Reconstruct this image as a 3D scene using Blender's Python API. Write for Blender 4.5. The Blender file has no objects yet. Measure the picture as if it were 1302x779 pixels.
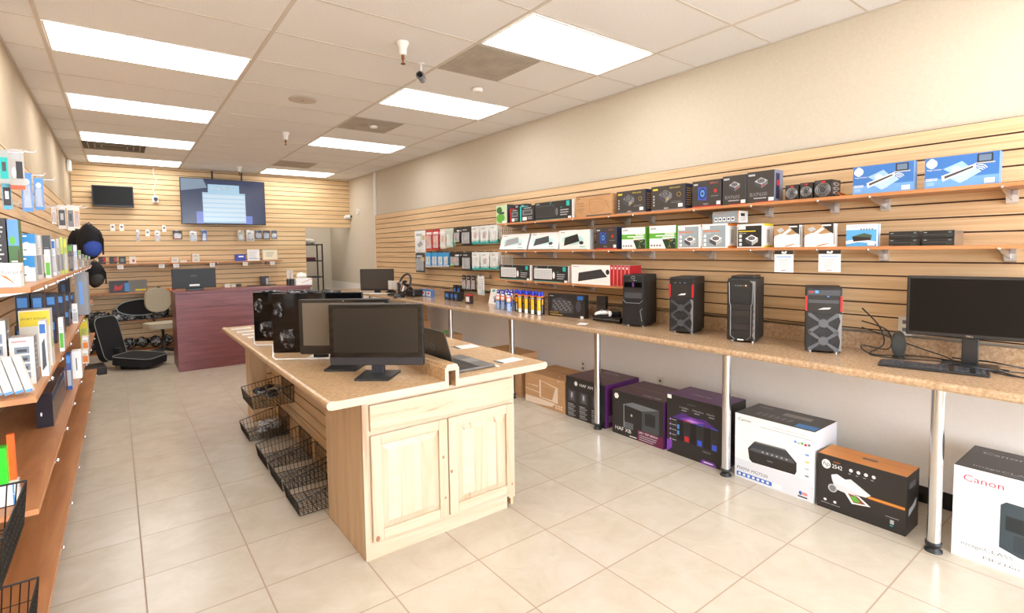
import bpy, bmesh, math, random
from mathutils import Vector, Matrix
random.seed(7)
S = bpy.context.scene
COL = S.collection
# ------------------------------------------------------------------ camera, world, exposure
CH = 1.585
FPX, PX, PY = 659.98, 651.0, 355.67
YAW, PITCH, ROLL = 0.6455, 0.0595, -0.0147
cy_, sy_ = math.cos(YAW), math.sin(YAW); cp_, sp_ = math.cos(PITCH), math.sin(PITCH); cr_, sr_ = math.cos(ROLL), math.sin(ROLL)
FWD = Vector((sy_*cp_, cy_*cp_, -sp_)); R0 = Vector((cy_, -sy_, 0)); U0 = R0.cross(FWD)
RIGHT = R0*cr_ + U0*sr_; UP = -R0*sr_ + U0*cr_
cam_d = bpy.data.cameras.new('camera'); cam = bpy.data.objects.new('camera', cam_d); COL.objects.link(cam)
cam_d.sensor_fit = 'HORIZONTAL'; cam_d.sensor_width = 36; cam_d.lens = FPX/1302*36
cam_d.shift_x = 0; cam_d.shift_y = -(389.5-PY)/1302; cam_d.clip_start = .05; cam_d.clip_end = 200
cam.matrix_world = Matrix(((RIGHT.x, UP.x, -FWD.x, 0), (RIGHT.y, UP.y, -FWD.y, 0), (RIGHT.z, UP.z, -FWD.z, CH), (0, 0, 0, 1)))
S.camera = cam
vs = S.view_settings; vs.view_transform = 'Standard'; vs.look = 'None'; vs.gamma = 1; vs.use_curve_mapping = False
vs.exposure = 0.98
w = bpy.data.worlds.new('sky'); S.world = w; w.use_nodes = True
bg = w.node_tree.nodes['Background']; bg.inputs[0].default_value = (.85, .935, 1.05, 1); bg.inputs[1].default_value = 7.0
LAMP_STRENGTH = 4.9

def at(px, py, x=None, y=None, z=None):
    """room point seen at a photo pixel, on the plane x=, y= or z="""
    d = RIGHT*((px-PX)/FPX) + UP*(-(py-PY)/FPX) + FWD
    if x is not None: t = x/d.x
    elif y is not None: t = y/d.y
    else: t = (z-CH)/d.z
    return Vector((d.x*t, d.y*t, CH+d.z*t))

# ------------------------------------------------------------------ materials
def lin(h):
    h = h.lstrip('#'); o = []
    for i in (0, 2, 4):
        c = int(h[i:i+2], 16)/255
        o.append(c/12.92 if c <= .04045 else ((c+.055)/1.055)**2.4)
    return (*o, 1)
MC = {}
def pm(h, r=.5, m=0, spec=.5, em=0, alpha=1, trans=0):
    k = (h, r, m, spec, em, alpha, trans)
    if k in MC: return MC[k]
    a = bpy.data.materials.new('paint_'+h.strip('#')); a.use_nodes = True; n = a.node_tree.nodes; b = n['Principled BSDF']
    b.inputs['Base Color'].default_value = lin(h); b.inputs['Roughness'].default_value = r; b.inputs['Metallic'].default_value = m
    b.inputs['Specular IOR Level'].default_value = spec
    if em: b.inputs['Base Color'].default_value = (.02, .02, .02, 1)
    if em: b.inputs['Emission Color'].default_value = lin(h); b.inputs['Emission Strength'].default_value = em
    if alpha < 1: b.inputs['Alpha'].default_value = alpha
    if trans: b.inputs['Transmission Weight'].default_value = trans; b.inputs['IOR'].default_value = 1.3
    MC[k] = a; return a
def noisemat(name, stops, scale, vec=(1, 1, 1), rough=.5, detail=4, dist=0, bump=0, rot=0, spec=.5, nrough=.6):
    a = bpy.data.materials.new(name); a.use_nodes = True; t = a.node_tree; n = t.nodes; L = t.links; b = n['Principled BSDF']
    tc = n.new('ShaderNodeTexCoord'); mp = n.new('ShaderNodeMapping'); mp.inputs['Scale'].default_value = vec; mp.inputs['Rotation'].default_value = (0, 0, rot)
    nz = n.new('ShaderNodeTexNoise'); nz.inputs['Scale'].default_value = scale; nz.inputs['Detail'].default_value = detail
    nz.inputs['Distortion'].default_value = dist; nz.inputs['Roughness'].default_value = nrough
    cr = n.new('ShaderNodeValToRGB'); e = cr.color_ramp.elements
    while len(e) < len(stops): e.new(.5)
    for el, (p, c) in zip(e, stops): el.position = p; el.color = lin(c)
    L.new(tc.outputs['Object'], mp.inputs[0]); L.new(mp.outputs[0], nz.inputs[0]); L.new(nz.outputs[0], cr.inputs[0]); L.new(cr.outputs[0], b.inputs['Base Color'])
    b.inputs['Roughness'].default_value = rough; b.inputs['Specular IOR Level'].default_value = spec
    if bump:
        bp = n.new('ShaderNodeBump'); bp.inputs['Strength'].default_value = bump; bp.inputs['Distance'].default_value = .002
        L.new(nz.outputs[0], bp.inputs['Height']); L.new(bp.outputs[0], b.inputs['Normal'])
    return a
W_SLAT_Y = noisemat('slat_oak_along_y', [(.3, '#cca67a'), (.5, '#e0be93'), (.7, '#e9cca3')], 3, (5, .3, 11), .45, 6, .9)
W_SLAT_X = noisemat('slat_oak_along_x', [(.3, '#d3ac79'), (.5, '#e1bf90'), (.7, '#ebcfa2')], 3, (.35, 5, 9), .45, 5, .4)
W_SHELF = noisemat('shelf_cherry', [(.3, '#a9744a'), (.5, '#bd8656'), (.7, '#cb9766')], 3, (4, .35, 4), .38, 5, .8)
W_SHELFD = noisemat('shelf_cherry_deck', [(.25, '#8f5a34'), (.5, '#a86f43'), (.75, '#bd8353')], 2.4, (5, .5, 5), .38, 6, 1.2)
W_EDGE = noisemat('shelf_edge', [(.3, '#b8794c'), (.7, '#cf905f')], 3, (4, .5, 4), .45)
W_MAPLE = noisemat('maple_side', [(.3, '#c9a67b'), (.5, '#d5b48b'), (.7, '#dfc09b')], 3, (5, 5, .5), .45, 5, .5)
W_HICK = noisemat('pale_hickory', [(.3, '#a67a5c'), (.40, '#c2a98c'), (.6, '#cab79d'), (.8, '#b8967a')], 2.2, (6, 6, .35), .4, 6, 1.0)
W_HICKH = noisemat('pale_hickory_rail', [(.3, '#a67a5c'), (.40, '#c2a98c'), (.6, '#cab79d'), (.8, '#b8977a')], 2.2, (.5, .5, 7), .4, 6, 1.0)
W_PALE = noisemat('raw_pale_wood', [(.3, '#c2b098'), (.7, '#cbbba4')], 3, (1, 1, 6), .5)
LAM = noisemat('speckled_laminate', [(.32, '#9d7a54'), (.47, '#bd9a72'), (.58, '#cbaa84'), (.72, '#dec3a2')], 48, (1, 1, 1), .3, 6, .3, 0, 0, .5, .75)
LAM2 = noisemat('speckled_laminate_gloss', [(.32, '#9a7c5c'), (.47, '#b99877'), (.58, '#c9aa89'), (.72, '#dcc3a6')], 55, (1, 1, 1), .16, 6, .3, 0, 0, .6, .75)
MAHOG = noisemat('mahogany', [(.25, '#653437'), (.5, '#7d4547'), (.75, '#905657')], 2.2, (.7, 5, 9), .35, 5, 1.0)  # wood tone raised, with glare put into the colour
PLAST_JUNK = noisemat('crinkled_plastic_wrap', [(.36, '#0e0e10'), (.5, '#2c2d31'), (.6, '#8e9095'), (.72, '#e2e4e6')], 16, (1, 1, 1), .2, 5, 1.5, .5)
PLAST_WHITE = noisemat('bagged_cables_clear', [(.34, '#303034'), (.45, '#8b8986'), (.6, '#cfccc8'), (.75, '#f4f4f4')], 22, (1, 1, 1), .2, 5, 1.5, .5)
FABRIC_K = noisemat('black_mesh_fabric', [(.3, '#0c0c0e'), (.7, '#1b1b1e')], 90, rough=.9)
FABRIC_B = noisemat('beige_fabric', [(.3, '#a79d88'), (.7, '#bdb39e')], 90, rough=.9)
CARD = noisemat('brown_cardboard', [(.3, '#b98c60'), (.7, '#c89b6e')], 4, (1, 1, 10), .8)
PAINT_WALL = noisemat('cream_wall_paint', [(.3, '#d1c6b3'), (.7, '#d7cdbb')], 60, rough=.85, bump=.15)
PAINT_LOW_LIFT = noisemat('lightened_lower_wall_paint', [(.3, '#f1ebe5'), (.7, '#f4efea')], 60, rough=.85, bump=.15)  # lower wall paint whitened to make up for shade under the counter
PAINT_LEFT = noisemat('left_wall_paint', [(.3, '#bfab8f'), (.7, '#c8b69b')], 3, rough=.8)
BLK = pm('#232324', .35); BLKM = pm('#2d2c2c', .6); BLKG = pm('#0c0c0e', .06, spec=.6); DGREY = pm('#44454a', .45); GREY = pm('#6f7073', .4)
WHT = pm('#f2f1ee', .5); OFFW = pm('#e6e1d6', .6); CHROME = pm('#d9d9dc', .12, 1); STEEL = pm('#c8c8ca', .3, 1); WIRE = pm('#1d1a18', .4, .3)
CLEAR = pm('#f4f7f8', .08, 0, .5, 0, .28); RED = pm('#c0242a', .4); BLUE = pm('#2a63ad', .45); SCREEN = pm('#0d0c0b', .3, 0, .18)
GROOVE = pm('#4a2c1c', .8)

# floor: beige stone tile with thin grout lines, built in room coordinates
def floor_mat():
    a = bpy.data.materials.new('stone_floor_tile'); a.use_nodes = True; t = a.node_tree; n = t.nodes; L = t.links; b = n['Principled BSDF']
    g = n.new('ShaderNodeTexCoord'); mp = n.new('ShaderNodeMapping'); s = .4551
    mp.vector_type = 'TEXTURE'; mp.inputs['Location'].default_value = (.0229, 2.6124, 0); mp.inputs['Rotation'].default_value = (0, 0, .0065); mp.inputs['Scale'].default_value = (s, s, s)
    L.new(g.outputs['Object'], mp.inputs[0]); sp = n.new('ShaderNodeSeparateXYZ'); L.new(mp.outputs[0], sp.inputs[0])
    def mth(op, a_, b_=None, c=None):
        m = n.new('ShaderNodeMath'); m.operation = op
        for i, v in enumerate((a_, b_, c)):
            if v is None: continue
            if isinstance(v, (int, float)): m.inputs[i].default_value = v
            else: L.new(v, m.inputs[i])
        return m.outputs[0]
    ds = []; fl = []
    for ax in 'XY':
        f = mth('FRACT', sp.outputs[ax]); d = mth('SUBTRACT', .5, mth('ABSOLUTE', mth('SUBTRACT', f, .5))); ds.append(d); fl.append(mth('FLOOR', sp.outputs[ax]))
    dm = mth('MINIMUM', ds[0], ds[1]); grout = mth('LESS_THAN', dm, .0075)
    cb = n.new('ShaderNodeCombineXYZ'); L.new(fl[0], cb.inputs[0]); L.new(fl[1], cb.inputs[1])
    wn = n.new('ShaderNodeTexWhiteNoise'); L.new(cb.outputs[0], wn.inputs[0])
    off = n.new('ShaderNodeVectorMath'); off.operation = 'MULTIPLY_ADD'; L.new(wn.outputs['Color'], off.inputs[0]); off.inputs[1].default_value = (9, 9, 9); L.new(g.outputs['Object'], off.inputs[2])
    nz = n.new('ShaderNodeTexNoise'); nz.inputs['Scale'].default_value = 5; nz.inputs['Detail'].default_value = 6; nz.inputs['Roughness'].default_value = .65; nz.inputs['Distortion'].default_value = .6
    L.new(off.outputs[0], nz.inputs[0]); cr = n.new('ShaderNodeValToRGB'); e = cr.color_ramp.elements
    e[0].position = .3; e[0].color = lin('#beb29f'); e[1].position = .7; e[1].color = lin('#cbc1b2'); x = e.new(.5); x.color = lin('#c5baa8')
    L.new(nz.outputs[0], cr.inputs[0]); mx = n.new('ShaderNodeMix'); mx.data_type = 'RGBA'; L.new(grout, mx.inputs[0]); L.new(cr.outputs[0], mx.inputs[6]); mx.inputs[7].default_value = lin('#a18a76')
    L.new(mx.outputs[2], b.inputs['Base Color']); L.new(mth('MULTIPLY_ADD', grout, .5, .2), b.inputs['Roughness']); b.inputs['Specular IOR Level'].default_value = .45
    return a
FLOOR = floor_mat()
CEIL = noisemat('mineral_ceiling_tile', [(.35, '#e2e1e1'), (.45, '#efefef'), (.7, '#f2f2f3')], 120, rough=.9, bump=.2)

# ------------------------------------------------------------------ mesh builder
TXT = {}
def glyphs(s):
    if s in TXT: return TXT[s]
    c = bpy.data.curves.new('t', 'FONT'); c.body = s; c.size = 1; c.resolution_u = 2; c.align_x = 'LEFT'; c.align_y = 'CENTER'
    o = bpy.data.objects.new('t', c); me = bpy.data.meshes.new_from_object(o)
    vs_ = [(v.co.x, v.co.y) for v in me.vertices]; fs = [tuple(p.vertices) for p in me.polygons]
    wd = max((v[0] for v in vs_), default=0)
    bpy.data.objects.remove(o); bpy.data.curves.remove(c); bpy.data.meshes.remove(me)
    TXT[s] = (vs_, fs, wd); return TXT[s]
class MB:
    def __init__(s): s.v = []; s.f = []; s.mi = []; s.ms = []; s.sm = []; s.M = Matrix.Identity(4); s.pc = 0
    def m(s, mat):
        if mat not in s.ms: s.ms.append(mat)
        return s.ms.index(mat)
    def add(s, vs_, fs, mat, smooth=False):
        b = len(s.v); s.v += [tuple(s.M @ Vector(v)) for v in vs_]; k = s.m(mat)
        for f in fs: s.f.append(tuple(i+b for i in f)); s.mi.append(k); s.sm.append(smooth)
        return s
    def box(s, x0, x1, y0, y1, z0, z1, mat, top=None, front=None, right=None, back=None, left=None):
        vs_ = [(x0, y0, z0), (x1, y0, z0), (x1, y1, z0), (x0, y1, z0), (x0, y0, z1), (x1, y0, z1), (x1, y1, z1), (x0, y1, z1)]
        for f, mm in (((0, 3, 2, 1), mat), ((4, 5, 6, 7), top or mat), ((0, 1, 5, 4), front or mat), ((1, 2, 6, 5), right or mat), ((2, 3, 7, 6), back or mat), ((3, 0, 4, 7), left or right or mat)):
            b = len(s.v)
            s.v += [tuple(s.M @ Vector(vs_[i])) for i in f]; s.f.append((b, b+1, b+2, b+3)); s.mi.append(s.m(mm)); s.sm.append(False)
        return s
    def bbox(s, x0, x1, y0, y1, z0, z1, mat, r=.004, seg=2):
        bm = bmesh.new(); bmesh.ops.create_cube(bm, size=1)
        for v in bm.verts: v.co = Vector(((x0+x1)/2+v.co.x*(x1-x0), (y0+y1)/2+v.co.y*(y1-y0), (z0+z1)/2+v.co.z*(z1-z0)))
        bmesh.ops.bevel(bm, geom=bm.edges[:], offset=r, segments=seg, affect='EDGES', profile=.5)
        bm.verts.index_update(); s.add([v.co[:] for v in bm.verts], [tuple(v.index for v in f.verts) for f in bm.faces], mat); bm.free(); return s
    def prism(s, poly, a0, a1, mat, axis='y', cap=None, smooth=False):
        n = len(poly)
        def P(p, a): return {'y': (p[0], a, p[1]), 'x': (a, p[0], p[1]), 'z': (p[0], p[1], a)}[axis]
        vs_ = [P(p, a0) for p in poly]+[P(p, a1) for p in poly]
        s.add(vs_, [(i, (i+1) % n, n+(i+1) % n, n+i) for i in range(n)], mat, smooth)
        s.add(vs_, [tuple(range(n))[::-1], tuple(range(n, 2*n))], cap or mat); return s
    def tube(s, pts, r, mat, seg=8, closed=False, smooth=True, caps=True):
        pts = [Vector(p) for p in pts]; n = len(pts); rs = r if isinstance(r, (list, tuple)) else [r]*n; vs_ = []; up = None
        for i, p in enumerate(pts):
            a = pts[(i-1) % n] if (i > 0 or closed) else p; b = pts[(i+1) % n] if (i < n-1 or closed) else p
            d = (b-a); d = d.normalized() if d.length > 1e-9 else Vector((0, 0, 1))
            if up is None: up = Vector((0, 0, 1)) if abs(d.z) < .9 else Vector((1, 0, 0))
            e = d.cross(up); e = e.normalized() if e.length > 1e-6 else d.orthogonal().normalized(); g = e.cross(d).normalized(); up = g
            for k in range(seg):
                t = 2*math.pi*k/seg; vs_.append(tuple(p+(e*math.cos(t)+g*math.sin(t))*rs[i]))
        fs = [(i*seg+k, i*seg+(k+1) % seg, ((i+1) % n)*seg+(k+1) % seg, ((i+1) % n)*seg+k) for i in range(n if closed else n-1) for k in range(seg)]
        s.add(vs_, fs, mat, smooth)
        if caps and not closed: s.add(vs_[:seg], [tuple(range(seg))[::-1]], mat); s.add(vs_[-seg:], [tuple(range(seg))], mat)
        return s
    def wire(s, a, b, r, mat): return s.tube([a, b], r, mat, 4, smooth=False, caps=False)
    def lathe(s, prof, c, mat, seg=20, axis='z', smooth=True):
        vs_ = []
        for (r, h) in prof:
            for k in range(seg):
                t = 2*math.pi*k/seg; q = (r*math.cos(t), r*math.sin(t), h)
                if axis == 'y': q = (q[0], q[2], q[1])
                if axis == 'x': q = (q[2], q[0], q[1])
                vs_.append((c[0]+q[0], c[1]+q[1], c[2]+q[2]))
        n = len(prof); s.add(vs_, [(i*seg+k, i*seg+(k+1) % seg, (i+1)*seg+(k+1) % seg, (i+1)*seg+k) for i in range(n-1) for k in range(seg)], mat, smooth)
        s.add(vs_[:seg], [tuple(range(seg))[::-1]], mat); s.add(vs_[-seg:], [tuple(range(seg))], mat); return s
    def blob(s, c, r, mat, amp=.15, seed=0, sub=2):
        bm = bmesh.new(); bmesh.ops.create_icosphere(bm, subdivisions=sub, radius=1); rd = random.Random(seed); ph = [rd.uniform(0, 6) for _ in range(6)]
        out = []
        for v in bm.verts:
            k = 1+amp*(math.sin(5*v.co.x+ph[0])*math.sin(4*v.co.y+ph[1])+.6*math.sin(9*v.co.z+ph[2]+3*v.co.x)*math.cos(8*v.co.y+ph[3]))
            out.append((c[0]+v.co.x*r[0]*k, c[1]+v.co.y*r[1]*k, c[2]+v.co.z*r[2]*k))
        bm.verts.index_update(); s.add(out, [tuple(v.index for v in f.verts) for f in bm.faces], mat, True); bm.free(); return s
    # flat printing on a face: frame = (origin, U, V, N)
    def poly(s, fr, pts, mat, k=1):
        O, U, V, N = fr; s.pc += 1; k = k+.006*s.pc; s.add([tuple(O+U*p[0]+V*p[1]+N*(.0005*k)) for p in pts], [tuple(range(len(pts)))], mat); return s
    def rect(s, fr, u0, u1, v0, v1, mat, k=1): return s.poly(fr, [(u0, v0), (u1, v0), (u1, v1), (u0, v1)], mat, k)
    def circ(s, fr, u, v, ru, rv, mat, k=1, n=16): return s.poly(fr, [(u+ru*math.cos(2*math.pi*i/n), v+rv*math.sin(2*math.pi*i/n)) for i in range(n)], mat, k)
    def text(s, fr, st, u, v, size, mat, k=2, sx=1, skew=0):
        g, fs, wd = glyphs(st); O, U, V, N = fr; s.pc += 1; k = k+.006*s.pc
        s.add([tuple(O+U*(u+(p[0]+p[1]*skew)*size*sx)+V*(v+p[1]*size)+N*(.0005*k)) for p in g], fs, mat); return s
    def lines(s, fr, u0, u1, v, n, dv, th, mat, k=1, seed=0):
        rd = random.Random(seed)
        for i in range(n): s.rect(fr, u0, u0+(u1-u0)*rd.uniform(.6, 1), v-i*dv, v-i*dv+th, mat, k)
        return s
    def build(s, name, parent=None, loc=(0, 0, 0), rz=0, label=None, cat=None, group=None, kind=None, rx=0, ry=0):
        me = bpy.data.meshes.new(name); me.from_pydata(s.v, [], s.f)
        for m_ in s.ms: me.materials.append(m_)
        me.polygons.foreach_set('material_index', s.mi); me.polygons.foreach_set('use_smooth', s.sm); me.update()
        o = bpy.data.objects.new(name, me); COL.objects.link(o)
        if parent: o.parent = parent
        o.location = loc; o.rotation_euler = (rx, ry, rz)
        if label: o['label'] = label
        if cat: o['category'] = cat
        if group: o['group'] = group
        if kind: o['kind'] = kind
        return o
def empty(name, loc, rz, label, cat, group=None):
    o = bpy.data.objects.new(name, None); COL.objects.link(o); o.location = loc; o.rotation_euler = (0, 0, rz); o['label'] = label; o['category'] = cat; o.empty_display_size = .1
    if group: o['group'] = group
    return o
def copy_tree(o, loc, rz, label, group=None):
    c = o.copy(); COL.objects.link(c); c.location = loc; c.rotation_euler = (0, 0, rz); c['label'] = label
    if group: c['group'] = group
    for ch in list(o.children):
        d = ch.copy(); COL.objects.link(d); d.parent = c
        for g in list(ch.children): e = g.copy(); COL.objects.link(e); e.parent = d
    return c
V3 = Vector
def faces(wd, d, h):
    return {'F': (V3((-wd/2, 0, 0)), V3((1, 0, 0)), V3((0, 0, 1)), V3((0, -1, 0))),
            'R': (V3((wd/2, 0, 0)), V3((0, 1, 0)), V3((0, 0, 1)), V3((1, 0, 0))),
            'L': (V3((-wd/2, d, 0)), V3((0, -1, 0)), V3((0, 0, 1)), V3((-1, 0, 0))),
            'T': (V3((-wd/2, 0, h)), V3((1, 0, 0)), V3((0, 1, 0)), V3((0, 0, 1))),
            'B': (V3((wd/2, d, 0)), V3((-1, 0, 0)), V3((0, 0, 1)), V3((0, 1, 0)))}
RW = -math.pi/2      # things on the right wall face -x
LW = math.pi/2       # things on the left wall face +x

# ------------------------------------------------------------------ room shell
XL, XR, YF, YB, ZC = -.58, 3.86, -2.5, 10.72, 3.05
SL = 3.81            # face of the slatted panels on the right wall
SB = 10.70           # face of the slatted panels on the back wall
SLL = -.56           # face of the slatted panels on the left wall
def struct(b, name, **k): return b.build(name, kind='structure', **k)
struct(MB().box(XL-.1, XR+.1, YF, 12.4, -.1, 0, FLOOR), 'floor')
b = MB()
for i in range(-2, 4):
    pass
b.box(XL-.1, XR+.1, YF, YB+.1, ZC, ZC+.05, CEIL); struct(b, 'ceiling')
t_h = bpy.data.objects.new('ceiling_light', None); COL.objects.link(t_h); t_h.location = (3.3, 11.4, 2.4995); t_h['label'] = 'added unseen light panel inside the hallway beyond the doorway'; t_h['category'] = 'ceiling light'  # unseen lamp added to brighten the hallway wall
HALL_FILL = t_h
# T-bar grid
TG = pm('#d6cec4', .5)
b = MB(); GX0, GY0 = -.339, 4.375
for a in range(4): x = GX0+a*1.2192; b.box(x-.012, x+.012, YF, YB-.02, ZC-.004, ZC-.0005, TG)
for j in range(-12, 11):
    y = GY0+j*.6096; b.box(XL, XR, y-.007, y+.007, ZC-.003, ZC-.0005, TG)
b.box(XL, XL+.02, YF, YB-.02, ZC-.006, ZC-.0005, TG); b.box(XR-.02, XR, YF, YB-.02, ZC-.006, ZC-.0005, TG)
struct(b, 'trim_1')
struct(MB().box(XL-.1, XL, YF, YB+.1, 0, ZC, PAINT_LEFT), 'wall_left')
b = MB(); b.box(XR, XR+.1, YF, 12.4, .93, ZC, PAINT_WALL); b.box(XR, XR+.1, YF, 12.4, 0, .93, PAINT_LOW_LIFT); struct(b, 'wall_right')
# back wall with doorway opening
DX0, DZ = 2.95, 2.075
b = MB(); b.box(XL-.1, DX0, YB, YB+.1, 0, ZC, PAINT_WALL); b.box(DX0, XR, YB, YB+.1, DZ, ZC, PAINT_WALL); struct(b, 'wall_back')
b = MB(); b.box(DX0-.9, XR, 12.0, 12.1, 0, 2.6, PAINT_WALL); b.box(DX0-1.0, DX0-.9, YB+.1, 12.1, 0, 2.6, PAINT_WALL); struct(b, 'wall_hallway')
struct(MB().box(DX0-1, XR, YB+.1, 12.1, 2.5, 2.6, PAINT_WALL), 'ceiling_hallway')
# storefront end behind the camera
b = MB(); AL = pm('#b9b6b0', .4, .8)
b.box(XL, XR, YF-.1, YF, 0, .25, PAINT_WALL); b.box(XL, XR, YF-.1, YF, 2.9, ZC, PAINT_WALL); struct(b, 'wall_front')
b = MB()
for x in (XL+.03, .55, 1.65, 2.75, XR-.03): b.box(x-.03, x+.03, YF-.08, YF-.02, .25, 2.9, AL)
b.box(XL, XR, YF-.08, YF-.02, 2.05, 2.12, AL); struct(b, 'window_1')
struct(MB().box(-8, 12, -22, YF-.1, -.12, -.02, pm('#b5aea4', .9)), 'floor_outside')
# slatted panels : boards with grooves over a dark backing
def slats(b, u0, u1, z0, z1, face, axis, matw, zanchor, pitch=.0862, holes=()):
    g = .0095
    def bx(a0, a1, d0, d1, c0, c1, m_):
        if c1-c0 < 1e-4: return
        if axis == 'R': b.box(face+d0, face+d1, a0, a1, c0, c1, m_)
        if axis == 'L': b.box(face-d1, face-d0, a0, a1, c0, c1, m_)
        if axis == 'B': b.box(a0, a1, face+d0, face+d1, c0, c1, m_)
    bx(u0, u1, .010, .019, z0, z1, GROOVE)
    k = math.ceil((z0-zanchor)/pitch)-1
    while True:
        a = zanchor+k*pitch+g/2; c = zanchor+(k+1)*pitch-g/2; k += 1
        a2, c2 = max(a, z0), min(c, z1)
        if a >= z1: break
        if c2 > a2: bx(u0, u1, 0, .010, a2, c2, matw)
b = MB(); slats(b, YF, 9.27, 1.03, 2.245, SL, 'R', W_SLAT_Y, 2.159, .0862)
struct(b, 'wall_right_slats')
b = MB(); slats(b, SLL, DX0, 0, ZC-.005, SB, 'B', W_SLAT_X, 2.075-.005, .0862); slats(b, DX0, XR-.001, DZ, ZC-.005, SB, 'B', W_SLAT_X, 2.075-.005, .0862); struct(b, 'wall_back_slats')
b = MB(); slats(b, YF, SB-.001, 0, 2.29, SLL, 'L', W_SLAT_Y, 2.19, .0862); struct(b, 'wall_left_slats')
# vertical conduit trim, black baseboards
struct(MB().box(3.825, 3.859, 9.28, 9.33, .92, ZC-.01, pm('#e9e6e2', .4)), 'trim_2')
b = MB(); b.box(XR-.012, XR-.001, YF, 10.7, 0, .10, pm('#17130f', .5)); struct(b, 'baseboard_right')

# ------------------------------------------------------------------ ceiling fixtures
DIFF = pm('#fffdfa', .6, em=LAMP_STRENGTH)
def ceiling_light(x0, y0, label):
    t = empty('ceiling_light', (x0+.6096, y0+.3048, ZC), 0, label, 'ceiling light', 'fluorescent ceiling panels')
    f = MB(); w_, d_ = .5950, .290
    for (a, b_, c, d) in ((-w_, w_, -d_, -d_+.012), (-w_, w_, d_-.012, d_), (-w_, -w_+.012, -d_+.012, d_-.012), (w_-.012, w_, -d_+.012, d_-.012)): f.box(a, b_, c, d, -.008, -.0045, OFFW)
    f.build('frame', t)
    MB().box(-w_+.012, w_-.012, -d_+.012, d_-.012, -.0062, -.005, DIFF).build('diffuser', t)
MB().box(-.5, .5, -.15, .15, -.03, 0, pm('#fff6ea', .6, em=3)).build('diffuser', HALL_FILL)  # glow of the added hallway lamp
gx = lambda a: GX0+a*1.2192
gy = lambda j: GY0+j*.6096
for j, l in ((0, 'nearest of the lit rectangular ceiling panels in the left row'), (3, 'second lit ceiling panel of the left row, beyond the nearest large one'),
             (6, 'third lit ceiling panel of the left row, beside a dark vent'), (9, 'last lit ceiling panel of the left row, above the small black television')):
    ceiling_light(gx(0), gy(j), l)
for j, l in ((-3, 'large bright ceiling panel nearest the long right wall'), (0, 'middle ceiling panel of the right row, beyond the security camera'),
             (4, 'ceiling panel of the right row between two grey square vents'), (9, 'farthest ceiling panel of the right row, beside the top right of the back wall')):
    ceiling_light(gx(2), gy(j), l)
for j in (-3, -7): ceiling_light(gx(0), gy(j), 'added unseen lit ceiling panel overhead near the shop front, left row')  # unseen panels added for more light, carrying on both rows
ceiling_light(gx(2), gy(-7), 'added unseen lit ceiling panel overhead near the shop front, right row')
VENT = noisemat('dusty_vent_tile', [(.3, '#a8a096'), (.6, '#bab2a7'), (.8, '#c6beb3')], 5, rough=.8)
VENTD = pm('#5b544c', .8)
def vent(x0, y0, sx, sy, label, dark=False):
    t = empty('ceiling_vent', (x0, y0, ZC), 0, label, 'ceiling vent')
    MB().box(.012, sx-.012, .01, sy-.01, -.0075, -.0045, VENTD if dark else VENT).build('cover', t)
    b = MB()
    for k in range(1, 4):
        q = .07*k
        b.box(q, sx-q, q-.006, q+.006, -.0085, -.0078, VENT); b.box(q, sx-q, sy-q-.006, sy-q+.006, -.0085, -.0078, VENT)
        b.box(q-.006, q+.006, q, sy-q, -.0085, -.0078, VENT); b.box(sx-q-.006, sx-q+.006, q, sy-q, -.0085, -.0078, VENT)
    b.build('louvre', t)
vent(gx(2), gy(-2), .6096, .6096, 'dusty grey square ceiling vent beside the large bright panel')
vent(gx(2), gy(2), .6096, .6096, 'grey square ceiling vent in the right row, midway down the shop')
vent(gx(2), gy(7.4), .6096, .6096, 'small looking grey ceiling vent before the farthest right panel')
vent(gx(0), gy(7), .70, .6096, 'dark ceiling vent grille at the left beside the third lit panel', True)
def sprinkler(px, py, label):
    p = at(px, py, z=ZC-.04); t = empty('sprinkler', (p.x, p.y, ZC-.0045), 0, label, 'fire sprinkler', 'white ceiling sprinklers')
    MB().lathe([(.045, 0), (.045, -.012), (.03, -.04), (.026, -.085), (.02, -.09)], (0, 0, 0), WHT, 20).build('cone', t)
    b = MB(); BR = pm('#7a4a30', .4, .6); b.lathe([(.011, -.09), (.011, -.12), (.006, -.125), (.006, -.145), (.016, -.147), (.016, -.152)], (0, 0, 0), BR, 12); b.build('nozzle', t)
sprinkler(512, 60, 'white cone sprinkler head with brown nozzle, nearest and left of security camera')
sprinkler(363, 172, 'white sprinkler head midway between both rows of lights')
sprinkler(304, 214, 'farthest white sprinkler head, hanging above the large television')
p = at(535, 80, z=ZC); t = empty('security_camera', (p.x, p.y, ZC-.0045), -.65, 'small grey bullet security camera hanging from the ceiling grid', 'security camera')
b = MB(); b.lathe([(.03, 0), (.03, -.008)], (0, 0, 0), WHT); b.tube([(0, 0, -.005), (0, 0, -.075), (0, -.01, -.09)], .007, WHT); b.build('bracket', t)
MB().lathe([(.03, -.06), (.032, -.05), (.032, .05), (.028, .055)], (0, 0, -.105), GREY, 20, 'y').build('camera_body', t)
MB().lathe([(.022, -.063), (.022, -.0605)], (0, 0, -.105), BLKG, 16, 'y').build('lens', t)
def disc(px, py, r, name, label, cat, m_, hh=.012):
    p = at(px, py, z=ZC-.005); t = empty(name, (p.x, p.y, ZC-.0045), 0, label, cat)
    MB().lathe([(r, 0), (r, -hh*.5), (r*.85, -hh)], (0, 0, 0), m_, 28).build('housing', t); MB().lathe([(r*.08, -hh-.0005), (r*.08, -hh-.003)], (0, 0, 0), GREY, 10).build('centre_button', t)
disc(385, 127, .13, 'ceiling_speaker', 'round flush ceiling speaker left of the middle right light', 'ceiling speaker', pm('#cfc5b8', .7), .006)
disc(607, 113, .05, 'smoke_detector', 'white round smoke detector between the two nearest right lights', 'smoke detector', WHT, .03)
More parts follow.
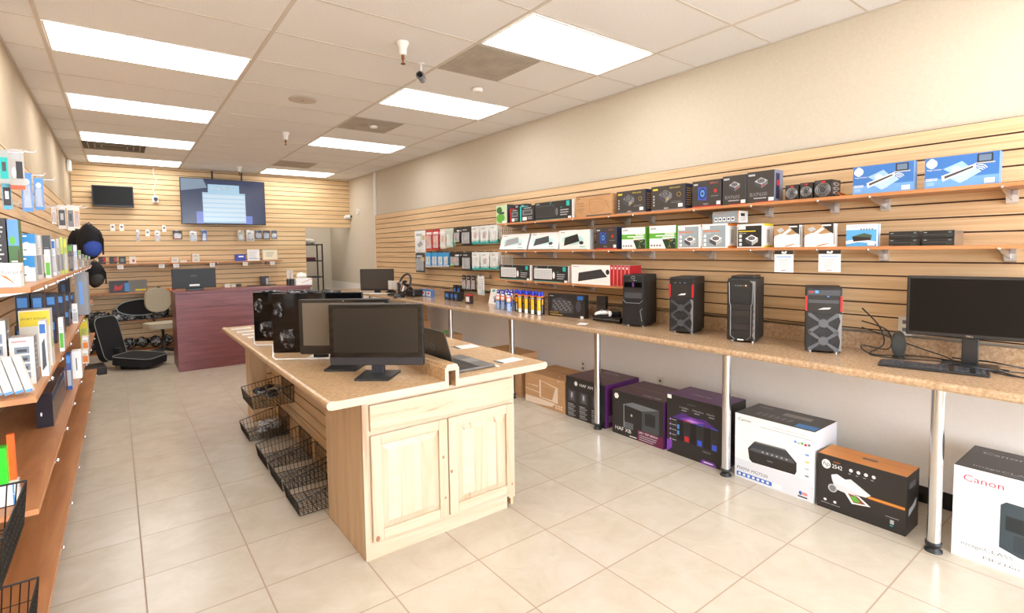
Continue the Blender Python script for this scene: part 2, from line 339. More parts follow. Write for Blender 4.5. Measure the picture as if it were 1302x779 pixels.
disc(475, 160, .045, 'smoke_detector', 'small smoke detector beyond the square vent midway down the ceiling', 'smoke detector', WHT, .025)

# ------------------------------------------------------------------ right wall: counter
CZ = .91; CF = 3.13
t = empty('wall_counter', (3.45, 4, 0), 0, 'long speckled beige laminate counter along the right wall on chrome posts', 'counter')
t.location = (0, 0, 0)
b = MB(); CT = CZ-.0006; prof = [(SL-.001, CT-.04), (SL-.001, CT), (CF+.02, CT), (CF+.006, CT-.004), (CF, CT-.014), (CF, CT-.028), (CF+.008, CT-.04)]
b.prism(prof, -1.5, 8.75, LAM2, 'y')
b.prism([(2.78, 8.7505), (SL-.001, 8.7505), (SL-.001, 9.25), (2.78, 9.25)], CT-.04, CT, LAM2, 'z'); b.build('worktop', t)
b = MB(); b.box(SL-.022, SL-.0015, -1.5, 9.25, CZ+.0005, CZ+.105, LAM2); b.build('backsplash', t)
b = MB(); b.box(CF+.10, SL+.04, -1.4, 9.2, CZ-.055, CZ-.041, pm('#d8c3a6', .6)); b.build('batten', t)
for px, py in ((1192, 694), (923, 604), (756, 546), (650, 402), (572, 390), (516, 380), (471, 374)):
    if py > 500: y = at(px, py, z=0).y
    else: y = at(px, py, x=3.27).y
    b = MB(); b.lathe([(.038, .0), (.038, .008), (.026, .012), (.024, .03), (.036, .034), (.036, .05), (.03, .053)], (3.275, y, .0005), BLK, 24); foot = b
    o = MB().lathe([(.0295, .05), (.0295, CZ-.056)], (3.275, y, .0005), CHROME, 28).build('post', t); foot.build('foot', o)
for px in (560, 640, 760, 880, 990, 1230):
    pass
# wall sockets under / above counter
def socket(px, py, x, label):
    p = at(px, py, x=x); t = empty('wall_socket', (x, p.y, p.z), RW, label, 'socket')
    MB().bbox(-.035, .035, -.008, -.001, -.057, .057, OFFW, .003).build('cover_plate', t)
    b = MB(); b.box(-.012, .012, -.0095, -.008, .012, .035, GREY); b.box(-.012, .012, -.0095, -.008, -.035, -.012, GREY); b.build('outlet', t)
socket(742, 465, XR, 'cream wall socket above the brown cardboard carton')
socket(840, 487, XR, 'cream wall socket behind the black tower case cartons')
socket(1151, 414, SL, 'beige socket plate on the slatted wall behind the small black speaker')
p = at(413, 268, x=XR); 
# ------------------------------------------------------------------ shelves on the right wall
BR_Y = [at(px, 290, x=3.78).y for px in (665, 703, 751, 797, 828, 905, 977, 1060, 1124, 1285)]
def wall_shelf(x0, x1, y0, y1, z, bys, label, side, boardm=W_SHELF, edgem=W_EDGE):
    """board with top at z; side R (wall at +x) or L"""
    t = empty('display_shelf', ((x0+x1)/2, (y0+y1)/2, z-.02), 0, label, 'shelf')
    cx, cy = (x0+x1)/2, (y0+y1)/2
    b = MB()
    if side == 'R': b.box(x0-cx, x1-cx, y0-cy, y1-cy, 0, .0195, boardm, left=edgem, right=boardm, front=edgem, back=edgem)
    else: b.box(x0-cx, x1-cx, y0-cy, y1-cy, 0, .0195, boardm, right=edgem, left=boardm, front=edgem, back=edgem)
    b.build('board', t)
    for y in bys:
        b = MB(); yy = y-cy; s = 1 if side == 'R' else -1; wx = (x1 if side == 'R' else x0)-cx; fx = (x0 if side == 'R' else x1)-cx
        poly = [(wx-s*.002, -.001), (fx+s*.0, -.001), (fx-s*.006, .008), (fx-s*.006, -.006), (fx+s*.02, -.016), (wx-s*.03, -.055), (wx-s*.002, -.07)]
        b.prism(poly, yy-.003, yy+.003, STEEL, 'y')
        b.prism([(wx-s*.001, -.004), (wx-s*.022, -.004), (wx-s*.034, -.03), (wx-s*.022, -.066), (wx-s*.001, -.075)], yy-.024, yy+.024, pm('#e4e4e6', .32, .55), 'y')
        b.lathe([(.004, 0), (.009, .004), (.009, .012), (.003, .016)], (fx-s*.007 if side == 'R' else fx-.002, yy, .0), CHROME, 10, 'x')
        b.build('bracket', t)
    return t
SA, SB_, SC_ = 1.880, 1.570, 1.238
wall_shelf(3.53, SL-.002, .35, at(632, 284, x=3.53).y, SA, BR_Y, 'topmost shelf on the right wall, carrying dark power supply boxes', 'R')
wall_shelf(3.53, SL-.002, .35, at(632, 318, x=3.53).y, SB_, BR_Y, 'middle shelf on the right wall, with white and green product boxes', 'R')
wall_shelf(3.53, SL-.002, 3.06, at(627, 353, x=3.53).y, SC_, BR_Y[:3]+[3.05], 'short lowest shelf on the right wall under the keyboard boxes', 'R')

# ------------------------------------------------------------------ product cartons
def carton(px0, px1, z0, h, d, label, front, art=None, side=None, top=None, x=3.56, group=None, name='product_box', cat='box', tilt=0, dy=.004, extra=None):
    """box against the right wall whose front (facing the room) spans photo columns px0..px1"""
    pz = z0+.05
    def yy(px):
        # column -> y on the vertical plane x
        d_ = RIGHT*((px-PX)/FPX)+FWD
        # solve for row so that z = pz
        for _ in range(3): pass
        # exact: find row r with point z = pz
        lo, hi = 0., 779.
        for _ in range(40):
            m_ = (lo+hi)/2
            if at(px, m_, x=x).z > pz: lo = m_
            else: hi = m_
        return at(px, lo, x=x).y
    ya, yb = yy(px0), yy(px1); wd = ya-yb-dy; cyy = (ya+yb)/2
    F = faces(wd, d, h); b = MB(); b.box(-wd/2, wd/2, 0, d, 0, h, front, top=top or side or front, right=side or front, front=front)
    if art: art(b, F, wd, h, d)
    return b.build(name, loc=(x, cyy, z0), rz=RW, label=label, cat=cat, group=group, rx=-tilt if tilt else 0)
W_ = pm('#f4f3f0', .45); K_ = pm('#2a2726', .4); DK = pm('#3e3936', .42); TEAL = pm('#1fb5b0', .5); GOLD = pm('#c9a24a', .5); LG = pm('#b9bcc0', .5); MG = pm('#77787c', .5)
YEL = pm('#e8cf2c', .5); ORG = pm('#e67a1e', .5); GRN = pm('#5fae3a', .5); NAVY = pm('#1c2c52', .45); LBL = pm('#4f92d8', .45); PURP = pm('#5b2a6c', .4)

def psu_pic(b, fr, u, v, s, body, fan, k=2):
    """little drawing of a power supply in three-quarter view"""
    b.poly(fr, [(u-s, v+.1*s), (u, v+.65*s), (u+s, v+.15*s), (u+.05*s, v-.4*s)], body, k)
    b.poly(fr, [(u-s, v+.1*s), (u+.05*s, v-.4*s), (u+.05*s, v-1.0*s), (u-s, v-.45*s)], DGREY if body != DGREY else K_, k)
    b.poly(fr, [(u+.05*s, v-.4*s), (u+s, v+.15*s), (u+s, v-.4*s), (u+.05*s, v-1.0*s)], fan if fan is LG else MG, k); b.poly(fr, [(u+.2*s, v-.5*s), (u+.55*s, v-.3*s), (u+.5*s, v-.55*s), (u+.2*s, v-.75*s)], fan, k+.5)
    b.circ(fr, u, v+.13*s, .55*s, .3*s, K_, k+1); b.circ(fr, u, v+.13*s, .4*s, .22*s, MG, k+2); b.circ(fr, u, v+.13*s, .15*s, .08*s, K_, k+3)
def art_psu_gold(txt='700W'):
    def f(b, F, w, h, d):
        fr = F['F']; psu_pic(b, fr, w*.42, h*.62, w*.20, GREY, GOLD)
        b.text(fr, 'METAL BLADE', w*.55, h*.88, h*.08, YEL, 2); b.rect(fr, w*.05, w*.2, h*.83, h*.9, YEL, 1)
        b.text(fr, txt, w*.38, h*.08, h*.09, W_, 3); b.rect(fr, 0, w, 0, h*.045, MG, 1)
        for i in range(4): b.rect(fr, w*.06, w*.1, h*(.2+.12*i), h*(.27+.12*i), LG, 1)
        b.lines(fr, w*.6, w*.9, h*.32, 2, h*.05, h*.02, MG, 1); b.rect(fr, w*.8, w*.93, h*.1, h*.24, W_, 2); b.circ(fr, w*.82, h*.6, w*.06, h*.09, GOLD, 1); b.circ(fr, w*.82, h*.6, w*.05, h*.075, DK, 2)
        b.rect(F['R'], 0, d, 0, h, NAVY, 1); b.lines(F['R'], d*.15, d*.8, h*.8, 8, h*.09, h*.03, GOLD, 2)
    return f
def art_psu_blue(b, F, w, h, d):
    fr = F['F']; BF = pm('#3c4fae', .4)
    b.poly(fr, [(w*.2, h*.28), (w*.5, h*.25), (w*.5, h*.75), (w*.2, h*.78)], BF, 1); b.circ(fr, w*.36, h*.52, w*.12, h*.2, NAVY, 2); b.circ(fr, w*.36, h*.52, w*.08, h*.14, LBL, 3); b.circ(fr, w*.36, h*.52, w*.035, h*.05, K_, 4)
    b.text(fr, '80PLUS', w*.62, h*.88, h*.1, pm('#c86a5a', .5), 2); b.rect(fr, w*.05, w*.2, h*.84, h*.9, LG, 1); b.circ(fr, w*.8, h*.58, w*.05, h*.07, RED, 1); b.rect(fr, w*.84, w*.97, h*.07, h*.2, W_, 3)
    b.rect(fr, 0, w, 0, h*.05, RED, 1); b.text(fr, '700W', w*.38, h*.11, h*.09, LG, 3); b.lines(fr, w*.65, w*.92, h*.38, 1, .01, h*.03, MG, 1)
def art_bxp(b, F, w, h, d):
    fr = F['F']; psu_pic(b, fr, w*.52, h*.66, w*.24, LG, RED); b.text(fr, 'BXP600', w*.1, h*.26, w*.2, pm('#8b8a8d', .4), 3); b.lines(fr, w*.25, w*.75, h*.13, 1, .01, h*.03, LG, 1)
    b.rect(fr, w*.05, w*.3, h*.86, h*.92, LG, 1); b.rect(fr, w*.8, w*.99, h*.04, h*.15, W_, 4); b.rect(fr, w*.3, w, 0, h*.03, RED, 1)
    b.rect(F['R'], 0, d*.98, 0, h, pm('#7d8498', .35), 1); b.rect(F['R'], d*.15, d*.6, h*.1, h*.9, NAVY, 2); b.circ(F['R'], d*.4, h*.6, d*.15, h*.1, RED, 3)
def art_kb_black(kc):
    def f(b, F, w, h, d):
        fr = F['F']; b.rect(fr, w*.04, w*.56, h*.16, h*.82, kc, 1)
        dark = kc is DGREY
        for r_ in range(5):
            for c in range(14):
                b.rect(fr, w*(.055+.035*c), w*(.055+.035*c+.028), h*(.22+.11*r_), h*(.22+.11*r_+.08), K_ if dark else LG, 2)
        b.circ(fr, w*.61, h*.42, w*.035, h*.22, kc if not dark else GREY, 1)
        b.text(fr, 'MK', w*.7, h*.62, h*.12, TEAL, 1); b.lines(fr, w*.7, w*.93, h*.46, 3, h*.13, h*.05, LG, 1)
        b.rect(fr, w*.86, w*.94, h*.68, h*.95, TEAL, 1); b.poly(fr, [(w*.42, h*.85), (w*.44, h*.85), (w*.48, h), (w*.46, h)], TEAL, 2); b.rect(fr, w*.04, w*.14, h*.88, h*.92, LG, 1)
        b.rect(fr, w*.9, w*.98, 0, h*.13, W_, 2); b.rect(fr, w*.02, w*.85, 0, h*.03, TEAL, 1); b.rect(F['R'], d*.1, d*.5, 0, h, W_, 1)
    return f
def art_kb_white(kc):
    def f(b, F, w, h, d):
        fr = F['F']; b.circ(fr, w*.45, h*.5, w*.36, h*.25, pm('#bfe6e4', .5), 1)
        p = [(w*.16, h*.2), (w*.2, h*.62), (w*.62, h*.8), (w*.68, h*.42)]
        b.poly(fr, p, kc, 2)
        for r_ in range(4):
            for c in range(10):
                u = (c+.5)/10.6+.02; v = (r_+.35)/4.3
                q = lambda u, v: (p[0][0]*(1-u)*(1-v)+p[3][0]*u*(1-v)+p[1][0]*(1-u)*v+p[2][0]*u*v, p[0][1]*(1-u)*(1-v)+p[3][1]*u*(1-v)+p[1][1]*(1-u)*v+p[2][1]*u*v)
                b.poly(fr, [q(u, v), q(u+.07, v), q(u+.07, v+.15), q(u, v+.15)], K_ if kc is not LG else MG, 3)
        b.circ(fr, w*.74, h*.34, w*.07, h*.09, kc, 3); b.rect(fr, w*.68, w*.86, h*.12, h*.15, TEAL, 2); b.rect(fr, w*.06, w*.2, h*.88, h*.91, MG, 2)
        b.rect(F['R'], 0, d, 0, h, LG, 1); b.lines(fr, 0, w*.98, 0, 1, 0, h*.02, pm('#1c6b60', .5), 1)
    return f
def art_cardkb(b, F, w, h, d):
    fr = F['F']; LN = pm('#7c6146', .7); b.text(fr, 'Belkin', w*.04, h*.88, h*.1, K_, 1); b.rect(fr, w*.02, w*.97, h*.965, h*.995, K_, 1); b.rect(fr, w*.3, w, 0, h*.07, DGREY, 1)
    b.text(fr, 'Media Cable', w*.04, h*.66, h*.09, K_, 1); b.text(fr, '12 ft. (3.6 m)', w*.04, h*.54, h*.09, K_, 1); b.lines(fr, w*.04, w*.26, h*.38, 3, h*.09, h*.02, LN, 1)
    pts = [(.4, .82), (.72, .8), (.86, .68), (.93, .3), (.8, .3), (.72, .2), (.46, .16), (.4, .3)]
    b.poly(fr, [(w*x_, h*y_) for x_, y_ in pts], LN, 1); b.poly(fr, [(w*(.655+(x_-.655)*.97), h*(.5+(y_-.5)*.97)) for x_, y_ in pts], CARD, 2)
    for i in range(5): b.rect(fr, w*.45, w*.84, h*(.3+.09*i), h*(.305+.09*i), LN, 3)
def art_scanner(b, F, w, h, d):
    fr = F['F']; b.rect(fr, 0, w, 0, h*.3, pm('#6ea2dc', .4), 1)
    for du, dv in ((-.03, 0), (.03, 0), (0, .05), (0, -.04)): b.circ(fr, w*(.1+du), h*(.8+dv), w*.05, h*.12, W_, 2)
    b.text(fr, 'Magic Scanner', w*.03, h*.6, h*.07, W_, 2)
    b.poly(fr, [(w*.26, h*.6), (w*.52, h*.8), (w*.62, h*.6), (w*.4, h*.42)], pm('#9cc0ea', .5), 2)
    b.poly(fr, [(w*.3, h*.36), (w*.66, h*.62), (w*.78, h*.42), (w*.5, h*.1)], pm('#a9c9ee', .5), 2); b.lines(fr, w*.45, w*.66, h*.4, 4, h*.07, h*.01, W_, 3)
    b.poly(fr, [(w*.24, h*.38), (w*.7, h*.68), (w*.71, h*.56), (w*.26, h*.2)], W_, 3); b.poly(fr, [(w*.28, h*.36), (w*.67, h*.62), (w*.67, h*.56), (w*.29, h*.28)], DGREY, 4); b.circ(fr, w*.44, h*.56, w*.06, h*.1, W_, 2)
    b.rect(fr, w*.72, w*.92, h*.7, h*.96, K_, 3); b.rect(fr, w*.74, w*.9, h*.74, h*.93, pm('#6c7f98', .4), 4); b.rect(fr, w*.69, w*.95, h*.66, h*.7, LG, 3)
    for r_ in (.05, .08, .11):
        b.poly(fr, [(w*(.76+r_*math.cos(t)), h*(.42+r_*2.0*math.sin(t))) for t in [.5, .9, 1.3, 1.7, 2.1]]+[(w*(.76+(r_-.012)*math.cos(t)), h*(.42+(r_-.012)*2.0*math.sin(t))) for t in [2.1, 1.7, 1.3, .9, .5]], W_, 3)
    b.rect(fr, w*.82, w*.95, h*.05, h*.2, W_, 5); b.rect(fr, w*.03, w*.14, h*.08, h*.2, pm('#8fb6e6', .5), 2); b.lines(fr, w*.02, w*.2, h*.3, 2, h*.05, h*.02, W_, 2)
def art_green(b, F, w, h, d):
    fr = F['F']; b.rect(fr, 0, w, h*.45, h*.68, GRN, 1); b.rect(fr, w*.6, w*.95, h*.62, h*.66, W_, 2); b.rect(fr, w*.25, w*.95, h*.54, h*.59, W_, 2); b.rect(fr, w*.5, w*.95, h*.47, h*.51, W_, 2)
    b.poly(fr, [(w*.5, h*.4), (w, h*.44), (w, 0), (w*.64, 0)], pm('#27382a', .4), 2)
    rd = random.Random(3)
    for i in range(12): u, v = rd.uniform(.68, .95), rd.uniform(.05, .38); b.rect(fr, w*u, w*(u+.04), h*v, h*(v+.03), rd.choice([ORG, GRN, LG]), 3)
    for i in range(4): b.rect(fr, w*(.05+.11*i), w*(.12+.11*i), h*.1, h*.18, MG, 1)
    b.rect(fr, w*.05, w*.27, h*.83, h*.93, LG, 1); b.poly(fr, [(w*.07, h*.84), (w*.15, h*.92), (w*.1, h*.86)], ORG, 2); b.rect(F['R'], 0, d, 0, h, GRN, 1)
def art_atx(bgm, line=None):
    def f(b, F, w, h, d):
        fr = F['F']; b.rect(fr, w*.02, w*.92, h*.04, h*.93, bgm, .5); b.rect(fr, w*.04, w*.32, h*.78, h*.92, W_, 1); b.poly(fr, [(w*.07, h*.80), (w*.16, h*.9), (w*.11, h*.82)], ORG, 2)
        b.rect(fr, w*.06, w*.7, h*.68, h*.72, line or ORG, 2); b.text(fr, 'POWER SUPPLY', w*.06, h*.61, h*.05, W_, 2)
        for i in range(3): b.rect(fr, w*.08, w*.18, h*(.08+.18*i), h*(.2+.18*i), W_, 1)
        psu_pic(b, fr, w*.55, h*.36, w*.24, W_, LG)
        b.rect(F['R'], 0, d, 0, h, W_, 1); b.rect(F['R'], 0, d, h*.9, h, line or ORG, 2); b.rect(F['R'], 0, d, 0, h*.08, line or ORG, 2); b.rect(F['R'], d*.3, d*.6, h*.2, h*.75, LG, 2)
    return f
def art_brown(b, F, w, h, d):
    fr = F['F']; b.poly(fr, [(w*.0, h), (w*.8, h), (w, h*.62), (w*.6, h*.55), (w*.25, h*.62), (0, h*.5)], pm('#b08a62', .5), 1)
    b.poly(fr, [(w*.55, h), (w, h), (w, h*.55), (w*.8, h*.72)], K_, 2); b.poly(fr, [(w*.25, h*.55), (w*.62, h*.86), (w*.7, h*.78), (w*.34, h*.48)], W_, 3); b.poly(fr, [(w*.1, h*.8), (w*.3, h*.9), (w*.42, h*.76), (w*.22, h*.66)], LG, 4); b.rect(fr, w*.6, w*.92, h*.9, h*.96, W_, 4)
    b.poly(fr, [(w*.4, h*.03), (w*.7, h*.13), (w*.95, h*.17), (w*.72, h*.09), (w*.5, h*.02)], ORG, 2)
    b.circ(fr, w*.18, h*.22, w*.08, h*.09, LG, 1); b.circ(fr, w*.18, h*.22, w*.07, h*.08, W_, 2); b.rect(F['R'], 0, d, 0, h, W_, 1); b.rect(F['R'], d*.1, d*.25, h*.1, h*.9, K_, 2)
def art_usb(b, F, w, h, d):
    fr = F['F']; b.rect(fr, 0, w, h*.75, h, pm('#cfe4f5', .5), 1); b.text(fr, '3.5" Internal Card Reader', w*.05, h*.9, h*.075, RED, 2)
    for i in range(5): b.circ(fr, w*(.5+.09*i), h*.77, w*.03, h*.04, MG, 2)
    b.poly(fr, [(0, h*.25), (w*.4, h*.35), (w, h*.2), (w, h*.12), (w*.4, h*.2), (0, h*.1)], W_, 2); b.poly(fr, [(w*.2, h*.45), (w*.6, h*.6), (w*.85, h*.5), (w*.82, h*.28), (w*.25, h*.22)], pm('#4a5a48', .4), 3); b.poly(fr, [(w*.2, h*.45), (w*.26, h*.22), (w*.82, h*.28), (w*.8, h*.4)], K_, 4); b.rect(fr, w*.72, w*.95, h*.04, h*.2, W_, 5)
    for i in range(3): b.rect(F['R'], d*(.1+.3*i), d*(.3+.3*i), 0, h, LBL if i % 2 else W_, 1)
# top shelf
g = 'boxes on the top right shelf'
def art_leaf(b, F, w, h, d):
    fr = F['F']; b.circ(fr, w*.4, h*.3, w*.38, h*.25, GRN, 1); b.circ(fr, w*.3, h*.72, w*.25, h*.18, pm('#2d6a2a', .5), 1); b.rect(fr, w*.3, w*.75, h*.5, h*.62, DGREY, 2); b.rect(fr, w*.55, w*.9, h*.02, h*.14, W_, 2); b.rect(F['R'], 0, d, 0, h, DGREY, 1)
carton(631, 645, SA, .215, .1, 'small white and green leaf patterned box at the far end of the top shelf', pm('#c6d8b4', .4), art_leaf, K_, group=g)
for i, (a, b_) in enumerate(((646.5, 652), (654.5, 660), (662, 667.5))):
    carton(a, b_, SA, .215, .1, ['slim black box beside the green leaf box on the top shelf', 'slim black box standing behind the red edged box, top shelf', 'slim black box behind the teal edged box, top shelf'][i], DK, lambda b, F, w, h, d: (b.circ(F['F'], w*.5, h*.88, w*.35, h*.05, LG, 1), b.rect(F['F'], w*.2, w*.8, h*.55, h*.7, MG, 1)), x=3.68, group=g)
def art_mini(c):
    def f(b, F, w, h, d):
        fr = F['F']; b.rect(fr, 0, w*.12, 0, h, c, 1); b.rect(fr, 0, w*.6, h*.94, h, c, 1); b.rect(fr, w*.2, w*.9, h*.4, h*.75, MG, 1); b.rect(fr, w*.3, w*.8, h*.5, h*.66, DGREY, 2); b.rect(fr, w*.2, w*.5, h*.08, h*.3, W_, 2); b.lines(fr, w*.55, w*.9, h*.25, 2, h*.1, h*.04, LG, 1); b.rect(fr, w*.3, w*.8, h*.83, h*.88, LG, 1)
    return f
carton(648.5, 660, SA, .155, .09, 'small black box with a red edge on the top shelf', K_, art_mini(RED), x=3.55, group=g)
carton(661, 679, SA, .17, .09, 'small black box with a teal edge on the top shelf', K_, art_mini(TEAL), x=3.55, group=g)
carton(680, 727.5, SA, .185, .06, 'black wireless keyboard box on the top shelf beside the brown carton', K_, art_kb_black(DGREY), W_, group=g)
carton(732, 778, SA, .195, .1, 'brown cardboard box with a line drawing, on the top shelf', CARD, art_cardkb, CARD, group=g)
carton(784, 821, SA, .195, .12, 'charcoal power supply box right after the brown carton, top shelf', DK, art_psu_gold('600W'), NAVY, group=g)
carton(828, 871.5, SA, .2, .12, 'charcoal power supply box, second after the brown carton on the top shelf', DK, art_psu_gold('700W'), NAVY, group=g)
carton(880, 917.5, SA, .2, .12, 'dark power supply box printed with a blue fan, top shelf', DK, art_psu_blue, NAVY, group=g)
carton(918.5, 948.5, SA, .21, .12, 'taller dark power supply box beside the blue fan box, top shelf', DK, art_bxp, group=g)
carton(949.5, 984.7, SA, .217, .12, 'tall dark power supply box with a silver blue side, last in its row', DK, art_bxp, group=g)
def psu_unit(px0, px1, h, label, xx=3.56):
    ya, yb = at(px0, 245, x=xx).y, at(px1, 245, x=xx).y; w = ya-yb-.004
    t = empty('power_supply', (xx, (ya+yb)/2, SA), RW, label, 'power supply', 'bare power supplies on the top shelf')
    MB().bbox(-w/2, w/2, 0, .13, 0, h, K_, .003).build('housing', t)
    b = MB()
    for k, r_ in enumerate((.42, .36, .29, .2)): b.tube([(w*(.0)+r_*w*math.cos(a*math.pi/10), -.002, h*.45+r_*w*math.sin(a*math.pi/10)) for a in range(20)], .0016, STEEL, 4, True)
    b.lathe([(w*.12, -.003), (w*.12, -.0005)], (0, 0, h*.45), DGREY, 12, 'y')
    for k in range(7): a = k*6.283/7; b.wire((w*.1*math.cos(a), -.001, h*.45+w*.1*math.sin(a)), (w*.38*math.cos(a+.7), -.001, h*.45+w*.38*math.sin(a+.7)), .003, DGREY)
    b.build('fan_grille', t)
    b = MB(); b.box(-w*.1, w*.15, -.003, -.0005, h*.84, h*.93, RED); b.box(-w*.4, -w*.15, -.003, -.0005, h*.82, h*.95, DGREY); b.build('switch', t)
    b = MB(); fr = (V3((w/2, 0, 0)), V3((0, 1, 0)), V3((0, 0, 1)), V3((1, 0, 0)))
    for i in range(3): b.circ(fr, .065, h*(.25+.25*i), .045, h*.09, LG, 1); b.circ(fr, .065, h*(.25+.25*i), .03, h*.05, K_, 2)
    b.build('sticker', t)
psu_unit(998, 1015.5, .1, 'bare black power supply unit farthest from the blue scanner boxes')
psu_unit(1016.5, 1033.5, .105, 'bare black power supply unit between two others on the top shelf')
psu_unit(1034.5, 1058, .11, 'bare black power supply unit nearest the blue scanner boxes')
b = MB(); rd = random.Random(5)
for i in range(7):
    p = [(3.66+.02*rd.random(), 1.40+.012*i+rd.uniform(-.02, .02), SA+.006+.01*k) for k in range(3)]
    b.tube([(3.62, 1.33+.02*i, SA+.005), (3.64, 1.36+.02*i, SA+.02+rd.random()*.02), (3.68, 1.33+.02*i, SA+.005)], .003, [YEL, RED, ORG, K_][i % 4], 6)
b.build('power_cable', label='bundle of yellow, red and black wires lying behind the bare power supplies', cat='cable')
carton(1084, 1162, SA, .165, .06, 'bright blue scanner box nearer the bare power supplies, top shelf', pm('#3f76bd', .35), art_scanner, pm('#6f9fd8', .35), group='blue scanner boxes')
carton(1175, 1271, SA, .165, .06, 'bright blue scanner box at the near end of the top shelf', pm('#3f76bd', .35), art_scanner, pm('#6f9fd8', .35), group='blue scanner boxes')
# middle shelf
g = 'boxes on the middle right shelf'
for (a, b_, kc, lb) in ((634.5, 669, LG, 'white keyboard box showing a pale grey keyboard, leaning back, middle shelf'), (671, 709, DGREY, 'white keyboard box leaning back between two similar ones, middle shelf')):
    carton(a, b_, SB_+.006, .185, .05, lb, W_, art_kb_white(kc), LG, x=3.55, tilt=.30, group=g)
carton(711, 750, SB_, .19, .06, 'white keyboard box with a teal glow print, upright, middle shelf', W_, art_kb_white(K_), LG, group=g)
for i in range(4): carton(714+4.2*i, 717.8+4.2*i, SB_+.0, .2, .05, ['white box spine, farthest of four behind the glowing keyboard box', 'white box spine, second of four behind the glowing keyboard box', 'white box spine, third of four behind the glowing keyboard box', 'white box spine, nearest of four behind the glowing keyboard box'][i], W_, lambda b, F, w, h, d: b.rect(F['F'], w*.2, w*.8, h*.7, h*.9, LG, 1), x=3.70, group=g)
carton(757.5, 784.5, SB_, .2, .12, 'dark power supply box with blue fan print, alone on the middle shelf', DK, art_psu_blue, NAVY, group=g)
carton(790.5, 820.5, SB_, .185, .06, 'green banded white power supply box, farther of the pair', W_, art_green, GRN, group=g)
carton(825.5, 859.5, SB_, .187, .06, 'green banded white power supply box, nearer of the pair', W_, art_green, W_, group=g)
carton(861.5, 891, SB_, .18, .1, 'grey fronted power supply box beside the green banded pair', W_, art_atx(pm('#97a3aa', .45)), W_, group=g)
carton(892, 925.5, SB_, .18, .13, 'grey fronted power supply box with an orange striped white side', W_, art_atx(pm('#97a3aa', .45)), W_, group=g)
def art_lying(b, F, w, h, d):
    fr = F['F']; b.text(fr, 'POWER SUPPLY', w*.06, h*.8, h*.16, ORG, 2)
    for i in range(5): b.rect(fr, w*(.08+.17*i), w*(.2+.17*i), h*.15, h*.5, W_, 1); b.rect(fr, w*(.1+.17*i), w*(.18+.17*i), h*.25, h*.42, NAVY, 2)
    b.rect(F['R'], 0, d, 0, h, W_, 1); b.rect(F['R'], d*.3, d*.7, h*.55, h*.8, K_, 2); b.rect(F['R'], 0, d*.1, 0, h, ORG, 2); b.lines(F['R'], d*.2, d*.8, h*.4, 3, h*.12, h*.03, MG, 2)
carton(906, 938, SB_+.1815, .085, .14, 'grey and white box lying on top of the grey power supply boxes', pm('#8f9ba3', .45), art_lying, W_, group=g)
carton(937, 971.5, SB_, .165, .13, 'black fronted power supply box with a yellow striped white side', W_, art_atx(K_, YEL), W_, group=g)
carton(984, 1016.5, SB_, .145, .06, 'white box with brown and black print, farther of the pair, middle shelf', W_, art_brown, W_, group=g)
carton(1022.5, 1060, SB_, .145, .06, 'white box with brown and black print, nearer of the pair, middle shelf', W_, art_brown, W_, group=g)
carton(1075.5, 1115, SB_, .132, .06, 'pale blue card reader box between brown printed boxes and black drives', pm('#5aa6dd', .4), art_usb, W_, group=g)
def drive(px0, px1, z0, label, xs=3.56):
    ya, yb = at(px0, 303, x=xs).y, at(px1, 303, x=xs).y; w = ya-yb-.003; h = .0405
    t = empty('optical_drive', (xs, (ya+yb)/2, z0), RW, label, 'disc drive', 'black optical drives on the middle shelf')
    MB().box(-w/2, w/2, .004, .17, 0, h, STEEL).build('casing', t)
    b = MB(); b.bbox(-w/2, w/2, -.004, .0038, 0, h, BLK, .0015); fr = (V3((-w/2, -.004, 0)), V3((1, 0, 0)), V3((0, 0, 1)), V3((0, -1, 0)))
    b.rect(fr, w*.04, w*.96, h*.42, h*.45, MG, 1); b.rect(fr, w*.06, w*.16, h*.7, h*.78, LG, 1); b.rect(fr, w*.82, w*.92, h*.65, h*.85, MG, 1); b.circ(fr, w*.78, h*.2, w*.012, h*.05, GRN, 1); b.build('bezel', t)
    MB().bbox(w*.32, w*.42, -.0075, -.0045, h*.14, h*.27, DGREY, .001).build('eject_button', t)
drive(1130, 1169, SB_, 'bottom black disc drive of the stack beside the pale blue box')
drive(1130, 1169, SB_+.0415, 'top black disc drive of the stack beside the pale blue box')
drive(1172, 1214, SB_, 'bottom black disc drive of the stack at the near end of the row')
drive(1172, 1214, SB_+.0415, 'top black disc drive of the stack at the near end of the row')
def price_card(px0, px1, label):
    x_ = 3.522; a, b_ = at(px0, 318, x=x_), at(px1, 346, x=x_); w = a.y-b_.y; h = a.z-b_.z
    b = MB(); F = faces(w, .0015, h); b.box(-w/2, w/2, 0, .0015, 0, h, W_); fr = F['F']
    b.rect(fr, 0, w, h*.82, h, K_, 1); b.poly(fr, [(w*.38, h*.86), (w*.38, h*.95), (w*.47, h*.95), (w*.52, h*.9), (w*.58, h*.97), (w*.66, h*.95), (w*.62, h*.85), (w*.52, h*.84)], W_, 2); b.rect(fr, w*.1, w*.9, h*.69, h*.725, LBL, 2)
    for i in range(6): b.rect(fr, w*(.2+.04*(i % 2)), w*(.8-.05*(i % 3)), h*(.58-.075*i), h*(.595-.075*i), MG, 1)
    b.rect(fr, w*.36, w*.62, h*.07, h*.1, RED, 2)
    b.build('price_card', loc=(x_, (a.y+b_.y)/2, SB_-.021-h), rz=RW, label=label, cat='sign', group='computer price cards under the middle shelf')
price_card(985, 1008.5, 'white price card under the middle shelf, farther from the black monitor')
price_card(1041, 1068.5, 'white price card under the middle shelf, above the computer tower with cables')
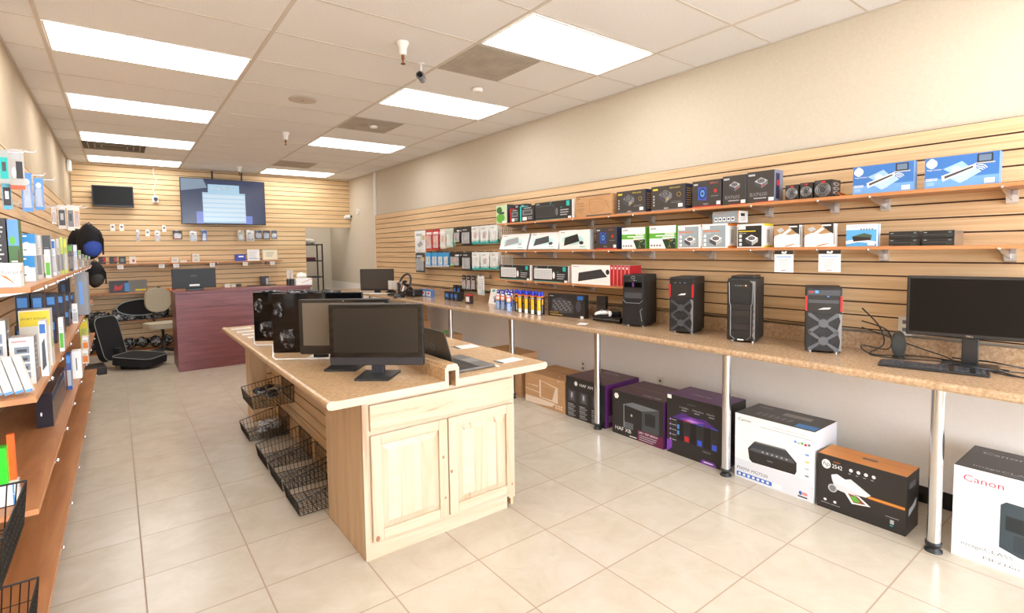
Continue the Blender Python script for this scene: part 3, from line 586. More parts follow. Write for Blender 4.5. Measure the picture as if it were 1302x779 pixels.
# lowest shelf
g = 'boxes on the lowest right shelf'
carton(635.5, 674, SC_, .165, .04, 'black keyboard box with white keyboard picture, farther on the lowest shelf', K_, art_kb_black(W_), W_, group=g)
carton(677.5, 722.5, SC_, .165, .05, 'black keyboard box with white keyboard picture, beside the red sided one', K_, art_kb_black(W_), W_, group=g)
def art_redkb(b, F, w, h, d):
    fr = F['F']; p = [(w*.18, h*.12), (w*.2, h*.58), (w*.78, h*.8), (w*.93, h*.42)]
    b.poly(fr, p, K_, 1)
    for r_ in range(4):
        for c in range(12):
            u = (c+.3)/12.8+.02; v = (r_+.5)/4.6+.05
            q = lambda u, v: (p[0][0]*(1-u)*(1-v)+p[3][0]*u*(1-v)+p[1][0]*(1-u)*v+p[2][0]*u*v, p[0][1]*(1-u)*(1-v)+p[3][1]*u*(1-v)+p[1][1]*(1-u)*v+p[2][1]*u*v)
            b.poly(fr, [q(u, v), q(u+.06, v), q(u+.06, v+.14), q(u, v+.14)], DGREY, 2)
    b.circ(fr, w*.94, h*.66, w*.045, h*.13, K_, 2); b.rect(fr, w*.03, w*.2, h*.88, h*.92, pm('#e3a9a9', .5), 1)
carton(726.5, 776, SC_, .185, .03, 'white keyboard box with black keyboard picture, front of red sided stack', W_, art_redkb, RED, x=3.55, group=g)
for i in range(5):
    wd_ = .05
    pa = at(776.5+4.9*i, 350, x=3.56); pb = at(780.6+4.9*i, 350, x=3.56)
    yv = pa.y; b = MB(); w = pa.y-pb.y; b.box(-w/2, w/2, 0, .16, 0, .185, RED, top=W_); b.rect(faces(w, .16, .185)['F'], w*.1, w*.5, .15, .17, W_, 1); b.rect(faces(w, .16, .185)['F'], w*.82, w, 0, .185, pm('#e7a9a4', .5), 1)
    b.build('product_box', loc=(3.56, (pa.y+pb.y)/2, SC_), rz=RW, label=['red box spine directly beside the white keyboard picture', 'second red box spine from the keyboard picture', 'middle one of five red box spines', 'fourth red box spine, next to the nearest one', 'nearest red box spine, above the first computer tower'][i], cat='box', group='red sided keyboard boxes')

# ------------------------------------------------------------------ computer towers on the counter
def tower(x, px, style, h, label, w=.185, d=.30, th=.30):
    y = at(px, 400, x=x).y; t = empty('computer_tower', (x, y, CZ), RW+th, label, 'computer tower', 'black computer towers on the counter')
    b = MB(); b.bbox(-w/2, w/2, .02, d, .012, h, BLKM, .004); b.bbox(w/2, w/2+.004, .07, d-.04, .07, h-.06, BLKM, .003)
    fr = (V3((-w/2, .02, 0)), V3((1, 0, 0)), V3((0, 0, 1)), V3((0, -1, 0)))
    b.build('case_body', t)
    for sx in (-1, 1):
        for yy in (.05, d-.04): MB().lathe([(.012, 0), (.012, .012)], (sx*w*.36, yy, .0), STEEL if yy < .1 else BLK, 12).build('foot', t)
    p = MB(); SIL = pm('#8d9094', .35, .5); MESH = noisemat_mesh
    if style == 'wedge':
        p.bbox(-w/2, w/2, 0, .0195, .012, h-.004, BLK, .004)
        f2 = (V3((-w/2, 0, 0)), V3((1, 0, 0)), V3((0, 0, 1)), V3((0, -1, 0)))
        p.poly(f2, [(w*.08, h*.86), (w*.92, h*.86), (w*.92, h*.76), (w*.08, h*.76)], BLKG, 1); p.rect(f2, w*.08, w*.92, h*.67, h*.75, K_, 1)
        p.rect(f2, w*.45, w*.55, h*.77, h*.85, PURP, 2); p.rect(f2, w*.08, w*.92, h*.55, h*.66, DGREY, 1)
        p.box(-w*.30, w*.30, -.006, 0, .03, h*.46, MESH)
        p.prism([(-w*.5, .03), (-w*.3, .03), (-w*.3, h*.46), (-w*.5, h*.54)], -.010, 0, BLK, 'y')
        p.prism([(w*.5, .03), (w*.3, .03), (w*.3, h*.46), (w*.5, h*.54)], -.010, 0, BLK, 'y')
        p.tube([(w*.44, -.011, .05), (w*.36, -.012, .14), (w*.46, -.011, h*.36)], .003, SIL, 6); p.tube([(-w*.48, -.011, h*.52), (-w*.33, -.011, h*.46), (w*.33, -.011, h*.46), (w*.48, -.011, h*.52)], .003, SIL, 6)
        p.circ(f2, w*.5, h*.95, w*.11, h*.035, SIL, 1, 6); p.circ(f2, w*.5, h*.95, w*.07, h*.02, K_, 2, 6)
        for i, c in enumerate((MG, RED, WHT, TEAL)): p.circ(f2, w*(.35+.1*i), h*.895, w*.022, h*.01, c, 1, 8)
    elif style == 'cross':
        p.bbox(-w/2, w/2, 0, .0195, .012, h-.004, BLK, .004); f2 = (V3((-w/2, 0, 0)), V3((1, 0, 0)), V3((0, 0, 1)), V3((0, -1, 0)))
        p.box(-w*.5-.002, -w*.44, -.006, .01, h*.65, h*.88, RED); p.box(w*.44, w*.5+.002, -.006, .01, h*.65, h*.88, RED)
        p.rect(f2, w*.1, w*.9, h*.65, h*.87, K_, 1); p.poly(f2, [(w*.35, h*.68), (w*.65, h*.69), (w*.7, h*.72), (w*.5, h*.71)], WHT, 2)
        for i, c in enumerate((MG, MG, LBL)): p.circ(f2, w*(.25+.2*i), h*.905, w*.03, h*.012, c, 2, 8)
        p.box(-w*.40, w*.40, -.004, 0, .02, h*.60, MESH)
        for cz in (h*.46, h*.19):
            p.lathe([(w*.13, -.012), (w*.15, -.004)], (0, 0, cz), DGREY, 16, 'y')
            for sx in (-1, 1):
                for sz in (-1, 1): p.prism([(sx*w*.05, cz+sz*.012), (sx*w*.10, cz+sz*.004), (sx*w*.42, cz+sz*.045), (sx*w*.42, cz+sz*.06), (sx*w*.34, cz+sz*.058)], -.010, -.002, DGREY, 'y')
        p.prism([(w*.40, .02), (w*.5, .02), (w*.5, h*.60), (w*.38, h*.62), (w*.46, h*.5), (w*.36, h*.34), (w*.46, h*.2)], -.008, 0, SIL, 'y')
    elif style == 'drive':
        p.bbox(-w/2, w/2, 0, .0195, .012, h-.004, BLK, .004); f2 = (V3((-w/2, 0, 0)), V3((1, 0, 0)), V3((0, 0, 1)), V3((0, -1, 0)))
        p.box(-w*.5-.002, -w*.45, -.006, .01, h*.65, h*.88, RED); p.box(w*.45, w*.5+.002, -.006, .01, h*.65, h*.88, RED)
        p.rect(f2, w*.06, w*.94, h*.89, h*.97, DGREY, 1); p.rect(f2, w*.26, w*.36, h*.92, h*.965, LBL, 2); p.rect(f2, w*.1, w*.22, h*.93, h*.95, RED, 2)
        p.box(-w*.42, w*.42, -.003, 0, h*.77, h*.82, DGREY); p.circ(f2, w*.62, h*.875, w*.03, h*.01, LBL, 2, 8)
        p.poly(f2, [(w*.35, h*.67), (w*.65, h*.68), (w*.7, h*.705), (w*.5, h*.70)], WHT, 2)
        p.box(-w*.42, w*.42, -.004, 0, .02, h*.61, MESH)
        for cz in (h*.46, h*.19):
            p.lathe([(w*.13, -.012), (w*.15, -.004)], (0, 0, cz), pm('#5a5c60', .4), 16, 'y')
            for sx in (-1, 1):
                for sz in (-1, 1): p.prism([(sx*w*.05, cz+sz*.012), (sx*w*.10, cz+sz*.004), (sx*w*.42, cz+sz*.045), (sx*w*.42, cz+sz*.065), (sx*w*.34, cz+sz*.063)], -.010, -.002, pm('#5a5c60', .4), 'y')
        p.prism([(w*.42, .02), (w*.5, .02), (w*.5, h*.60), (w*.40, h*.62), (w*.46, h*.5), (w*.38, h*.34), (w*.46, h*.2)], -.008, 0, SIL, 'y')
    else:
        p.bbox(-w/2, w/2, 0, .0195, .012, h-.012, BLK, .005); f2 = (V3((-w/2, 0, 0)), V3((1, 0, 0)), V3((0, 0, 1)), V3((0, -1, 0)))
        p.rect(f2, w*.14, w*.86, h*.86, h*.93, K_, 1)
        for i, c in enumerate((MG, LBL, GRN, RED, WHT)): p.rect(f2, w*(.28+.09*i), w*(.33+.09*i), h*.885, h*.9, c, 2)
        p.box(-w*.36, w*.36, -.004, 0, h*.62, h*.84, MESH)
        for i in range(5): p.box(-w*.34, w*.34, -.006, 0, h*(.09+.105*i), h*(.09+.105*i)+h*.098, K_ if i % 2 else BLK)
        for s_ in (-1, 1):
            p.tube([(s_*w*.42, -.008, h*.94), (s_*w*.40, -.010, h*.62), (s_*w*.36, -.010, h*.58), (s_*w*.36, -.010, h*.1), (s_*w*.2, -.008, h*.045)], .003, SIL, 6)
        p.prism([(w*.40, h*.12), (w*.5, h*.04), (w*.5, h*.96), (w*.30, h*.97), (w*.44, h*.90), (w*.44, h*.56)], -.006, 0, SIL, 'y')
        for i in range(4): p.tube([(w*.39, -.009, h*(.14+.1*i)), (w*.47, -.009, h*(.2+.1*i)), (w*.39, -.009, h*(.23+.1*i))], .002, BLK, 4)
        p.rect(f2, w*.38, w*.6, h*.03, h*.05, WHT, 3)
        q = MB(); q.bbox(-w*.42, w*.42, .04, d-.03, h-.004, h+.018, BLK, .008); q.build('top_cover', t)
    p.build('front_panel', t)
    return t
noisemat_mesh = noisemat('perforated_black_mesh', [(.45, '#050506'), (.6, '#2e2f33')], 300, rough=.5)
tower(3.46, 805, 'wedge', .44, 'black tower with a wedge shaped lower front, nearest the game console')
tower(3.46, 866, 'cross', .435, 'black tower with red edges, cross braced mesh and silver right rim')
tower(3.44, 942, 'tall', .445, 'tall black tower with silver trim lines and raised top')
tower(3.46, 1047, 'drive', .405, 'dark grey tower with red edges, disc drive and cables behind it', th=.42, d=.29, w=.195)

# desktop set at the near end of the counter
def monitor(name, loc, rz, w, h, z0, label, cat='monitor', group=None, bez=.016, chin=.02, thick=.03, stand='neck', scr=SCREEN, badge=None, base=(.24, .16)):
    t = empty(name, loc, rz, label, cat, group)
    b = MB(); b.bbox(-w/2, w/2, 0, thick, z0, z0+h, BLK, .006); b.bbox(-w*.3, w*.3, thick, thick+.025, z0+h*.2, z0+h*.75, BLKM, .01); b.build('housing', t)
    f = (V3((-w/2, 0, z0)), V3((1, 0, 0)), V3((0, 0, 1)), V3((0, -1, 0)))
    s = MB(); s.rect(f, bez, w-bez, chin, h-bez, scr, 1); s.build('screen', t)
    if badge: MB().text(f, badge, w/2-.02, chin*.5, .014, STEEL, 2).build('badge', t)
    n = MB()
    if stand == 'neck': n.bbox(-.035, .035, thick*.6, thick+.02, .012, z0+h*.35, BLK, .004); n.build('neck', t); MB().bbox(-base[0]/2, base[0]/2, -base[1]*.45, base[1]*.55, 0, .012, BLK, .004).build('base', t)
    return t
p1, p2 = at(1156, 430, x=3.53), at(1302, 445, x=3.60)
monitor('monitor', (3.64, .73, CZ), RW+.22, .56, .335, .155, 'wide black monitor with silver badge at the near end of the wall counter', badge='DELL', bez=.014, chin=.022, thick=.04)
def keyboard(loc, rz, w, d, label, cat='keyboard'):
    t = empty('keyboard', loc, rz, label, cat)
    MB().bbox(-w/2, w/2, 0, d, 0, .014, BLK, .004).build('body', t)
    b = MB(); 
    for r_ in range(5):
        n = 21
        for c in range(n):
            if c in (14, 18): continue
            x0 = -w/2+.012+c*(w-.024)/n; y0 = .014+r_*(d-.024)/5
            b.box(x0, x0+(w-.024)/n-.003, y0, y0+(d-.024)/5-.004, .0141, .020, DGREY)
    o = b.build('keys', t); o['kind'] = 'stuff'
    return t
keyboard((3.37, .83, CZ), RW+.22, .46, .145, 'black full size keyboard lying in front of the wide black monitor')
t = empty('computer_speaker', (3.62, at(1143, 430, x=3.62).y, CZ), RW+.3, 'small black oval desktop speaker beside the wide monitor', 'speaker')
b = MB(); b.prism([(.038*math.cos(a)*(1 if abs(math.cos(a)) < .8 else .95), .075+.075*math.sin(a)) for a in [2*math.pi*i/20 for i in range(20)]], 0, .07, BLK, 'y', smooth=True)
b.build('cabinet', t, loc=(0, 0, .006)); b = MB(); b.prism([(.03*math.cos(a), .081+.062*math.sin(a)) for a in [2*math.pi*i/20 for i in range(20)]], -.004, -.0005, pm('#2f3538', .25), 'y'); b.build('grille', t)
MB().lathe([(.032, 0), (.032, .008)], (0, .03, 0), BLK, 16).build('foot', t)
rd = random.Random(11)
def cable(pts, r, label, mat=BLK, group=None, n=8):
    # smooth catmull rom
    P = [V3(p) for p in pts]; out = []
    for i in range(len(P)-1):
        a, b_, c, d = P[max(i-1, 0)], P[i], P[i+1], P[min(i+2, len(P)-1)]
        for k in range(n):
            u = k/n; out.append(.5*((2*b_)+(-a+c)*u+(2*a-5*b_+4*c-d)*u*u+(-a+3*b_-3*c+d)*u**3))
    out.append(P[-1]); return MB().tube(out, r, mat, 6).build('cable', label=label, cat='cable', group=group)
zc = CZ+.006
tx, ty = 3.72, at(1047, 400, x=3.46).y-.12
cable([(tx, ty, 1.18), (3.70, ty-.10, 1.08), (3.66, ty-.14, .98), (3.62, ty-.08, zc), (3.58, ty-.22, zc), (3.60, ty-.38, zc+.01), (3.68, ty-.55, zc)], .004, 'black cable looping from the rear of the dark grey tower to the counter')
cable([(tx, ty, 1.10), (3.68, ty-.15, 1.06), (3.68, ty-.16, .95), (3.64, ty-.03, .96), (3.62, ty-.1, zc), (3.70, ty-.35, zc+.01), (3.65, ty-.7, zc)], .004, 'black cable hanging in a wide loop beside the dark grey tower')
cable([(tx, ty, 1.06), (3.72, ty-.3, .97), (3.68, ty-.45, zc+.02), (3.55, ty-.5, zc), (3.54, ty-.62, zc+.01), (3.66, ty-.8, zc)], .0035, 'thin black cable stretched from the tower to the small speaker')
cable([(3.50, ty-.40, zc), (3.56, ty-.48, zc+.012), (3.50, ty-.58, zc+.022), (3.55, ty-.66, zc+.01), (3.52, ty-.78, zc), (3.58, ty-.86, zc+.01)], .004, 'black cable snaking on the counter between speaker and keyboard')
cable([(3.72, ty-.45, zc+.02), (3.68, ty-.60, zc+.03), (3.60, ty-.68, zc+.04), (3.66, ty-.80, zc+.02), (3.58, ty-.88, zc+.05), (3.62, ty-.95, zc+.13)], .004, 'black cable rising to the back of the wide monitor')
cable([(3.55, .62, zc), (3.52, .50, zc), (3.60, .40, zc), (3.58, .30, zc)], .003, 'thin black cable to the right of the monitor base')
p = at(1210, 445, x=3.6)

# console with white controller
t = empty('game_console', (3.46, at(770, 398, x=3.46).y, CZ), RW+.1, 'flat black game console on the wall counter beside the first tower', 'game console')
MB().bbox(-.15, .15, 0, .27, .006, .055, BLKG, .008).build('body', t); b = MB(); b.box(-.15, .15, -.001, .001, .028, .031, GREY); b.build('seam', t)
b = MB()
for sx in (-1, 1): b.lathe([(.012, 0), (.012, .0065)], (sx*.12, .04, 0), BLK, 10)
b.build('foot', t)
t = empty('game_controller', (3.50, at(768, 398, x=3.50).y, CZ+.0565), RW+.35, 'white game controller lying on the black game console', 'game controller')
b = MB(); b.tube([(-.07, -.035, .012), (-.062, .0, .018), (-.045, .03, .022), (0, .035, .022), (.045, .03, .022), (.062, .0, .018), (.07, -.035, .012)], [.011, .016, .02, .02, .02, .016, .011], WHT, 12); b.build('shell', t)
for sx in (-1, 1): MB().lathe([(.008, 0), (.010, .012), (.008, .014)], (sx*.025, .01, .040), GREY, 12).build('thumb_stick', t)
t = empty('power_brick', (3.60, at(781, 392, x=3.60).y, CZ+.0565), RW+.2, 'small black adapter block standing on the rear of the console', 'adapter')
MB().bbox(-.045, .045, 0, .05, 0, .03, BLK, .004).build('block', t); MB().tube([(.03, .02, .028), (.03, .0, .05), (-.01, -.02, .055), (-.04, .0, .05), (-.035, .02, .028)], .0035, BLK, 6).build('lead', t)
b = MB(); b.box(-.055, .055, -.04, .04, 0, .0008, WHT); b.lines((V3((-.055, -.04, .0008)), V3((1, 0, 0)), V3((0, 1, 0)), V3((0, 0, 1))), .01, .1, .06, 4, .012, .003, LG)
b.build('leaflet', loc=(3.26, at(741, 404, x=3.26).y, CZ+.0005), rz=.5, label='white leaflet lying at the counter edge before the console', cat='leaflet')
# black ergonomic keyboard box
ya = at(693, 380, x=3.46).y; yb = at(741, 390, x=3.40).y
def art_ergo(b, F, w, h, d):
    fr = F['F']; b.poly(fr, [(w*.1, h*.25), (w*.12, h*.75), (w*.35, h*.85), (w*.6, h*.7), (w*.7, h*.5), (w*.68, h*.2), (w*.4, h*.15)], DGREY, 1)
    for r_ in range(5):
        for c in range(11): b.rect(fr, w*(.14+.045*c), w*(.14+.045*c+.036), h*(.28+.09*r_), h*(.28+.09*r_+.06), MG if (r_+c) % 3 else K_, 2)
    b.circ(fr, w*.83, h*.5, w*.07, h*.25, DGREY, 1); b.rect(fr, w*.8, w*.95, h*.78, h*.95, BLUE, 1); b.rect(fr, w*.05, w*.16, h*.88, h*.91, LG, 2)
    b.text(fr, 'EXCLUSIVE', w*.05, h*.17, h*.1, GOLD, 3); b.rect(fr, w*.06, w*.4, h*.06, h*.09, GOLD, 3); b.rect(fr, w*.88, w*.96, 0, h*.1, W_, 2)
w_ = ya-yb; b = MB(); F = faces(.46, .055, .225); b.box(-.23, .23, 0, .055, 0, .225, K_); art_ergo(b, F, .46, .225, .055)
b.build('product_box', loc=(3.47, (ya+yb)/2, CZ), rz=RW+.15, label='glossy black keyboard box with gold lettering behind the yellow cans', cat='box', group='black keyboard boxes on the counter')
b = MB(); b.box(-.05, .05, 0, .04, 0, .22, K_); b.build('product_box', loc=(3.58, yb-.06, CZ), rz=RW+.15, label='black box spine tucked behind the gold lettered keyboard box', cat='box', group='black keyboard boxes on the counter')
# spray cans
def can_proto(kind):
    if kind == 'air':
        t = empty('spray_can', (0, 0, 0), 0, '', 'spray can'); A, Bc = pm('#2f62c0', .3), pm('#e8602a', .35)
        b = MB(); b.lathe([(.031, 0), (.032, .004), (.032, .055), ], (0, 0, 0), pm('#8fa8cf', .3), 20); b.lathe([(.0321, .055), (.0321, .11)], (0, 0, 0), A, 20); b.lathe([(.0322, .11), (.0322, .155)], (0, 0, 0), Bc, 20)
        b.lathe([(.032, .155), (.024, .175), (.02, .177)], (0, 0, 0), STEEL, 20)
        fr = (V3((0, -.0335, 0)), V3((1, 0, 0)), V3((0, 0, 1)), V3((0, -1, 0)))
        b.poly(fr, [(-.02, .115), (.016, .112), (.02, .145), (-.018, .148)], W_, 1); b.rect(fr, -.02, .018, .10, .108, YEL, 1); b.poly(fr, [(-.015, .01), (.015, .01), (.018, .09), (-.018, .09)], pm('#a9c2ec', .4), 1)
        b.build('body', t); MB().lathe([(.020, .177), (.021, .2), (.017, .215), (.01, .217)], (0, 0, 0), pm('#2233a8', .35), 16).build('cap', t)
        MB().box(-.006, .006, -.032, -.018, .195, .203, W_).build('nozzle', t)
    else:
        t = empty('spray_can', (0, 0, 0), 0, '', 'spray can')
        b = MB(); b.lathe([(.027, 0), (.028, .004), (.028, .165), (.0275, .178), (.021, .188)], (0, 0, 0), K_, 24)
        def arc(a0, a1, z0, z1, m_, r_=.0284):
            n = 7; q = [(a0+(a1-a0)*i/n) for i in range(n+1)]
            b.add([(r_*math.sin(t_), -r_*math.cos(t_), z0) for t_ in q]+[(r_*math.sin(t_), -r_*math.cos(t_), z1) for t_ in q], [(i, i+1, n+2+i, n+1+i) for i in range(n)], m_, True)
        arc(-.62, .62, .045, .155, pm('#ffc21c', .3)); arc(-.62, .62, .003, .045, W_); arc(-.9, .9, .160, .170, LG)
        arc(1.2, 2.4, .10, .155, pm('#f2a81c', .3)); arc(1.5, 2.0, .01, .09, W_); arc(-2.4, -1.2, .10, .155, pm('#f2a81c', .3)); arc(-2.0, -1.5, .01, .09, W_)
        b.lathe([(.0283, .176), (.024, .190)], (0, 0, 0), ORG, 20)
        b.build('body', t); MB().lathe([(.021, .190), (.022, .215), (.018, .232)], (0, 0, 0), pm('#2438c0', .35), 16).build('cap', t)
        MB().lathe([(.018, .183), (.0225, .186), (.0225, .192)], (0, 0, 0), RED, 16).build('collar', t)
    return t
air = can_proto('air'); yel = can_proto('yellow'); first = {'air': True, 'yel': True}
def put_can(kind, x, px, label, grp, py=385):
    y = at(px, py, x=x).y; src = air if kind == 'air' else yel
    if first[kind]: src.location = (x, y, CZ); src.rotation_euler = (0, 0, RW+.75); src['label'] = label; src['group'] = grp; first[kind] = False; return
    copy_tree(src, (x, y, CZ), RW+(.75 if x != 3.44 else -1.05), label, grp)
for i, (x, px, l) in enumerate(((3.40, 634, 'front left blue and orange duster can'), (3.40, 640, 'front middle blue and orange duster can'), (3.34, 647.5, 'frontmost larger looking blue and orange duster can'),
                                (3.52, 645, 'rear left blue capped duster can'), (3.52, 651, 'rear middle blue capped duster can'), (3.48, 656.5, 'blue capped duster can next to the yellow cans'))):
    put_can('air', x, px, l, 'blue duster cans on the wall counter')
names = ['leftmost', 'second', 'third', 'fourth', 'fifth']
for px, l in ((661.5, 'front yellow can directly beside the blue duster cans'), (669.5, 'second yellow can of the front row from the duster cans'), (677.5, 'third yellow can of the front row from the duster cans'), (685.5, 'front yellow can nearest the black keyboard box')): put_can('yel', 3.38, px, l, 'yellow spray cans on the wall counter')
for px, l in ((657.5, 'dark label can peeking out between duster cans and yellow cans'), (665.5, 'dark label can behind the first two front yellow cans'), (673.5, 'dark label can in the middle of the rear row'), (681.5, 'dark label can behind the last two front yellow cans'), (689, 'dark label can touching the black keyboard box')): put_can('yel', 3.44, px, l, 'dark label spray cans behind the yellow ones')

# leaning white clamshell pack, small boxes, red topped tub
def simple_box(name, x, px0, px1, z0, h, d, label, colr, art=None, cat='box', group=None, tilt=0, rz=RW, side=None, py=370):
    ya, yb = at(px0, py, x=x).y, at(px1, py, x=x).y; w = (ya-yb)-.003; b = MB(); F = faces(w, d, h); b.box(-w/2, w/2, 0, d, 0, h, colr, right=side or colr)
    if art: art(b, F, w, h, d)
    return b.build(name, loc=(x, (ya+yb)/2, z0), rz=rz, rx=-tilt, label=label, cat=cat, group=group)
def art_clam(b, F, w, h, d):
    fr = F['F']; b.rect(fr, w*.1, w*.3, h*.82, h*.95, TEAL, 1); b.circ(fr, w*.4, h*.45, w*.16, h*.12, LG, 1); b.rect(fr, w*.34, w*.46, h*.12, h*.4, pm('#6d6a90', .4), 1); b.rect(fr, w*.6, w, h*.9, h, BLUE, 1)
simple_box('blister_pack', 3.62, 620.5, 640, CZ+.002, .19, .012, 'white card pack leaning at an angle left of the duster cans', W_, art_clam, 'package', tilt=.25)
def art_blub(b, F, w, h, d): fr = F['F']; b.rect(fr, w*.08, w*.92, h*.1, h*.9, pm('#dfe6ef', .4), 1); b.circ(fr, w*.5, h*.5, w*.22, h*.16, RED, 2); b.rect(fr, w*.08, w*.92, h*.78, h*.9, BLUE, 2)
for i, (a, b_) in enumerate(((533, 539.5), (540, 546.5))): simple_box('product_box', 3.53, a+1.5, b_+1.5, CZ, .105, .06, ['small blue and white box farther from the black ink boxes', 'small blue and white box nearer to the black ink boxes'][i], pm('#5f83bd', .4), art_blub, group='small blue boxes on the far counter')
def art_ink(b, F, w, h, d): fr = F['F']; b.rect(fr, w*.15, w*.85, h*.3, h*.8, BLUE, 1); b.rect(fr, w*.3, w*.6, h*.4, h*.7, LBL, 2); b.circ(fr, w*.5, h*.12, w*.12, h*.06, LBL, 1)
for i, (a, b_) in enumerate(((565, 571.5), (572, 576.5), (577, 581.5))): simple_box('product_box', 3.50, a, b_, CZ, .115, .08, ['black box with blue square, first of three on the counter', 'narrow black box between its two look alikes on the counter', 'black box next to the red capped tub'][i], K_, art_ink, group='black ink boxes on the far counter')
for i, (a, b_) in enumerate(((576, 580), (581, 585))): simple_box('product_box', 3.66, a, b_, CZ, .19, .06, ['tall black box at the wall behind the black ink boxes', 'tall black box at the wall, right behind the red capped tub'][i], K_, art_ink, group='tall black boxes at the far counter wall')
t = empty('plastic_tub', (3.44, at(594, 375, x=3.44).y, CZ), RW, 'small clear tub with red lid and white label on the counter', 'tub')
MB().bbox(-.05, .05, 0, .06, 0, .095, pm('#3a2226', .3), .008).build('body', t); MB().bbox(-.052, .052, -.002, .062, .0955, .11, RED, .004).build('lid', t); MB().box(-.032, .045, -.0015, -.0003, .025, .088, WHT).build('label', t)
t = t

# HP style monitor far along the counter
t = monitor('monitor', (3.22, at(479, 360, x=3.22).y, CZ), RW+.75, .56, .34, .05, 'black all-in-one monitor with a white lower frame at the far end of the counter', 'monitor', thick=.035, stand='', scr=pm('#4a4540', .12), bez=.014, chin=.03)
b = MB(); b.tube([(-.28, .01, .09), (-.28, .01, .012), (-.26, .01, .006), (.26, .01, .006), (.28, .01, .012), (.28, .01, .09)], .006, WHT, 8); b.build('lower_frame', t)
MB().bbox(-.1, .1, -.06, .12, 0, .008, WHT, .003).build('base', t)
MB().bbox(-.05, .05, .01, .04, .008, .06, BLK, .003).build('neck', t)
# racing wheel
px_, x_ = 520, 3.36; yw = at(520, 362, x=x_).y
t = empty('racing_wheel', (x_, yw, CZ), RW+.10, 'black racing game steering wheel on its stand at the far counter', 'steering wheel')
b = MB(); b.bbox(-.11, .11, 0, .2, 0, .10, BLK, .02); b.build('base', t)
b = MB(); ring = []
for k in range(28):
    a = 2*math.pi*k/28; ring.append((.145*math.cos(a), -.07+.05*math.sin(a), .20+.13*math.sin(a)))
b.tube(ring, .014, BLKM, 8, True); b.build('wheel_rim', t)
b = MB()
for a in (0, math.pi, -math.pi/2): b.tube([(0, -.07, .20), (.14*math.cos(a), -.07+.048*math.sin(a), .20+.125*math.sin(a))], .012, STEEL, 8)
b.lathe([(.04, -.02), (.04, .02)], (0, -.07, .20), BLK, 16, 'y'); b.tube([(0, -.06, .2), (0, .05, .09)], .025, BLK, 10); b.build('spokes', t)
# pedals and joysticks
t = empty('pedal_set', (3.26, at(501, 372, x=3.26).y, CZ), RW+.5, 'silver and black pedal set left of the racing wheel', 'pedals')
MB().bbox(-.13, .13, 0, .18, 0, .03, BLK, .008).build('base', t)
for i in range(3): q = MB(); q.tube([(-.08+.08*i, .12, .03), (-.08+.08*i, .035, .18)], .008, BLK, 8); o = q.build('pedal_arm', t); MB().bbox(-.115+.08*i, -.045+.08*i, .01, .03, .09, .225, pm('#d8d4cc', .35, .2), .006).build('pedal_plate', o)
def joystick(x, px, label):
    t = empty('joystick', (x, at(px, 368, x=x).y, CZ), RW+.3, label, 'joystick', 'black joysticks on the far counter')
    MB().lathe([(.085, 0), (.085, .015), (.06, .04), (.03, .055)], (0, 0, 0), BLK, 20).build('base', t)
    MB().tube([(0, 0, .05), (0, 0, .10), (0, .01, .16), (0, -.005, .21)], [.014, .018, .024, .02], BLKM, 10).build('grip', t); MB().lathe([(.01, 0), (.008, .012)], (0, -.006, .212), RED, 8).build('button', t)
joystick(3.46, 497, 'black joystick nearest the far all-in-one monitor')
joystick(3.20, 507, 'black joystick in front of the racing wheel at the counter edge')

# ------------------------------------------------------------------ hanging packs on the right wall
def hook(x, y, z, ln, rz, nm='display_hook'):
    pass
HK = {}
def hang_hook(x, y, z, ln, rz, label, grp):
    """wire hook: back plate on the slatted face at local y = 0, arm towards local -y"""
    if 'h' not in HK:
        t = empty('display_hook', (0, 0, 0), 0, '', 'display hook')
        MB().box(-.02, .02, -.004, -.0005, -.02, .02, STEEL).build('back_plate', t)
        MB().tube([(0, -.004, 0), (0, -.155, 0), (0, -.165, .004), (0, -.17, .02)], .0026, CHROME, 6).build('arm', t)
        HK['h'] = t; t.location = (x, y, z); t.rotation_euler = (0, 0, rz); t['label'] = label; t['group'] = grp; return t
    return copy_tree(HK['h'], (x, y, z), rz, label, grp)
def blister(loc, rz, w, h, label, colr, art=None, grp=None, d=.018, edge=None, lean=0):
    """loc = top of the pack where the hook passes"""
    t = empty('blister_pack', loc, rz, label, 'package', grp)
    b = MB(); b.box(-w/2, w/2, 0, .0012, -h, .012, colr, right=edge or colr); F = (V3((-w/2, 0, -h)), V3((1, 0, 0)), V3((0, 0, 1)), V3((0, -1, 0)))
    if art: art(b, F, w, h)
    b.build('card', t)
    if d: MB().bbox(-w*.38, w*.38, -d, -.0015, -h*.9, -h*.25, CLEAR, .006).build('clear_bubble', t)
    return t
def bl_mouse(body, band):
    def f(b, F, w, h): b.rect(F, 0, w, 0, h*.2, band, 1); b.circ(F, w*.5, h*.52, w*.2, h*.2, body, 1); b.circ(F, w*.5, h*.6, w*.05, h*.06, MG, 2); b.rect(F, w*.15, w*.6, h*.86, h*.92, LG, 1)
    return f
def bl_red(b, F, w, h): b.circ(F, w*.5, h*.5, w*.3, h*.18, ORG, 1); b.rect(F, w*.1, w*.9, h*.8, h*.92, W_, 1); b.lines(F, w*.15, w*.8, h*.25, 3, h*.06, h*.02, W_, 1)
def bl_dot(b, F, w, h): b.circ(F, w*.45, h*.5, w*.2, h*.14, RED, 1); b.circ(F, w*.15, h*.1, w*.2, h*.1, GRN, 1); b.rect(F, w*.5, w*.9, h*.8, h*.9, W_, 1)
def bl_blue(b, F, w, h): b.rect(F, w*.2, w*.8, h*.25, h*.75, W_, 1); b.rect(F, w*.4, w*.6, h*.3, h*.7, K_, 2); b.rect(F, 0, w, 0, h*.08, W_, 1)
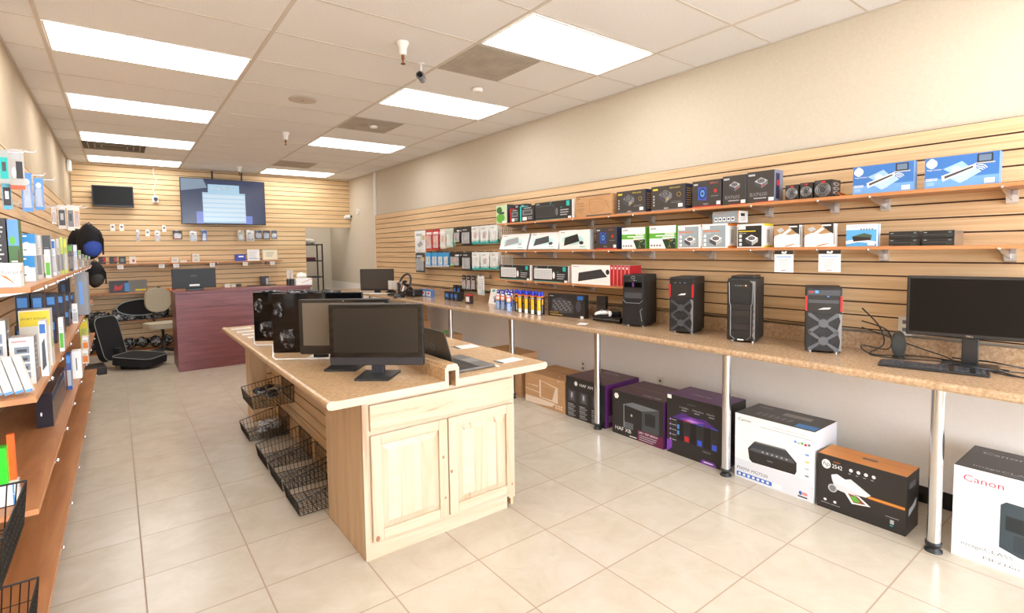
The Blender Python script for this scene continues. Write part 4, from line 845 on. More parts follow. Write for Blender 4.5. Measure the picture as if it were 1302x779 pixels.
def bl_phone(b, F, w, h): b.poly(F, [(w*.2, h*.4), (w*.6, h*.55), (w*.8, h*.4), (w*.4, h*.25)], DGREY, 1); b.rect(F, w*.1, w*.7, h*.8, h*.9, LG, 1); b.rect(F, w*.6, w*.95, h*.6, h*.8, GOLD, 1)
def bl_card(b, F, w, h): b.lines(F, w*.1, w*.9, h*.85, 7, h*.09, h*.03, LG, 1); b.rect(F, w*.5, w*.95, h*.05, h*.3, pm('#a9d7e6', .4), 1)
TWHT = pm('#eef0ee', .4)
rows = [
 # z_top_px at px, list of (px0, px1, height px, card colour, art, descr)
 (1, [(528, 541, 27, TWHT, bl_phone, 'white pack with grey gadget'), (542, 550, 25, pm('#c83a2c', .35), bl_red, 'bright red and orange pack'), (551, 558.5, 25, RED, bl_red, 'red edged pack'), (560, 567, 24, pm('#f1e6dc', .4), bl_red, 'white pack with orange dot'),
      (568, 576, 23, pm('#d7e3cf', .4), bl_card, 'pale green pack'), (577.5, 585.5, 19, K_, bl_dot, 'black pack with a red dot'), (587, 599, 22, K_, bl_mouse(MG, K_), 'black pack holding a grey mouse'),
      (600, 609.5, 21, TWHT, bl_mouse(pm('#c8685a', .3), TEAL), 'white and teal pack with reddish mouse'), (611, 621.5, 22, TWHT, bl_mouse(RED, TEAL), 'white and teal pack with red mouse'), (623, 633, 22, TWHT, bl_mouse(W_, TEAL), 'white and teal pack with white mouse')]),
 (2, [(528.5, 540, 24, DGREY, bl_phone, 'grey and black headset pack'), (541, 548, 17, pm('#3b9fdc', .35), bl_blue, 'sky blue pack, first of four'), (549, 556, 17, pm('#3b9fdc', .35), bl_blue, 'sky blue pack, second of four'), (557, 563, 17, pm('#3b9fdc', .35), bl_blue, 'sky blue pack, third of four'), (564, 570, 17, pm('#3b9fdc', .35), bl_blue, 'sky blue pack, fourth of four'),
      (572, 585, 17, K_, bl_dot, 'wide black pack with a red dot'), (587, 599, 22, K_, bl_mouse(MG, K_), 'black pack holding a grey mouse'), (600, 609.5, 21, TWHT, bl_mouse(W_, TEAL), 'white and teal pack with plain mouse'), (611, 621.5, 21, TWHT, bl_mouse(pm('#b04a6a', .4), TEAL), 'white and teal pack with purple mouse'), (623, 633, 21, TWHT, bl_mouse(W_, TEAL), 'white and teal pack with white mouse')]),
 (3, [(587, 592, 18, K_, bl_mouse(RED, K_), 'black and red round cable pack, first of three'), (593, 598, 18, K_, bl_mouse(RED, K_), 'black and red round cable pack, second of three'), (599, 604, 18, K_, bl_mouse(RED, K_), 'black and red round cable pack, third of three'), (606.5, 615, 23, TWHT, bl_card, 'white printed card pack')])]
zt = {1: at(590, 289.5, x=3.66).z, 2: at(590, 321.5, x=3.66).z, 3: at(600, 351, x=3.66).z}
nm = {1: 'upper', 2: 'middle', 3: 'lowest'}
for r_, items in rows:
    for (a, b_, hp, colr, art, ds) in items:
        ya, yb = at(a, 320, x=3.66).y, at(b_, 320, x=3.66).y; w = ya-yb; h = at(a, 300, x=3.66).z-at(a, 300+hp, x=3.66).z; yc = (ya+yb)/2
        hang_hook(SL-.0005, yc, zt[r_], .17, RW, 'hook of the %s, %s row' % (ds, nm[r_]), 'wire hooks on the right wall')
        blister((3.66, yc, zt[r_]-.003), RW, w, h, '%s, %s hanging row' % (ds, nm[r_]), colr, art, 'hanging packs on the right wall')
        if r_ < 3 and a > 540: blister((3.70, yc, zt[r_]-.003), RW, w*.94, h*.97, 'pack behind the %s, %s row' % (ds, nm[r_]), colr, art, 'hanging packs on the right wall', d=0)
for i in range(6):
    y = at(634+2.6*i, 300, x=3.62).y
    for z_, nn in ((zt[1], 'upper'), (zt[2], 'middle')):
        blister((3.66, y, z_-.04), RW-.5, .10, .13, ['first', 'second', 'third', 'fourth', 'fifth', 'sixth'][i]+' slanted white and teal pack from the left, tail of the '+nn+' row', TWHT, bl_mouse(W_, TEAL), 'slanted packs at the end of a hanging row', d=0)

# ------------------------------------------------------------------ cartons on the floor
def floor_carton(px0, px1, py0, pyt, d, label, front, art, x=3.32, side=None, top=None, group='cartons under the counter', h=None, w=None):
    a = at(px0, py0, x=x); hh = h or at(px0, pyt, x=x).z; yb = at(px1, py0+20, x=x).y if w is None else a.y-w
    wd = a.y-yb-.006; b = MB(); F = faces(wd, d, hh); b.box(-wd/2, wd/2, 0, d, 0, hh, front, top=top or front, right=side or front, front=front); art(b, F, wd, hh, d)
    return b.build('carton', loc=(x, (a.y+yb)/2, 0), rz=RW, label=label, cat='carton', group=group)
LINEW = pm('#e6d2ba', .7)
def art_brownmon(b, F, w, h, d):
    fr = F['F']; b.poly(fr, [(w*.38, h*.28), (w*.42, h*.28), (w*.42, h*.82), (w*.38, h*.84)], LINEW, 1); b.poly(fr, [(w*.38, h*.84), (w*.42, h*.82), (w*.84, h*.7), (w*.84, h*.74)], LINEW, 1)
    b.poly(fr, [(w*.42, h*.30), (w*.42, h*.28), (w*.84, h*.24), (w*.84, h*.7), (w*.78, h*.7), (w*.7, h*.3)], LINEW, 1)
    b.poly(fr, [(0, h*.46), (w*.38, h*.43), (w*.38, h*.41), (0, h*.44)], LINEW, 1); b.poly(fr, [(0, h*.22), (w*.4, h*.24), (w*.78, h*.22), (w*.7, h*.1), (w*.3, h*.02), (0, h*.01)], LINEW, 1)
    b.text(fr, 'hp', w*.1, h*.6, h*.06, W_, 1); b.lines(fr, w*.18, w*.35, h*.6, 1, .01, h*.015, W_, 1); b.text(fr, 'hp', w*.84, h*.95, h*.07, W_, 1)
    for i in range(3):
        for j in range(2): b.rect(fr, w*(.78+.06*i), w*(.82+.06*i), h*(.08+.07*j), h*(.13+.07*j), LINEW, 1)
    T = F['T']; b.rect(T, w*.0, w, d*.48, d*.52, pm('#a37a4f', .6), 1); b.text(T, 'hp', w*.7, d*.2, .03, W_, 1); b.rect(F['R'], 0, d, 0, h, CARD, 1)
floor_carton(668, 718.5, 512, 471, .42, 'plain brown cardboard carton with a white monitor outline on the floor', CARD, art_brownmon)
MARN = pm('#4a2336', .35); GTXT = pm('#a7a5a8', .5)
def art_haf(b, F, w, h, d):
    fr = F['F']; b.rect(F['T'], 0, w, 0, d, MARN, 1); b.rect(F['T'], 0, w, d*.47, d*.5, pm('#6a4456', .3), 2); b.text(F['T'], 'HAF XM', w*.3, d*.8, .05, LG, 2)
    b.circ(fr, w*.27, h*.86, w*.045, h*.06, W_, 1, 6); b.text(fr, 'HAF XM', w*.36, h*.85, h*.1, W_, 1, 1.25)
    for i in range(3):
        b.rect(fr, w*(.05+.31*i), w*(.27+.31*i), h*.4, h*.68, pm('#3d3d42', .4), 1); b.rect(fr, w*(.10+.31*i), w*(.22+.31*i), h*.43, h*.65, pm('#5e6066', .4), 2); b.rect(fr, w*(.14+.31*i), w*(.18+.31*i), h*.5, h*.62, LG, 3)
        for j in range(3): b.rect(fr, w*(.05+.31*i), w*(.2+.31*i), h*(.32-.11*j), h*(.335-.11*j), LG, 1); b.lines(fr, w*(.05+.31*i), w*(.27+.31*i), h*(.295-.11*j), 3, h*.02, h*.008, GTXT, 1)
    b.rect(F['R'], 0, d, 0, h, pm('#5d2a66', .35), 1); b.rect(F['R'], d*.25, d*.9, h*.3, h*.62, K_, 2); b.lines(F['R'], d*.1, d*.8, h*.25, 4, h*.04, h*.012, LG, 2)
floor_carton(719.8, 770, 531, 477, .45, 'black case carton with three small tower pictures and purple side', K_, art_haf, top=MARN)
def art_hafxb(b, F, w, h, d):
    fr = F['F']; b.rect(F['T'], 0, w, 0, d, MARN, 1); b.rect(F['T'], 0, w, d*.47, d*.5, pm('#6a4456', .3), 2); b.text(F['T'], 'HAF XB', w*.55, d*.12, .05, LG, 2)
    b.circ(fr, w*.09, h*.88, w*.05, h*.07, W_, 1, 6); MT, MD, ML = pm('#46494d', .4), pm('#232528', .4), pm('#6f7478', .4)
    b.poly(fr, [(w*.22, h*.2), (w*.22, h*.72), (w*.6, h*.68), (w*.6, h*.1)], MD, 1); b.poly(fr, [(w*.22, h*.72), (w*.42, h*.82), (w*.92, h*.8), (w*.6, h*.68)], ML, 1); b.poly(fr, [(w*.6, h*.1), (w*.6, h*.68), (w*.92, h*.8), (w*.92, h*.28)], MT, 1)
    b.poly(fr, [(w*.25, h*.4), (w*.25, h*.68), (w*.57, h*.64), (w*.57, h*.34)], K_, 2); b.circ(fr, w*.4, h*.52, w*.02, h*.03, LG, 3, 6); b.rect(fr, w*.66, w*.85, h*.4, h*.66, MD, 2); b.rect(fr, w*.72, w*.8, h*.58, h*.68, K_, 3)
    for i in range(6): b.rect(fr, w*(.26+.03*i), w*(.28+.03*i), h*.2, h*.34, ML, 2)
    b.rect(fr, w*.45, w*.58, h*.2, h*.34, K_, 2); b.poly(fr, [(w*.24, h*.2), (w*.24, h*.73), (w*.25, h*.73), (w*.25, h*.2)], LG, 3)
    b.text(fr, 'HAF XB', w*.06, h*.14, h*.12, W_, 3, 1.15); b.rect(fr, w*.36, w*.5, h*.035, h*.055, W_, 3)
    b.rect(fr, w*.52, w*.99, 0, h*.25, pm('#6b1f45', .4), 2); b.text(fr, 'LAN / TEST BENCH', w*.54, h*.2, h*.06, W_, 4); b.lines(fr, w*.55, w*.9, h*.13, 3, h*.045, h*.015, LG, 4)
    b.rect(F['R'], 0, d, 0, h, pm('#5d2a66', .35), 1)
floor_carton(778.4, 844, 553, 494.4, .42, 'black carton picturing a cube shaped computer case, maroon top', K_, art_hafxb, top=MARN)
def art_stealth(b, F, w, h, d):
    fr = F['F']; b.rect(F['T'], 0, w, 0, d, pm('#5a3066', .35), 1); b.rect(F['T'], w*.3, w*.7, -.0, d*.04, pm('#7a3ca0', .3), 2); b.text(F['T'], 'STEALTH', w*.3, d*.4, .04, LG, 2)
    VI, V2 = pm('#7b3fae', .4), pm('#b58ad6', .4); b.poly(fr, [(w*.1, h*.62), (w*.3, h*.74), (w*.45, h*.70), (w*.7, h*.72), (w*.9, h*.62), (w*.7, h*.6), (w*.3, h*.6)], pm('#4a2a7a', .4), 1); b.poly(fr, [(w*.25, h*.63), (w*.45, h*.7), (w*.7, h*.66), (w*.5, h*.6)], VI, 2); b.poly(fr, [(w*.35, h*.63), (w*.45, h*.66), (w*.6, h*.64), (w*.45, h*.61)], V2, 3)
    for u, t_ in ((.24, '3 TUNDRA'), (.47, 'TYPHOON-X'), (.72, 'STEALTH')): b.text(fr, t_, w*u, h*.82, h*.035, LG, 2); b.lines(fr, w*(u+.04), w*(u+.14), h*.775, 1, .01, h*.01, LG, 2)
    for u, c in ((.34, RED), (.57, pm('#3a56d8', .4)), (.82, pm('#3a56d8', .4))):
        b.rect(fr, w*(u-.14), w*(u-.02), h*.26, h*.60, pm('#141316', .4), 3); b.rect(fr, w*(u-.02), w*(u+.1), h*.24, h*.62, pm('#2c2c31', .4), 4); b.rect(fr, w*(u), w*(u+.08), h*.45, h*.58, K_, 5); b.rect(fr, w*u, w*(u+.08), h*.27, h*.36, c, 5)
        b.rect(fr, w*(u-.02), w*(u+.1), h*.605, h*.62, c, 5)
    for i in range(5): b.circ(fr, w*.07, h*(.58-.085*i), w*.017, h*.018, V2, 2, 8); b.rect(fr, w*.1, w*.18, h*(.575-.085*i), h*(.585-.085*i), LG, 2)
    for i in range(2): b.rect(fr, w*.2, w*.24, h*(.45-.1*i), h*(.52-.1*i), LBL, 5)
    b.poly(fr, [(0, 0), (0, h*.22), (w*.1, h*.22), (w*.1, h*.1)], VI, 2); b.poly(fr, [(w*.62, 0), (w*.66, h*.07), (w*.86, h*.07), (w*.9, 0)], VI, 2); b.rect(fr, w*.68, w*.84, h*.03, h*.045, W_, 4)
    b.text(fr, 'STEALTH', w*.66, h*.2, h*.035, GTXT, 2); b.rect(fr, w*.01, w*.09, h*.93, h*.995, W_, 3); b.rect(fr, w*.38, w*.54, h*.9, h, K_, 2); b.lines(fr, w*.38, w*.54, h*.9, 1, 1, h*.006, MG, 3); b.rect(F['R'], 0, d, 0, h, K_, 1)
floor_carton(847.5, 919.5, 579, 499.5, .30, 'black and purple carton with three glowing towers, behind the second chrome post', K_, art_stealth, x=3.325, top=pm('#5a3066', .35))
def art_pixma(b, F, w, h, d):
    fr = F['F']; T = F['T']; b.rect(T, 0, w, 0, d, pm('#3b3a40', .35), 1); b.text(T, 'Canon', w*.08, d*.8, .035, LG, 2); b.rect(T, w*.45, w*.8, d*.55, d*.75, pm('#8d8a8c', .4), 2); b.rect(T, w*.74, w*.98, d*.06, d*.3, LBL, 2)
    for i in range(6): b.rect(T, w*(.2+.08*i), w*(.25+.08*i), d*.2, d*.42, MG, 2)
    b.text(fr, 'Canon', w*.04, h*.915, h*.065, DGREY, 1, 1.2); b.text(fr, 'Wireless Photo Copy Print / Scan / Cloud', w*.5, h*.92, h*.026, MG, 1); b.rect(fr, w*.34, w*.98, h*.87, h*.88, LG, 1)
    b.poly(fr, [(w*.2, h*.34), (w*.18, h*.5), (w*.25, h*.55), (w*.75, h*.55), (w*.8, h*.5), (w*.8, h*.37), (w*.78, h*.32), (w*.24, h*.3)], K_, 1)
    b.poly(fr, [(w*.18, h*.5), (w*.26, h*.62), (w*.68, h*.63), (w*.8, h*.5), (w*.72, h*.47), (w*.25, h*.47)], pm('#3a3b40', .3), 2); b.poly(fr, [(w*.26, h*.62), (w*.28, h*.64), (w*.66, h*.65), (w*.68, h*.63)], MG, 3); b.poly(fr, [(w*.2, h*.48), (w*.24, h*.53), (w*.74, h*.53), (w*.78, h*.48)], pm('#55565c', .3), 3)
    for i in range(6): b.circ(fr, w*(.38+.06*i), h*.505, w*.012, h*.012, LG, 4, 8)
    b.text(fr, 'Canon', w*.44, h*.4, h*.03, LG, 4)
    b.text(fr, 'PIXMA MG7520', w*.03, h*.155, h*.065, DGREY, 1, 1.1); b.rect(fr, w*.03, w*.5, h*.035, h*.095, pm('#3c6cc4', .4), 1)
    for i in range(7): b.circ(fr, w*(.07+.063*i), h*.065, w*.02, h*.02, W_, 2, 8)
    b.rect(fr, w*.51, w*.62, h*.035, h*.095, W_, 1)
    for i, c in enumerate((LBL, LG, GRN, RED, MG)): b.circ(fr, w*(.78+.04*i), h*(.8-.01*(i % 2)), w*.018, h*.018, c, 1, 8)
    for i in range(4): b.rect(fr, w*.88, w*.96, h*(.33+.1*i), h*(.38+.1*i), pm('#dfe3e8', .5), 1); b.rect(fr, w*.9, w*.94, h*(.345+.1*i), h*(.365+.1*i), [MG, RED, YEL, LBL][i] if i != 1 else LG, 2)
    b.circ(fr, w*.85, h*.09, w*.02, h*.03, BLUE, 1, 8); b.rect(fr, w*.87, w*.93, h*.07, h*.11, pm('#d98a8a', .5), 1); b.rect(fr, w*.82, w*.93, h*.03, h*.05, K_, 1)
    b.rect(fr, 0, w, 0, h*.3, pm('#dcdfe6', .45), .4); b.rect(F['R'], 0, d, 0, h, pm('#e9e8ec', .45), 1); b.circ(F['R'], d*.8, h*.6, d*.06, h*.03, NAVY, 2, 8)
floor_carton(933.5, 1035, 612, 523.5, .32, 'white printer carton with dark top, between the chrome post and orange topped carton', W_, art_pixma)
def art_hp(b, F, w, h, d):
    fr = F['F']; T = F['T']; OT = pm('#dd9142', .4); b.rect(T, 0, w, 0, d, OT, 1); b.rect(T, w*.45, w*.62, d*.45, d*.6, pm('#7a5a4a', .4), 2); b.rect(T, 0, w, d*.62, d*.64, pm('#b87430', .4), 2)
    b.circ(fr, w*.105, h*.83, w*.055, h*.085, W_, 1, 24); b.text(fr, 'hp', w*.068, h*.835, h*.115, K_, 3, 1, .15)
    b.text(fr, '2542', w*.175, h*.82, h*.10, W_, 1, .85); b.text(fr, 'deskjet', w*.19, h*.905, h*.04, ORG, 1)
    for i in range(4): b.circ(fr, w*(.40+.085*i), h*.835, w*.022, h*.03, W_, 1, 10); b.rect(fr, w*(.37+.085*i), w*(.40+.085*i), h*.765, h*.775, LG, 1)
    b.rect(fr, w*.6, w*.99, h*.44, h*.475, GOLD, 1)
    for i in range(30): b.rect(fr, w*(.6+.013*i), w*(.606+.013*i), h*.43, h*.485, ORG, 2)
    b.poly(fr, [(w*.17, h*.64), (w*.18, h*.58), (w*.22, h*.42), (w*.36, h*.40), (w*.46, h*.43), (w*.58, h*.44), (w*.63, h*.5), (w*.4, h*.68), (w*.33, h*.64)], pm('#d9dadd', .4), 3)
    b.poly(fr, [(w*.17, h*.66), (w*.22, h*.54), (w*.56, h*.46), (w*.62, h*.5), (w*.36, h*.63), (w*.24, h*.7)], W_, 4); b.circ(fr, w*.19, h*.42, w*.055, h*.075, LG, 5, 18); b.circ(fr, w*.19, h*.42, w*.04, h*.055, MG, 6, 18)
    b.poly(fr, [(w*.33, h*.42), (w*.42, h*.25), (w*.63, h*.3), (w*.5, h*.42)], W_, 5); b.poly(fr, [(w*.37, h*.42), (w*.44, h*.28), (w*.58, h*.31), (w*.48, h*.41)], pm('#8a4a3a', .4), 6); b.poly(fr, [(w*.4, h*.38), (w*.44, h*.3), (w*.52, h*.32), (w*.46, h*.4)], GRN, 7)
    for u in (.1, .22): b.circ(fr, w*u, h*.17, w*.02, h*.025, W_, 1, 8); b.rect(fr, w*(u-.05), w*(u+.06), h*.105, h*.115, GTXT, 1)
    b.rect(fr, w*.79, w*.93, h*.235, h*.245, GTXT, 1); b.rect(fr, w*.84, w*.88, h*.13, h*.2, LG, 1); b.rect(fr, w*.84, w*.87, h*.09, h*.11, TEAL, 1)
    b.rect(F['R'], 0, d, 0, h, K_, 1); b.poly(F['R'], [(d*.2, h*.3), (d*.8, h*.4), (d*.8, h*.52), (d*.5, h*.45), (d*.2, h*.42)], LG, 2); b.rect(F['R'], d*.2, d*.7, h*.76, h*.86, MG, 2)
floor_carton(1038, 1152.5, 647, 574, .20, 'black printer carton with orange top and a white round logo', K_, art_hp, top=pm('#dd9142', .4))
def art_canon(b, F, w, h, d):
    fr = F['F']; T = F['T']; b.rect(T, 0, w, 0, d, pm('#2c2a2e', .35), 1); b.text(T, 'Canon', w*.1, d*.75, .05, LG, 2, 1.3); b.text(T, 'imageCLASS', w*.12, d*.15, .035, LG, 2, 1.3); b.lines(T, w*.35, w*.7, d*.06, 1, .01, .008, MG, 2)
    b.text(fr, 'Canon', w*.07, h*.885, h*.1, pm('#cf2f52', .4), 1, 1.25); b.text(fr, 'Laser Multifunction', w*.62, h*.87, h*.03, MG, 1)
    PB, PD = pm('#3b4850', .35), pm('#252c31', .35); b.bbox
    b.poly(fr, [(w*.36, h*.25), (w*.36, h*.70), (w*.4, h*.74), (w*.95, h*.72), (w*.97, h*.16), (w*.5, h*.2)], PB, 1); b.poly(fr, [(w*.40, h*.45), (w*.40, h*.6), (w*.95, h*.58), (w*.95, h*.42)], PD, 2); b.rect(fr, w*.54, w*.68, h*.48, h*.56, pm('#9fb8a6', .4), 3); b.poly(fr, [(w*.46, h*.25), (w*.46, h*.42), (w*.9, h*.4), (w*.9, h*.2)], pm('#333d44', .35), 2)
    b.text(fr, 'Canon', w*.6, h*.63, h*.03, LG, 3); b.text(fr, 'imageCLASS', w*.07, h*.165, h*.055, MG, 1, 1.5); b.text(fr, 'MF216n', w*.24, h*.075, h*.045, MG, 1, 2.0)
    b.rect(F['R'], 0, d, 0, h, W_, 1)
floor_carton(1208, 1302, 708, 588.5, .40, 'large white laser printer carton with dark lid at the right edge', W_, art_canon, w=.50, top=pm('#2c2a2e', .35))
def art_plain(b, F, w, h, d): b.rect(F['T'], 0, w, d*.48, d*.52, pm('#a37a4f', .6), 1); b.rect(F['F'], w*.6, w*.9, h*.5, h*.8, DGREY, 1)
def art_blue(b, F, w, h, d): b.rect(F['F'], w*.1, w*.8, h*.55, h*.85, BLUE, 1); b.rect(F['T'], 0, w, d*.48, d*.52, pm('#a37a4f', .6), 1)
def art_grn(b, F, w, h, d): b.rect(F['T'], 0, w*.7, d*.1, d*.9, GRN, 1); b.rect(F['F'], w*.5, w*.9, h*.3, h*.8, pm('#e8c7ae', .5), 1)
def art_lbl(b, F, w, h, d): b.rect(F['F'], w*.4, w*.8, h*.3, h*.8, pm('#a04a3a', .5), 1)
def plain(y1, wd, h, d, z, label, art, x=3.34):
    b = MB(); F = faces(wd, d, h); b.box(-wd/2, wd/2, 0, d, 0, h, CARD); art(b, F, wd, h, d); b.build('carton', loc=(x, y1-wd/2, z), rz=RW, label=label, cat='carton', group='plain cartons on the floor behind the island')
plain(4.88, .56, .46, .25, 0, 'brown carton with a blue patch, right behind the monitor outline carton', art_blue)
plain(6.30, .42, .47, .25, 0, 'brown carton with a green top, farther down under the counter', art_grn)
plain(7.25, .42, .55, .24, 0, 'lower brown carton of the two stacked at the far end', art_lbl, 3.38)
plain(7.25, .34, .23, .22, .5505, 'upper brown carton of the two stacked at the far end', art_lbl, 3.40)
# right wall by the doorway
p = at(456, 269, x=XR); t = empty('wall_sensor', (XR, p.y, p.z), RW, 'small white sensor box on the plain wall near the doorway', 'sensor'); MB().bbox(-.04, .04, -.03, -.0005, -.05, .05, WHT, .004).build('housing', t); MB().rect((V3((-.04, -.0305, -.05)), V3((1, 0, 0)), V3((0, 0, 1)), V3((0, -1, 0))), .02, .06, .05, .08, LG, 1).build('lens', t)

# ------------------------------------------------------------------ island counter
IZ = .87; IY0, IY1 = 2.46, 5.64
isl = empty('island_counter', (0, 0, 0), 0, 'island counter with speckled laminate top, pale knotty cabinet front and slatted side', 'counter')
b = MB()
IR = IZ; IZ = IZ-.0006
lp = [(.745, IZ-.020), (.752, IZ-.034), (.768, IZ-.040), (1.385, IZ-.040), (1.385, IZ), (.800, IZ), (.786, IZ+.001), (.776, IZ+.004), (.764, IZ+.004), (.752, IZ-.002), (.746, IZ-.010)]
b.prism(lp, IY0+.004, IY1, LAM, 'y'); b.prism(lp, IY0, IY0+.0035, W_PALE, 'y'); b.build('worktop', isl)
b = MB(); rp = [(2.135-x+.745, z) for x, z in lp if x < 1.3]+[(1.476, IZ), (1.476, IZ-.04)]
rp = [(1.476, IZ-.040), (2.10, IZ-.040), (2.116, IZ-.034), (2.123, IZ-.020), (2.122, IZ-.010), (2.116, IZ-.002), (2.104, IZ+.004), (2.092, IZ+.004), (2.082, IZ+.001), (2.068, IZ), (1.476, IZ)]
b.prism(rp, IY0+.004, IY1, LAM, 'y'); b.prism(rp, IY0, IY0+.0035, W_PALE, 'y'); b.build('worktop', isl)
up = [(1.386, IZ-.04), (1.386, IZ+.066), (1.391, IZ+.070), (1.396, IZ+.082), (1.408, IZ+.088), (1.428, IZ+.088), (1.431, IZ+.084), (1.434, IZ+.088), (1.454, IZ+.088), (1.466, IZ+.082), (1.470, IZ+.070), (1.475, IZ+.066), (1.475, IZ-.04), (1.453, IZ-.04), (1.453, IZ+.052), (1.408, IZ+.052), (1.408, IZ-.04)]
b = MB(); b.prism(up, IY0+.004, IY1, LAM, 'y'); b.prism(up, IY0, IY0+.0035, W_PALE, 'y'); b.build('upstand', isl)
IZ = IR; CY = 2.505; cx0, cx1 = .93, 1.885; ct = IZ-.0415
b = MB(); b.box(cx0, cx0+.018, CY+.02, 3.10, 0, ct, W_MAPLE); b.build('side_panel', isl)
b = MB(); b.box(cx1-.018, cx1, CY+.02, 5.58, .0, ct, W_MAPLE); b.box(cx0+.018, cx1-.018, 3.082, 3.10, 0, ct, W_MAPLE); b.box(cx0+.018, cx1-.018, CY+.03, 3.08, .07, .085, W_MAPLE); b.build('carcass', isl)
b = MB(); b.box(cx0, cx1-.06, CY+.0, CY+.018, 0, .068, W_HICKH); b.build('toe_kick', isl)
zb = .055
b = MB(); b.box(cx0, cx0+.045, CY, CY+.019, .0685, ct, W_HICK); b.box(cx1-.045, cx1, CY, CY+.019, zb, ct, W_HICK)
b.box(cx0+.045, cx1-.045, CY, CY+.019, ct-.045, ct, W_HICKH); b.box(cx0+.045, cx1-.045, CY, CY+.019, .0685, .12, W_HICKH); b.box(cx0+.045, cx1-.045, CY, CY+.019, .625, .69, W_HICKH); b.box(1.38, 1.43, CY, CY+.019, .12, .625, W_HICK); b.build('face_frame', isl)
MB().bbox(.965, 1.868, CY-.02, CY-.0005, .672, .808, W_HICKH, .005).build('drawer_front', isl)
def door(x0, x1, z0, z1, c):
    o = MB(); s = .055
    o.bbox(x0, x0+s, CY-.02, CY-.0005, z0, z1, W_HICK, .003); o.bbox(x1-s, x1, CY-.02, CY-.0005, z0, z1, W_HICK, .003)
    o.bbox(x0+s, x1-s, CY-.02, CY-.0005, z0, z0+s, W_HICKH, .003); o.bbox(x0+s, x1-s, CY-.02, CY-.0005, z1-s, z1, W_HICKH, .003)
    d = o.build('door', isl)
    p = MB(); a, b_, e, f = x0+s, x1-s, z0+s, z1-s; k = .035
    vs_ = [(a, CY-.006, e), (b_, CY-.006, e), (b_, CY-.006, f), (a, CY-.006, f), (a+k, CY-.017, e+k), (b_-k, CY-.017, e+k), (b_-k, CY-.017, f-k), (a+k, CY-.017, f-k)]
    p.add(vs_, [(0, 1, 5, 4), (1, 2, 6, 5), (2, 3, 7, 6), (3, 0, 4, 7)], W_HICK)
    ww = (b_-a-2*k); cuts = [0, .28, .62, .85, 1] if c else [0, .22, .55, .7, 1]
    for i in range(4):
        p.add([(a+k+ww*cuts[i], CY-.017, e+k), (a+k+ww*cuts[i+1], CY-.017, e+k), (a+k+ww*cuts[i+1], CY-.017, f-k), (a+k+ww*cuts[i], CY-.017, f-k)], [(0, 1, 2, 3)], W_PALE if i % 2 == 0 else W_HICK)
    p.build('raised_panel', d)
    q = MB(); KN = pm('#9c6a4a', .5); fr = (V3((x0, CY-.02, z0)), V3((1, 0, 0)), V3((0, 0, 1)), V3((0, -1, 0))); w_, h_ = x1-x0, z1-z0
    for u, v, r_ in (([(.05, .03, .012), (.93, .62, .007), (.95, .2, .006)] if c == 0 else [(.03, .45, .008), (.96, .1, .006)])): q.circ(fr, w_*u, h_*v, r_, r_*1.3, KN, 1, 10)
    q.build('wood_knot', d)
door(.965, 1.408, .095, .650, 0); door(1.415, 1.868, .095, .650, 1)
KX = 1.10
b = MB(); slats(b, 3.10, 5.30, .0, ct, KX, 'R', W_SLAT_Y, .09, .0862); b.build('slatted_side', isl)
b = MB(); b.box(.93, 1.06, 5.30, 5.32, 0, ct, W_MAPLE); b.box(.93, .948, 5.32, 5.58, 0, ct, W_MAPLE); b.box(.948, cx1-.018, 5.565, 5.58, 0, ct, W_MAPLE); b.build('end_cabinet', isl)
b = MB(); slats(b, 1.06, KX+.02, 0, ct, 5.302, 'B', W_SLAT_X, .09, .0862); b.build('slatted_return', isl)
# wire baskets
def basket(loc, rz, w, dp, hb, hf, label, group, n=12):
    t = empty('wire_basket', loc, rz, label, 'wire basket', group)
    g_ = -.006; fd = dp*.96; iw = w/2-.012
    B0 = [(-iw, g_, 0), (iw, g_, 0), (iw, -fd, 0), (-iw, -fd, 0)]; T0 = [(-w/2, g_, hb), (w/2, g_, hb), (w/2, -dp, hf), (-w/2, -dp, hf)]
    r = MB(); r.tube(T0, .0034, WIRE, 6, True, smooth=False); r.tube(B0, .0028, WIRE, 6, True, smooth=False)
    for a, c in zip(B0, T0): r.wire(a, c, .0026, WIRE)
    r.build('rim_frame', t)
    lerp = lambda a, c, u: tuple(a[i]*(1-u)+c[i]*u for i in range(3))
    for (i, j, nn, nm_) in ((0, 1, n, 'back_mesh'), (2, 3, n, 'front_mesh'), (1, 2, n, 'side_mesh'), (3, 0, n, 'side_mesh')):
        m_ = MB()
        for k in range(1, nn): m_.wire(lerp(B0[i], B0[j], k/nn), lerp(T0[i], T0[j], k/nn), .0018, WIRE)
        for v in (.5,) if nm_ != 'front_mesh' else (.25, .5, .75): m_.wire(lerp(B0[i], T0[i], v), lerp(B0[j], T0[j], v), .0015, WIRE)
        m_.build(nm_, t)
    m_ = MB()
    for k in range(1, n): m_.wire(lerp(B0[0], B0[1], k/n), lerp(B0[3], B0[2], k/n), .0018, WIRE); m_.wire(lerp(B0[0], B0[3], k/n), lerp(B0[1], B0[2], k/n), .0018, WIRE)
    for k in (.33, .66): m_.wire(lerp(B0[0], B0[3], k), lerp(B0[1], B0[2], k), .003, WIRE)
    m_.build('bottom_mesh', t)
    h_ = MB()
    for sx in (-1, 1): h_.tube([(sx*w*.35, g_, hb-.02), (sx*w*.35, g_, hb+.01), (sx*w*.35, -.0015, hb+.012)], .0025, WIRE, 6)
    h_.build('hanger', t); return t
g = 'black wire baskets on the island side'
